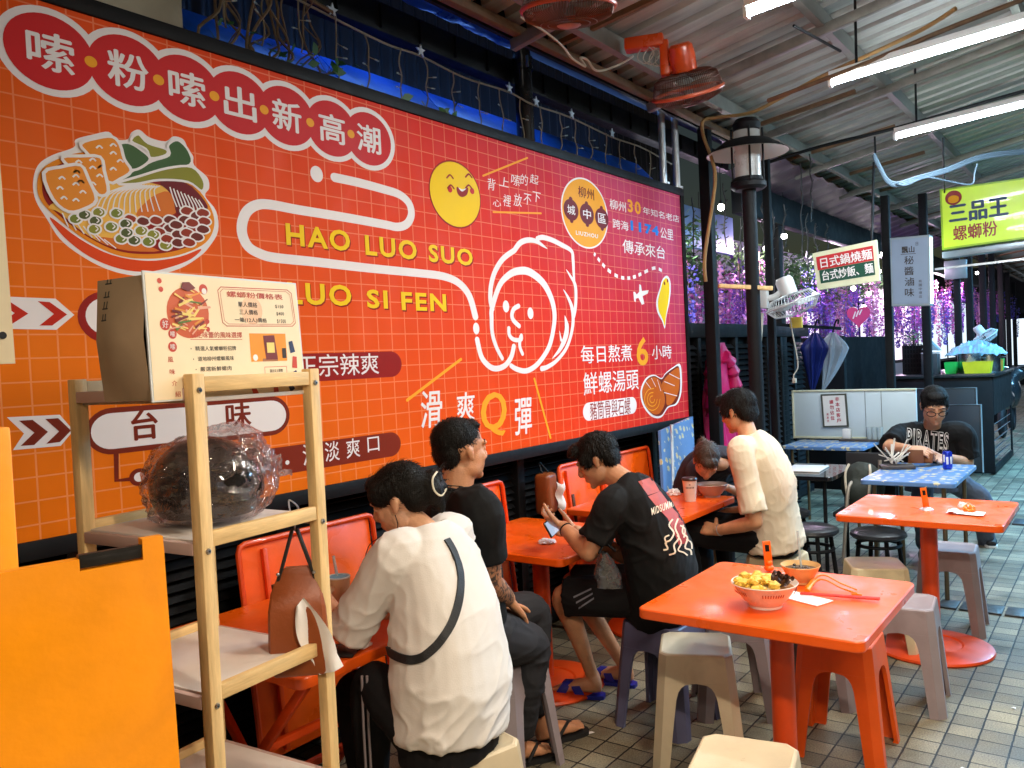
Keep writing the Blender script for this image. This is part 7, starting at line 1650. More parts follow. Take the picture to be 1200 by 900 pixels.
# notice board
bd = thing('notice_board', 'white board wall panel behind the far blue table with a framed red notice', 'board', (8.15, 2.16, .76))
mb = MB(mat('board_white', srgb(196, 212, 220), .4, var=.03)); mb.span((8.13, 1.55, .78), (8.16, 2.64, 1.21), .004); mb.obj('panel', bd)
mb = MB(mat('board_trim', srgb(206, 206, 180), .4)); 
for a, b2 in (((8.12, 1.55, .762), (8.165, 2.655, .782)), ((8.12, 1.55, 1.208), (8.165, 2.655, 1.226)), ((8.12, 2.638, .782), (8.165, 2.655, 1.208))): mb.span(a, b2, .003)
mb.obj('trim', bd)
mb = MB(mat('board_seam', srgb(120, 130, 136), .5)); mb.span((8.126, 1.98, .782), (8.1275, 1.985, 1.208)); mb.obj('seam', bd); mb = MB(MATS['board_seam']); mb.span((8.126, 1.84, .782), (8.1275, 1.845, 1.208)); mb.obj('seam', bd)
nt_ = thing('framed_notice', 'dark framed notice with red vertical writing hanging on the white board', 'notice', (8.12, 2.25, 1.03))
NP = [atx(962, 462, 8.122), atx(992, 461, 8.122), atx(995, 500, 8.122), atx(965, 501, 8.122)]
mb = MB(mat('notice_frame', srgb(70, 74, 66), .5)); mb.prism(NP, (-.012, 0, 0)); mb.obj('frame', nt_); NP2 = [q + Vector((-.013, 0, 0)) for q in NP]
mb = MB(M_white); squad(mb, NP2, .07, .05, .93, .95, .5); mb.obj('paper', nt_)
mb = MB(mat('notice_red', srgb(176, 30, 60), .6))
for k, ch in enumerate('非本店客戶'): stext(mb, NP2, ch, .56, .78 - k * .16, .72, .90 - k * .16, 1, .02)
mb.obj('lettering', nt_); mb = MB(MATS['notice_red'])
for k, ch in enumerate('請勿佔位'): stext(mb, NP2, ch, .33, .70 - k * .16, .48, .82 - k * .16, 1, .02)
mb.obj('lettering', nt_); mb = MB(MATS['notice_red'])
for k, ch in enumerate('謝謝您'): stext(mb, NP2, ch, .18, .36 - k * .10, .26, .43 - k * .10, 1, .01)
mb.obj('lettering', nt_)
q = atz(1003, 513, .757); mb = MB(mat('dark_tray', (.06, .05, .045), .5)); mb.box((8.02, 2.02, .765), (.10, .34, .018), None, .003); mb.obj('tray', label='dark tray on the far blue table under the notice', cat='tray', loc=(8.02, 2.02, .757))
mb = MB(mat('clear_plastic', srgb(190, 204, 206), .15, alpha=.55)); 
for k in range(3): mb.lathe([(.022, 0), (.03, .11), (.028, .11), (.02, .004), (0, .004)], (8.02, 1.93 - k * .045, .775), 14)
mb.obj('cup_stack', label='clear plastic cups standing on the dark tray below the notice', cat='cups', loc=(8.02, 1.9, .775))
mb = MB(M_white); mb.box((8.04, 2.13, .82), (.06, .07, .09), None, .006); mb.obj('white_caddy', label='small white caddy on the dark tray', cat='caddy', loc=(8.04, 2.13, .775))
# black stools, chair and backpack
def bar_stool(label, x, y, h=.5):
    rt = thing('round_stool', label, 'stool', (x, y, 0), 0, 'black round stools')
    mb = MB(mat('stool_pad', (.018, .019, .021), .35)); mb.lathe([(0, h), (.14, h), (.165, h - .012), (.17, h - .03), (.155, h - .045), (0, h - .045)], (x, y, 0), 32); mb.obj('seat', rt)
    for k in range(4):
        a = k * math.pi / 2 + .6; mb = MB(M_black); mb.cyl((x + .12 * math.cos(a), y + .12 * math.sin(a), h - .04), (x + .17 * math.cos(a), y + .17 * math.sin(a), 0), .014, seg=8); mb.obj('leg', rt)
    for z in (.17, .36): mb = MB(M_black); r = .17 - .05 * z / h; mb.tube([(x + r * math.cos(a), y + r * math.sin(a), z) for a in [k * math.pi / 12 for k in range(24)]], .011, 6, closed=True); mb.obj('ring', rt)
bar_stool('black round stool in front of the low black table', 5.35, 1.66, .50)
bar_stool('black round stool under the low black table', 6.05, 2.05, .46)
bar_stool('black round stool behind the round-footed orange table', 5.62, 1.32, .45)
ch = thing('folding_chair', 'dark folding chair with bent grey tube arms beside the blue flowered table', 'chair', (6.3, 1.62, 0))
mb = MB(mat('chair_grey', srgb(140, 132, 120), .4, .4))
mb.tube(cr([(6.05, 1.66, .10), (6.12, 1.65, .40), (6.18, 1.64, .62), (6.30, 1.62, .66)], 6), .013, 8); mb.obj('arm', ch); mb = MB(MATS['chair_grey']); mb.tube(cr([(6.25, 1.48, .05), (6.3, 1.47, .45), (6.38, 1.47, .80)], 6), .013, 8); mb.obj('arm', ch)
mb = MB(M_blackm); mb.box((6.28, 1.56, .44), (.40, .34, .04), None, .01); mb.obj('seat', ch); mb = MB(M_blackm); mb.box((6.48, 1.56, .68), (.03, .34, .32), None, .01); mb.obj('backrest', ch)
bp_ = thing('backpack', 'dark green backpack with pale straps sitting on the folding chair', 'backpack', (6.36, 1.58, .46))
mb = MB(); mb.ball((6.34, 1.58, .62), (.11, .15, .17)); mb.ball((6.26, 1.58, .57), (.07, .12, .11)); me = remesh(mb, .012, 4); displace(me, folds(.012, (0, 0, 1), 7, 18, 3)); t = bmesh.new(); t.from_mesh(me); mb = MB(mat('bag_green', srgb(40, 46, 40), .7, var=.2, bump=.2)); mb.merge(t); mb.obj('bag_body', bp_, ang=80)
for dy in (-.07, .07): mb = MB(mat('bag_strap', srgb(196, 186, 166), .6)); mb.tube(cr([(6.25, 1.58 + dy, .78), (6.20, 1.58 + dy * 1.2, .72), (6.18, 1.58 + dy * 1.1, .60), (6.20, 1.58 + dy, .54)], 5), .009, 6); mb.obj('strap', bp_)
# counter
ct = thing('stall_counter', 'black stall counter with a louvred side, loaded with pots and baskets', 'counter', (12.3, 1.9, 0))
mb = MB(M_black); mb.span((11.44, 2.44, .02), (13.35, 2.5, 1.18)); mb.span((11.44, 1.34, .02), (11.47, 2.44, 1.18), .004); mb.span((11.47, 1.335, .72), (13.35, 1.36, 1.18)); mb.span((11.47, 1.335, .02), (13.35, 1.36, .10)); mb.span((13.3, 1.34, .1), (13.35, 1.36, .72)); mb.span((11.5, 1.6, .05), (13.3, 1.63, .75)); mb.obj('body', ct)
mb = MB(mat('counter_top', (.02, .022, .024), .3, .1)); mb.span((11.40, 1.30, 1.182), (13.4, 2.5, 1.225), .006); mb.obj('countertop', ct)
mb = MB(mat('counter_louvre', (.10, .105, .11), .4, .3))
for k in range(5): mb.beam((11.55, 1.38, .18 + k * .10), (13.2, 1.38, .18 + k * .10), .08, .008, 0, (0, .6, .8))
mb.obj('side_louvres', ct)
fd = thing('folded_table', 'dark grey folded tables with pale edges leaning against the black counter', 'folded tables', (11.3, 1.85, 0))
for k, (y0, y1, z1) in enumerate(((2.02, 2.28, 1.0), (1.50, 2.18, 1.06), (1.45, 1.9, .86))):
    mb = MB(mat('panel_grey', srgb(30, 32, 36), .5)); x = 11.40 - k * .05; mb.span((x, y0, .05), (x + .02, y1, z1), .004); mb.obj('panel', fd); mb = MB(mat('panel_edge', srgb(150, 160, 164), .4, .3)); mb.tube([(x - .004, y1, .05), (x - .004, y1, z1), (x - .004, y0, z1), (x - .004, y0, .05)], .010, 6); mb.obj('edge_tube', fd)
def on_ct(px, py, X=11.7): return atz(px, py, 1.226)
def pot(label, c, r, h, name='stock_pot'):
    rt = thing(name, label, 'pot', c, 0, 'steel pots on the counter'); mb = MB(mat('pot_steel', (.5, .5, .5), .25, 1, var=.1)); mb.lathe([(0, 0), (r, 0), (r, h), (r + .008, h + .004), (r - .004, h), (r - .006, .01), (0, .01)], c, 32); mb.obj('pot_body', rt)
    mb = MB(MATS['pot_steel']); mb.tube(cr([c + Vector((-.02, -r, h * .75)), c + Vector((-.02, -r - .04, h * .75)), c + Vector((.05, -r - .04, h * .75)), c + Vector((.05, -r, h * .75))], 4), .006, 6); mb.obj('handle', rt)
pot('tall steel stock pot on the counter behind the yellow basket', Vector((11.75, 1.62, 1.226)), .13, .24); pot('second steel pot close behind the yellow basket', Vector((12.0, 1.44, 1.226)), .13, .24)
def basket(label, c, w, d, h, m):
    mb = MB(m); k = .86
    mb.loft([[c + Vector((d * a * k, w * b * k, 0)) for a, b in ((1, 1), (-1, 1), (-1, -1), (1, -1))], [c + Vector((d * a, w * b, h)) for a, b in ((1, 1), (-1, 1), (-1, -1), (1, -1))], [c + Vector((d * a * 1.05, w * b * 1.04, h + .002)) for a, b in ((1, 1), (-1, 1), (-1, -1), (1, -1))], [c + Vector((d * a * .97, w * b * .97, h + .004)) for a, b in ((1, 1), (-1, 1), (-1, -1), (1, -1))], [c + Vector((d * a * .84, w * b * .84, .012)) for a, b in ((1, 1), (-1, 1), (-1, -1), (1, -1))]]); mb.obj('basket', label=label, cat='basket', group='plastic baskets on the counter', loc=c)
basket('yellow plastic basket at the counter corner', Vector((11.53, 1.50, 1.227)), .155, .10, .14, mat('basket_yellow', srgb(226, 206, 40), .4))
basket('green plastic basket left of the steel pot', Vector((11.62, 1.80, 1.227)), .07, .08, .14, mat('basket_green', srgb(40, 190, 80), .4))
basket('amber plastic basket at the counter edge', Vector((12.15, 1.36, 1.227)), .05, .14, .14, mat('basket_amber', srgb(190, 130, 20), .4))
basket('far green plastic basket behind the amber one', Vector((12.6, 1.40, 1.227)), .06, .10, .14, MATS['basket_green'])
mb = MB(mat('bag_pale_blue', srgb(150, 186, 204), .3, var=.1, bump=.6, bscale=25))
def heap(u, v):
    p = Vector((u * 5, v * 7, 0)); e = math.sin(u * math.pi) * math.sin(v * math.pi); r = (1 - abs(noise.noise(p))) * .6 + (1 - abs(noise.noise(p * 2.3))) * .5
    return Vector((11.78 + .36 * u, 1.24 + .66 * v, 1.455 + .17 * e ** .6 * r - .05 * (1 - e) * abs(noise.noise(p * 1.7))))
mb.grid(heap, 40, 60)
mb.obj('plastic_bags', label='heap of pale blue plastic bags on the steel pots', cat='bags', loc=(11.95, 1.5, 1.45), ang=80)
white_fan('white table fan on the counter among the plastic bags', Vector((12.4, 1.52, 1.66)), (-.2, .5, .8), Vector((12.4, 1.66, 1.50)), .9)
kr = thing('napkin_rack', 'dark equipment box with a pale slanted tray on the counter', 'rack', (11.7, 2.05, 1.226)); mb = MB(mat('box_dark', (.05, .055, .06), .4, .2)); mb.span((11.6, 1.95, 1.227), (11.8, 2.14, 1.48), .008); mb.obj('box', kr); mb = MB(mat('tray_pale', srgb(160, 172, 176), .35, .3)); mb.prism([Vector((11.6, 1.93, 1.52)), Vector((11.6, 2.13, 1.54)), Vector((11.6, 2.05, 1.66))], (.2, 0, 0)); mb.obj('slanted_tray', kr); mb = MB(MATS['tray_pale']); mb.span((11.59, 1.95, 1.485), (11.8, 2.14, 1.50), .003); mb.obj('lid', kr)
rk = thing('wire_rack', 'black wire rack with a green plant on the stall counter', 'rack', (11.9, 2.28, 1.226)); mb = MB(M_black)
for k in range(7): mb.cyl((11.75, 2.16 + k * .035, 1.226), (11.75, 2.16 + k * .035, 1.62), .005, seg=5)
for k in range(7): mb.cyl((11.75, 2.15, 1.25 + k * .06), (11.75, 2.38, 1.25 + k * .06), .005, seg=5)
mb.span((11.8, 2.15, 1.226), (12.1, 2.4, 1.6)); mb.obj('grid', rk); o = put(lcs[1], 'plant', rk); o.location = (0, 0, .48); o.scale = (.4, .5, .5)
mb = MB(mat('sticker_pale', srgb(160, 190, 200), .5)); 
# dark parked scooter at the alley end
sc_ = thing('parked_scooter', 'dark parked scooter in the shade beyond the black counter', 'scooter', (16.6, 1.5, 0))
mb = MB()
for p, r in (((16.2, 1.75, .62), (.45, .18, .20)), ((16.9, 1.7, .70), (.30, .16, .30)), ((16.2, 1.75, .85), (.36, .15, .08)), ((17.1, 1.68, 1.0), (.14, .22, .14))): mb.ball(p, r, None, 2)
me = remesh(mb, .03, 3); t = bmesh.new(); t.from_mesh(me); mb = MB(mat('scooter_dark', (.02, .022, .026), .3, coat=.4)); mb.merge(t); mb.obj('body', sc_, ang=80)
for x in (15.85, 17.2):
    mb = MB(M_blackm); mb.tube([(x + .2 * math.cos(a), 1.73, .25 + .2 * math.sin(a)) for a in [k * math.pi / 12 for k in range(24)]], .05, 8, closed=True); mb.obj('wheel', sc_)
for s_ in (-1, 1): mb = MB(M_steel); mb.tube(cr([(17.1, 1.68, 1.08), (17.05, 1.68 + s_ * .15, 1.14), (17.0, 1.68 + s_ * .32, 1.12)], 4), .014, 6); mb.obj('handlebar', sc_)
# blocks closing the far end
mb = MB(mat('far_dark', (.012, .013, .016), .7, var=.4)); mb.span((34, -6, 0), (34.5, 6, 4.2)); mb.obj('far_wall', label='dark wall closing the far end of the alley', cat='wall', loc=(34, 0, 0))
mb = MB(MATS['far_dark']); mb.span((-3, -4.4, 0), (34, -4.2, 3.9)); mb.obj('outer_wall', label='dark wall along the outer side of the alley', cat='wall', loc=(15, -4.3, 0))
rt = thing('shop_window', 'lit pale stall front closing the far end of the alley', 'window', (33.8, 1.0, .6), 0, 'lit shop windows'); mb = MB(glow('far_pane', (.75, .88, 1), .9))
mb.span((33.85, -2.5, .7), (33.9, 3.6, 2.3)); mb.obj('pane', rt); mb = MB(M_black)
for k in range(9): mb.span((33.8, -2.5 + k * .75, .6), (33.846, -2.4 + k * .75, 2.4))
mb.span((33.8, -2.5, 2.3), (33.847, 3.6, 2.5)); mb.obj('frame', rt)
# ================================================================ small things on and around the tables
M_tis = MATS['white_tissue']
def crumple(c, r, seed, m, name, label, cat, flat=.55):
    t = bmesh.new(); bmesh.ops.create_icosphere(t, subdivisions=4, radius=1)
    for v in t.verts:
        p = v.co.normalized(); k = 1 + .45 * noise.noise(p * 2.3 + Vector((seed, 0, 0))) + .25 * noise.noise(p * 5 + Vector((0, seed, 0))); v.co = Vector((p.x * r * k, p.y * r * k, max(p.z * r * k * flat, -r * flat * .5) + r * flat * .5))
    mb = MB(m); mb.merge(t, Matrix.Translation(c)); return mb.obj(name, label=label, cat=cat, loc=c, ang=60)
def bowl(label, c, r, h, m, rim=True, name='noodle_bowl'):
    rt = thing(name, label, 'bowl', c, 0, 'noodle bowls')
    mb = MB(m); mb.lathe([(0, .004), (r * .42, .004), (r * .46, 0), (r * .50, 0), (r * .50, .008), (r * .62, h * .25), (r * .82, h * .62), (r * .97, h * .97), (r, h), (r * .985, h + .003), (r * .94, h * .95), (r * .78, h * .6), (r * .55, h * .25), (0, h * .18)], c, 48); mb.obj('bowl_body', rt)
    return rt
M_bowl = mat('bowl_white', srgb(240, 226, 214), .3, var=.04, coat=.3)
c = Vector((2.79, 1.03, .7515)); rt = bowl('large white paper noodle bowl heaped with tofu puffs and black fungus on the front table', c, .112, .082, M_bowl)
mb = MB(mat('bowl_red_print', srgb(170, 90, 70), .5))
for g in range(5):
    for k in range(9):
        a = g * 1.256 + (k - 4) * .085; r0, r1 = .1062, .0985; mb.beam(c + Vector((r0 * math.cos(a), r0 * math.sin(a), .064)), c + Vector((r1 * math.cos(a), r1 * math.sin(a), .052)), .0035, .001, 0, (math.cos(a), math.sin(a), 0))
mb.obj('printed_band', rt)
mb = MB(mat('broth', srgb(150, 92, 40), .12, var=.2)); mb.lathe([(0, .066), (.099, .066)], c, 40); mb.obj('broth', rt)
rn = random.Random(5)
mb = MB(mat('tofu_puff', srgb(226, 178, 60), .6, var=.25, scale=60, bump=.4, bscale=160))
for k in range(44):
    a = rn.random() * 6.3; r = .088 * rn.random() ** .6; x, y = r * math.cos(a), r * math.sin(a)
    if x * .6 - y * .8 > .025: continue
    t = bmesh.new(); bmesh.ops.create_icosphere(t, subdivisions=2, radius=1); q = rn.uniform(.012, .02)
    for v in t.verts: v.co = v.co * q * (1 + .5 * noise.noise(v.co * 2 + Vector((k, 0, 0))))
    mb.merge(t, Matrix.Translation(c + Vector((x, y, .070 + rn.uniform(0, .022)))) @ Matrix.Diagonal((1.25, 1, .7, 1)))
mb.obj('tofu_puffs', rt)
mb = MB(mat('black_fungus', srgb(70, 46, 36), .35, var=.35, scale=50))
for k in range(16):
    cc = c + Vector((.034 + rn.uniform(-.03, .034), -.036 + rn.uniform(-.034, .03), .078 + rn.uniform(0, .02))); a = rn.random() * 6
    mb.grid(lambda u, v: cc + Vector((.018 * (u - .5) * 2 * math.cos(a) + .004 * math.sin(v * 7), .018 * (u - .5) * 2 * math.sin(a) + .014 * (v - .5), .010 * math.sin(u * 5 + k) + .006 * math.cos(v * 6))), 7, 5)
mb.obj('black_fungus', rt)
mb = MB(mat('rice_noodle', srgb(226, 206, 150), .4))
for k in range(26):
    a = rn.random() * 6.3; r = .05 * rn.random(); p = c + Vector((r * math.cos(a), r * math.sin(a), .063)); mb.tube(cr([p + Vector((rn.uniform(-.03, .03), rn.uniform(-.03, .03), rn.uniform(0, .010))) for _ in range(4)], 5), .0022, 5)
mb.obj('noodles', rt)
c = Vector((3.13, 1.015, .7515)); rt = bowl('smaller tan paper bowl with a spoon behind the large noodle bowl', c, .072, .066, mat('bowl_tan', srgb(226, 180, 120), .4, var=.05))
mb = MB(mat('dark_sauce', srgb(70, 54, 40), .3, var=.4, scale=50, bump=.4)); mb.lathe([(0, .056), (.05, .054), (.064, .052)], c, 32); 
for k in range(12): mb.ball(c + Vector((rn.uniform(-.035, .035), rn.uniform(-.035, .035), .058)), (.010, .007, .006), None, 1)
mb.obj('dark_topping', rt)
mb = MB(MATS['clear_plastic']); mb.tube([c + Vector((.01, .0, .05)), c + Vector((.03, .012, .13)), c + Vector((.045, .02, .185))], .0045, 6); mb.obj('plastic_spoon', label='pale plastic spoon standing in the small tan bowl', cat='spoon', loc=c + Vector((.02, .01, .06)))
c = Vector((4.80, 2.08, .7515)); rt = bowl('steel grey noodle bowl in front of the bent girl on the wall table', c, .10, .075, mat('bowl_grey', srgb(180, 164, 156), .35, var=.05)); mb = MB(MATS['broth']); mb.lathe([(0, .06), (.09, .06)], c, 32); mb.obj('broth', rt)
# chopsticks, spoon, napkin on the front table
tz = .7515
n0 = Vector((2.93, .92, tz)); mb = MB(M_tis); mb.box(n0 + Vector((.0, .02, .0015)), (.09, .17, .003), Matrix.Rotation(R_(-20), 3, 'Z'), .0005); mb.obj('napkin', label='white paper napkin under the red chopsticks on the front table', cat='napkin', loc=n0)
a, b2 = atz(938, 698, tz), atz(1031, 705, tz); mb = MB(mat('red_chopsticks', srgb(196, 50, 34), .4))
for q in (-.006, .006): d = Vector((q, 0, .009)); mb.tube([a + d, b2 + d + Vector((0, 0, .001))], [.0034, .0048], 6)
mb.obj('chopsticks', label='pair of red chopsticks lying on a napkin on the front table', cat='chopsticks', loc=a)
mb = MB(mat('spoon_orange', srgb(238, 140, 20), .3, coat=.3))
for k, off in enumerate((0, 9)):
    q = [(946, 690 + off * .3, .0), (956, 682 + off * .5, .018), (968, 682 + off * .6, .024), (985, 689 + off * .6, .018), (1004, 695 + off * .5, .012)]
    P = cr([atz(x, y, tz + .004) + Vector((0, 0, z)) for x, y, z in q], 5); mb.tube(P, [.010 - .007 * min(1, i / 8) for i in range(len(P))], 8)
e_ = atz(1005, 698, tz + .01); mb.beam(e_ - Vector((0, .015, 0)), e_ + Vector((0, .02, 0)), .004, .012); mb.obj('plastic_spoons', label='two orange plastic spoons resting beside the red chopsticks', cat='spoons', loc=atz(960, 690, tz))
def number_clip(label, c, h, w, m, tilt, up_dir):
    rt = thing('table_tag', label, 'table tag', c, 0, 'orange table number tags'); u = Vector(up_dir).normalized(); s_ = AX_R.copy(); s_.z = 0; s_.normalize()
    mb = MB(m); c0 = c + Vector((0, 0, .012)); n = s_.cross(u); M = Matrix((s_, u, n)).transposed(); mb.box(c0 + u * h / 2, (w, h, .006), M, .002); mb.obj('tag_plate', rt); mb = MB(MATS['black_paint']); mb.box(c0 + u * h * .74 - n * .0035 * (1 if n.dot(AX_F) > 0 else -1), (w * .5, h * .24, .001), M); mb.obj('digit_panel', rt)
    return rt, c0, u, s_
M_tag = mat('tag_orange', srgb(244, 110, 16), .35, coat=.2)
c = Vector((4.80, .885, .7505)); rt, c0, u, s_ = number_clip('orange number tag on a chrome clip at the middle of the round-footed table', c, .105, .032, M_tag, 0, (-.02, .12, 1)); mb = MB(M_silver); mb.lathe([(0, .016), (.012, .014), (.034, .004), (.036, 0)], c, 20); mb.obj('chrome_foot', rt)
c = Vector((3.24, 1.175, .7505)); rt, c0, u, s_ = number_clip('orange number tag standing by the rear edge of the front table', c, .11, .032, M_tag, 0, (-.02, .06, 1)); mb = MB(M_tag); mb.ball(c + Vector((0, 0, .014)), (.02, .02, .014), None, 2); mb.ball(c + Vector((0, 0, .034)), (.014, .014, .012), None, 2); mb.obj('tag_foot', rt)
nb = atz(1132, 602, tz); mb = MB(M_tis)
mb.grid(lambda u, v: nb + Vector((.11 * (u - .5) + .02 * (v - .5), .17 * (v - .5), .006 + .012 * abs(noise.noise(Vector((u * 3, v * 3, 1)))) * (1.6 if v > .7 else .5))), 16, 16); mb.obj('napkin', label='rumpled white napkin on the round-footed orange table', cat='napkin', loc=nb)
crumple(atz(1136, 601, tz) + Vector((0, 0, .008)), .028, 3, mat('orange_wrapper', srgb(250, 130, 10), .35, coat=.3), 'wrapper', 'crumpled orange wrapper lying on the rumpled napkin', 'wrapper', .8)
crumple(atz(1128, 599, tz) + Vector((0, 0, .022)), .020, 6, M_tis, 'tissue_ball', 'white tissue ball beside the orange wrapper', 'tissue', .8)
# takeaway cup with printing on table by the wall
c = Vector((4.60, 2.13, .7515)); rt = thing('takeaway_cup', 'white paper takeaway cup with a dark lid on the wall table', 'cup', c)
mb = MB(mat('cup_paper', srgb(222, 204, 190), .5, var=.04)); mb.lathe([(0, 0), (.033, 0), (.043, .128), (.045, .130)], c, 32); mb.obj('cup_body', rt); mb = MB(mat('cup_lid', srgb(60, 40, 34), .35)); mb.lathe([(.0465, .126), (.047, .134), (.042, .142), (0, .142)], c, 32); mb.obj('lid', rt)
d = (CAMP - c); d.z = 0; d.normalize(); s_ = Vector((0, 0, 1)).cross(d); mb = MB(mat('cup_print', srgb(110, 96, 90), .6))
for k in range(6): a = (k - 2.5) * .22; e_ = (d * math.cos(a) + s_ * math.sin(a)); mb.box(c + e_ * .0400 + Vector((0, 0, .085)), (.002, .005, .009), Matrix.Rotation(math.atan2(e_.y, e_.x), 3, 'Z'))
mb.box(c + d * .0405 + Vector((0, 0, .103)), (.002, .010, .006), Matrix.Rotation(math.atan2(d.y, d.x), 3, 'Z')); mb.obj('printed_mark', rt)
crumple(atz(790, 580, tz), .035, 9, M_tis, 'tissue_ball', 'crumpled white tissue next to the takeaway cup', 'tissue', .7)
crumple(Vector((3.30, 2.28, tz)), .04, 12, M_tis, 'tissue_ball', 'white tissue flattened under the phone user hands', 'tissue', .3)
# wall tissue holder
p = aty(640, 578, 2.78); th = thing('tissue_holder', 'brown leather tissue holder strapped on the louvres with tissue pulled out', 'tissue holder', p)
mb = MB(M_lea); mb.box(p, (.13, .10, .24), Matrix.Rotation(R_(10), 3, 'Z'), .025, 3); mb.obj('case', th)
mb = MB(M_tis); mb.grid(lambda u, v: p + Vector((.02 + .06 * u, -.06 - .03 * math.sin(u * 3) - .01 * math.sin(v * 9), .07 - .15 * v - .02 * math.sin(u * 4))), 10, 12); mb.obj('tissue', th)
mb = MB(M_black); mb.tube(cr([p + Vector((-.03, .0, .12)), p + Vector((0, .04, .18)), p + Vector((.03, .0, .12))], 5), .006, 6); mb.obj('strap', th)
# things of the woman's table
c = atz(396, 780, tz); mb = MB(mat('black_case', (.015, .015, .017), .3)); mb.box(Vector((1.72, 2.02, .757)), (.10, .16, .012), Matrix.Rotation(R_(30), 3, 'Z'), .004); mb.obj('phone', label='dark phone lying on the woman\'s folding table', cat='phone', loc=(1.72, 2.02, .751))
mb = MB(M_white); mb.box(Vector((1.80, 1.99, .758)), (.05, .08, .012), Matrix.Rotation(R_(10), 3, 'Z'), .005); mb.obj('earphone_case', label='small white earphone case on the woman\'s folding table', cat='case', loc=(1.8, 1.99, .752))
mb = MB(M_black); mb.tube(cr([(1.80, 2.0, .765), (1.74, 1.97, .757), (1.69, 1.96, .757), (1.66, 2.0, .757), (1.70, 2.03, .76), (1.73, 1.99, .758), (1.70, 1.955, .757), (1.77, 1.95, .757)], 8), .002, 5); mb.obj('cable', label='thin black cable tangled on the woman\'s folding table', cat='cable', loc=(1.74, 1.98, .757))
c = W_(397, 686, 2.86); cp = thing('drink_cup', 'plastic drink cup with blue film lid held by the woman in white', 'cup', c - Vector((0, 0, .1)))
mb = MB(mat('milk_tea', srgb(216, 170, 130), .3)); mb.lathe([(0, -.10), (.030, -.10), (.040, .028)], c, 28); mb.obj('cup_body', cp); mb = MB(mat('blue_film', srgb(120, 190, 220), .25, coat=.4)); mb.lathe([(0, .031), (.036, .031), (.037, .029)], c, 28); mb.use(M_white); mb.tube([c + Vector((.038 * math.cos(a), .038 * math.sin(a), .030)) for a in [k * math.pi / 16 for k in range(32)]], .003, 6, closed=True); mb.obj('film_lid', cp); mb = MB(MATS['clear_plastic']); mb.cyl(c + Vector((.005, .005, .0)), c + Vector((.0, .02, .10)), .005, seg=8); mb.obj('straw', cp)
# straws and can on the blue flowered table
c = Vector((6.30, 1.34, .757)); sb = thing('chopstick_holder', 'tray of bundled white wrapped chopsticks on the blue flowered table', 'chopstick holder', c)
mb = MB(mat('dark_tray', (.06, .05, .045), .5)); mb.box(c + Vector((0, 0, .012)), (.14, .22, .022), Matrix.Rotation(R_(20), 3, 'Z'), .004); mb.obj('tray', sb)
rn = random.Random(3)
for k in range(16):
    mb = MB(mat('paper_sleeve', srgb(220, 214, 200), .6, var=.08)); a = rn.uniform(-1.25, 1.25); e_ = rn.uniform(.15, .9); d = AX_R * math.sin(a) * math.cos(e_) + Vector((0, 0, 1)) * math.sin(e_) + AX_F * .2 * rn.uniform(-1, 1); p0 = c + Vector((rn.uniform(-.03, .03), rn.uniform(-.05, .05), .03)); mb.beam(p0 - d * .04 + Vector((0, 0, .03)), p0 + d * rn.uniform(.13, .20) + Vector((0, 0, .03)), .012, .005); mb.obj('chopstick_sleeve', sb)
c = Vector((6.36, 1.03, .7555)); cn = thing('drink_can', 'blue drink can on the blue flowered table', 'can', c); mb = MB(mat('can_blue', srgb(30, 60, 190), .25, .4, var=.3, scale=25)); mb.lathe([(0, .0), (.026, 0), (.031, .008), (.031, .112), (.026, .122), (0, .120)], c, 28); mb.obj('can_body', cn); mb = MB(M_white)
for a in (2.6, 3.3, 4.1): mb.box(c + Vector((.0312 * math.cos(a), .0312 * math.sin(a), .065 + .01 * math.sin(a * 3))), (.002, .014, .05), Matrix.Rotation(a, 3, 'Z'), .0008)
mb.obj('can_print', cn)
# ---------------------------------------------------------------- string lights, vines and leaves above the banner
wire = [(1.9, 3.28), (2.4, 3.24), (2.94, 3.194), (3.2, 3.20), (3.55, 3.175), (3.95, 3.19), (4.2, 3.17), (4.6, 3.18), (5.14, 3.155), (5.6, 3.16), (6.1, 3.12)]
mb = MB(mat('cord_tan', srgb(140, 128, 106), .6)); P = cr([Vector((x, 2.86, z)) for x, z in wire], 6); mb.tube(P, .0055, 6); mb.obj('light_cord', label='tan string light cord sagging between star clips above the banner', cat='cord', loc=P[20])
rn = random.Random(12)
x = 2.05; k = 0
while x < 6.1:
    z0 = min(P, key=lambda p: abs(p.x - x)).z; L = rn.uniform(.22, .32); mb = MB(MATS['cord_tan']); q = [Vector((x + rn.uniform(-.012, .012), 2.855 + rn.uniform(-.012, .012), z0 - L * i / 5)) for i in range(6)]; mb.tube(cr(q, 3), .004, 5)
    for i in (2, 3, 5):
        d = Vector((rn.choice((-1, 1)) * .03, -.01, rn.uniform(-.012, .012))); mb.tube([q[i], q[i] + d], .0022, 4); mb.use(MATS['clear_plastic']); mb.tube([q[i] + d, q[i] + d * 1.7], .004, 5); mb.use(MATS['cord_tan'])
    mb.obj('icicle_light', label='unlit icicle light strand hanging from the tan cord above the banner', cat='string light', group='icicle lights above the banner', loc=(x, 2.86, z0)); x += rn.uniform(.17, .23)
for (X_, Z_) in ((2.62, 3.225), (3.2, 3.20), (3.95, 3.19), (4.22, 3.17), (4.62, 3.18), (5.14, 3.157), (2.35, 3.245)):
    mb = MB(M_silver); st = []
    for i in range(10): r = .034 if i % 2 == 0 else .014; a = math.pi / 2 + i * math.pi / 5; st.append(Vector((X_ + r * math.cos(a), 2.845, Z_ + .02 + r * math.sin(a))))
    mb.prism(st, (0, .008, 0)); mb.obj('star_clip', label='small silver star clip on the tan string light cord', cat='clip', group='star clips', loc=(X_, 2.85, Z_))
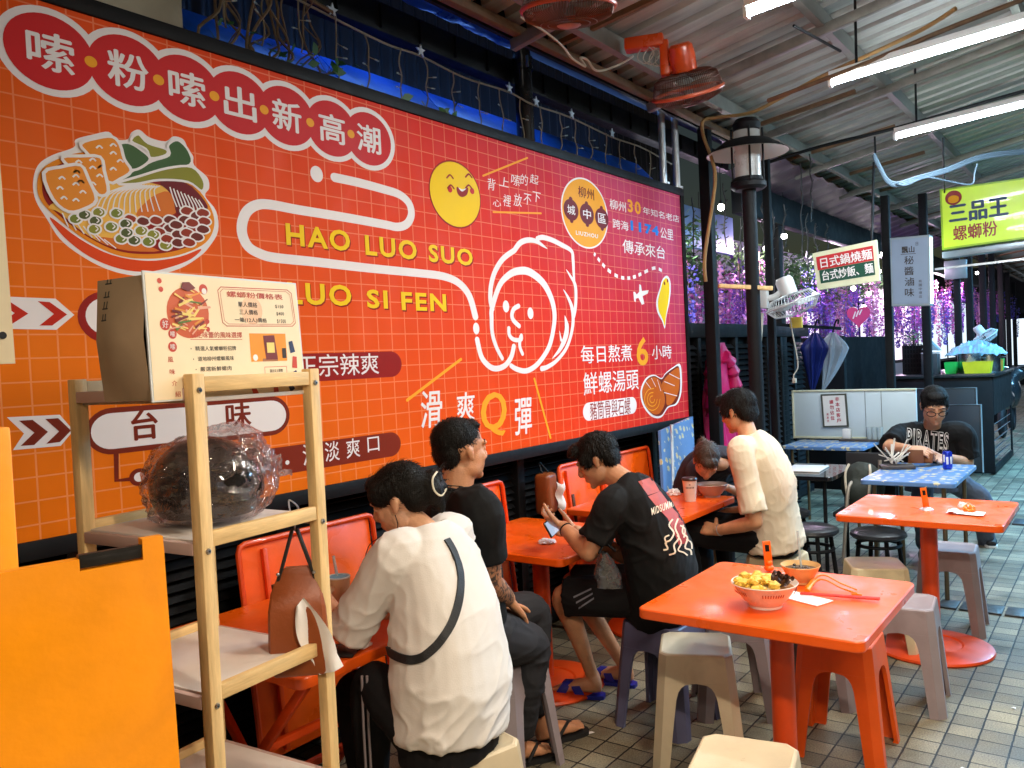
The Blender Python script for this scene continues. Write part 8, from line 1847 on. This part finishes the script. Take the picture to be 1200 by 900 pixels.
for g, (x0, x1, n, lab) in enumerate(((1.98, 2.25, 6, 'dry vine tangle hanging beside the cream wall corner'), (2.2, 2.62, 9, 'dense dry vine tangle hanging over the banner by the rusty rod'))):
    vt = thing('dry_vine', lab, 'vine', ((x0 + x1) / 2, 2.87, 2.9)); mb = MB(M_vine)
    for k in range(n):
        x = rn.uniform(x0, x1); q = [Vector((x + rn.uniform(-.05, .05) * i * .5, 2.86 + rn.uniform(-.03, .03), 3.36 - .5 * i / 5)) for i in range(6)]; mb.tube(cr(q, 4), rn.uniform(.003, .007), 5)
    mb.obj('stems', vt)
    mb = MB(M_leaf)
    for k in range(26):
        c = Vector((rn.uniform(x0, x1 + .1), 2.84 + rn.uniform(-.04, .04), rn.uniform(2.89, 3.02))); d = Vector((rn.uniform(-1, 1), rn.uniform(-.6, .2), rn.uniform(-.8, .5))).normalized(); s2 = d.orthogonal().normalized(); q = rn.uniform(.014, .028); n_ = d.cross(s2)
        mb.poly([c - d * q, c - d * q * .3 + s2 * q * .5, c + d * q * .3 + s2 * q * .45, c + d * q, c + d * q * .3 - s2 * q * .45, c - d * q * .3 - s2 * q * .5])
    mb.obj('leaves', vt)
for (px, py, lab, n) in ((388, 72, 'green ivy sprig at the left end of the bright blue ledge', 7), (532, 132, 'green ivy sprig poking over the banner top before the drainpipe', 8), (470, 126, 'tiny green sprig on the banner top', 3)):
    p = aty(px, py, 2.80); mb = MB(M_leaf)
    for k in range(n):
        c = p + Vector((rn.uniform(-.10, .10), rn.uniform(-.02, .05), rn.uniform(-.05, .06))); d = Vector((rn.uniform(-1, 1), -.2, rn.uniform(-.6, .5))).normalized(); s2 = d.cross(Vector((.1, 1, .2))).normalized(); q = rn.uniform(.026, .038)
        mb.poly([c - d * q, c - d * q * .3 + s2 * q * .55, c + d * q * .35 + s2 * q * .45, c + d * q * 1.1, c + d * q * .35 - s2 * q * .45, c - d * q * .3 - s2 * q * .55]); mb.use(M_vine); mb.tube([c - d * q, p + Vector((0, .03, -.05))], .0015, 4); mb.use(M_leaf)
    mb.obj('ivy_sprig', label=lab, cat='ivy', loc=p)
mb = MB(M_rust); mb.tube(cr([Vector((1.95, 2.9, 3.42)), Vector((2.3, 2.87, 3.30)), Vector((2.62, 2.85, 3.235))], 5), .010, 6); mb.obj('rusty_rod', label='rusty rod slanting down to the first star clip', cat='rod', loc=(2.3, 2.87, 3.3))
# dangling strands in front of the far planting
for k, (px, y0, y1, X_) in enumerate(((829, 225, 330, 6.6), (812, 230, 300, 6.4), (848, 215, 290, 6.9), (868, 255, 350, 7.1), (893, 235, 300, 7.3), (905, 245, 330, 7.4), (918, 240, 290, 7.5), (945, 250, 330, 7.8), (955, 262, 300, 8), (968, 262, 305, 8.1), (938, 190, 300, 7.6), (950, 180, 260, 7.7))):
    a, b2 = atx(px, y0, X_), atx(px + 2, y1, X_); mb = MB(M_dwire); q = [a.lerp(b2, i / 7) + Vector((rn.uniform(-.015, .015), rn.uniform(-.015, .015), 0)) for i in range(8)]; mb.tube(cr(q, 3), .006, 5)
    for i in range(1, 8): mb.tube([q[i], q[i] + Vector((rn.uniform(-.03, .03), -.02, .02))], .004, 4)
    mb.obj('icicle_light', label='dark unlit light strand hanging beyond the banner end', cat='string light', group='dark light strands beyond the banner', loc=a)
for k, (x, y) in enumerate(((3.05, 1.92), (3.5, .55), (3.0, .35), (4.2, .45), (2.75, 1.6), (3.9, 1.9), (4.6, .3))):
    mb = MB(M_tis); a = rn.uniform(0, 3); q = rn.uniform(.008, .016); mb.poly([Vector((x + q * r * math.cos(a + t), y + q * r * math.sin(a + t), .004 + .004 * (i % 2))) for i, (r, t) in enumerate(((1, 0), (.7, 1.3), (1.1, 2.4), (.8, 3.6), (1, 5)))])
    mb.obj('paper_scrap', label='tiny white paper scrap lying on the tiled floor', cat='litter', group='paper scraps on the floor', loc=(x, y, .004))
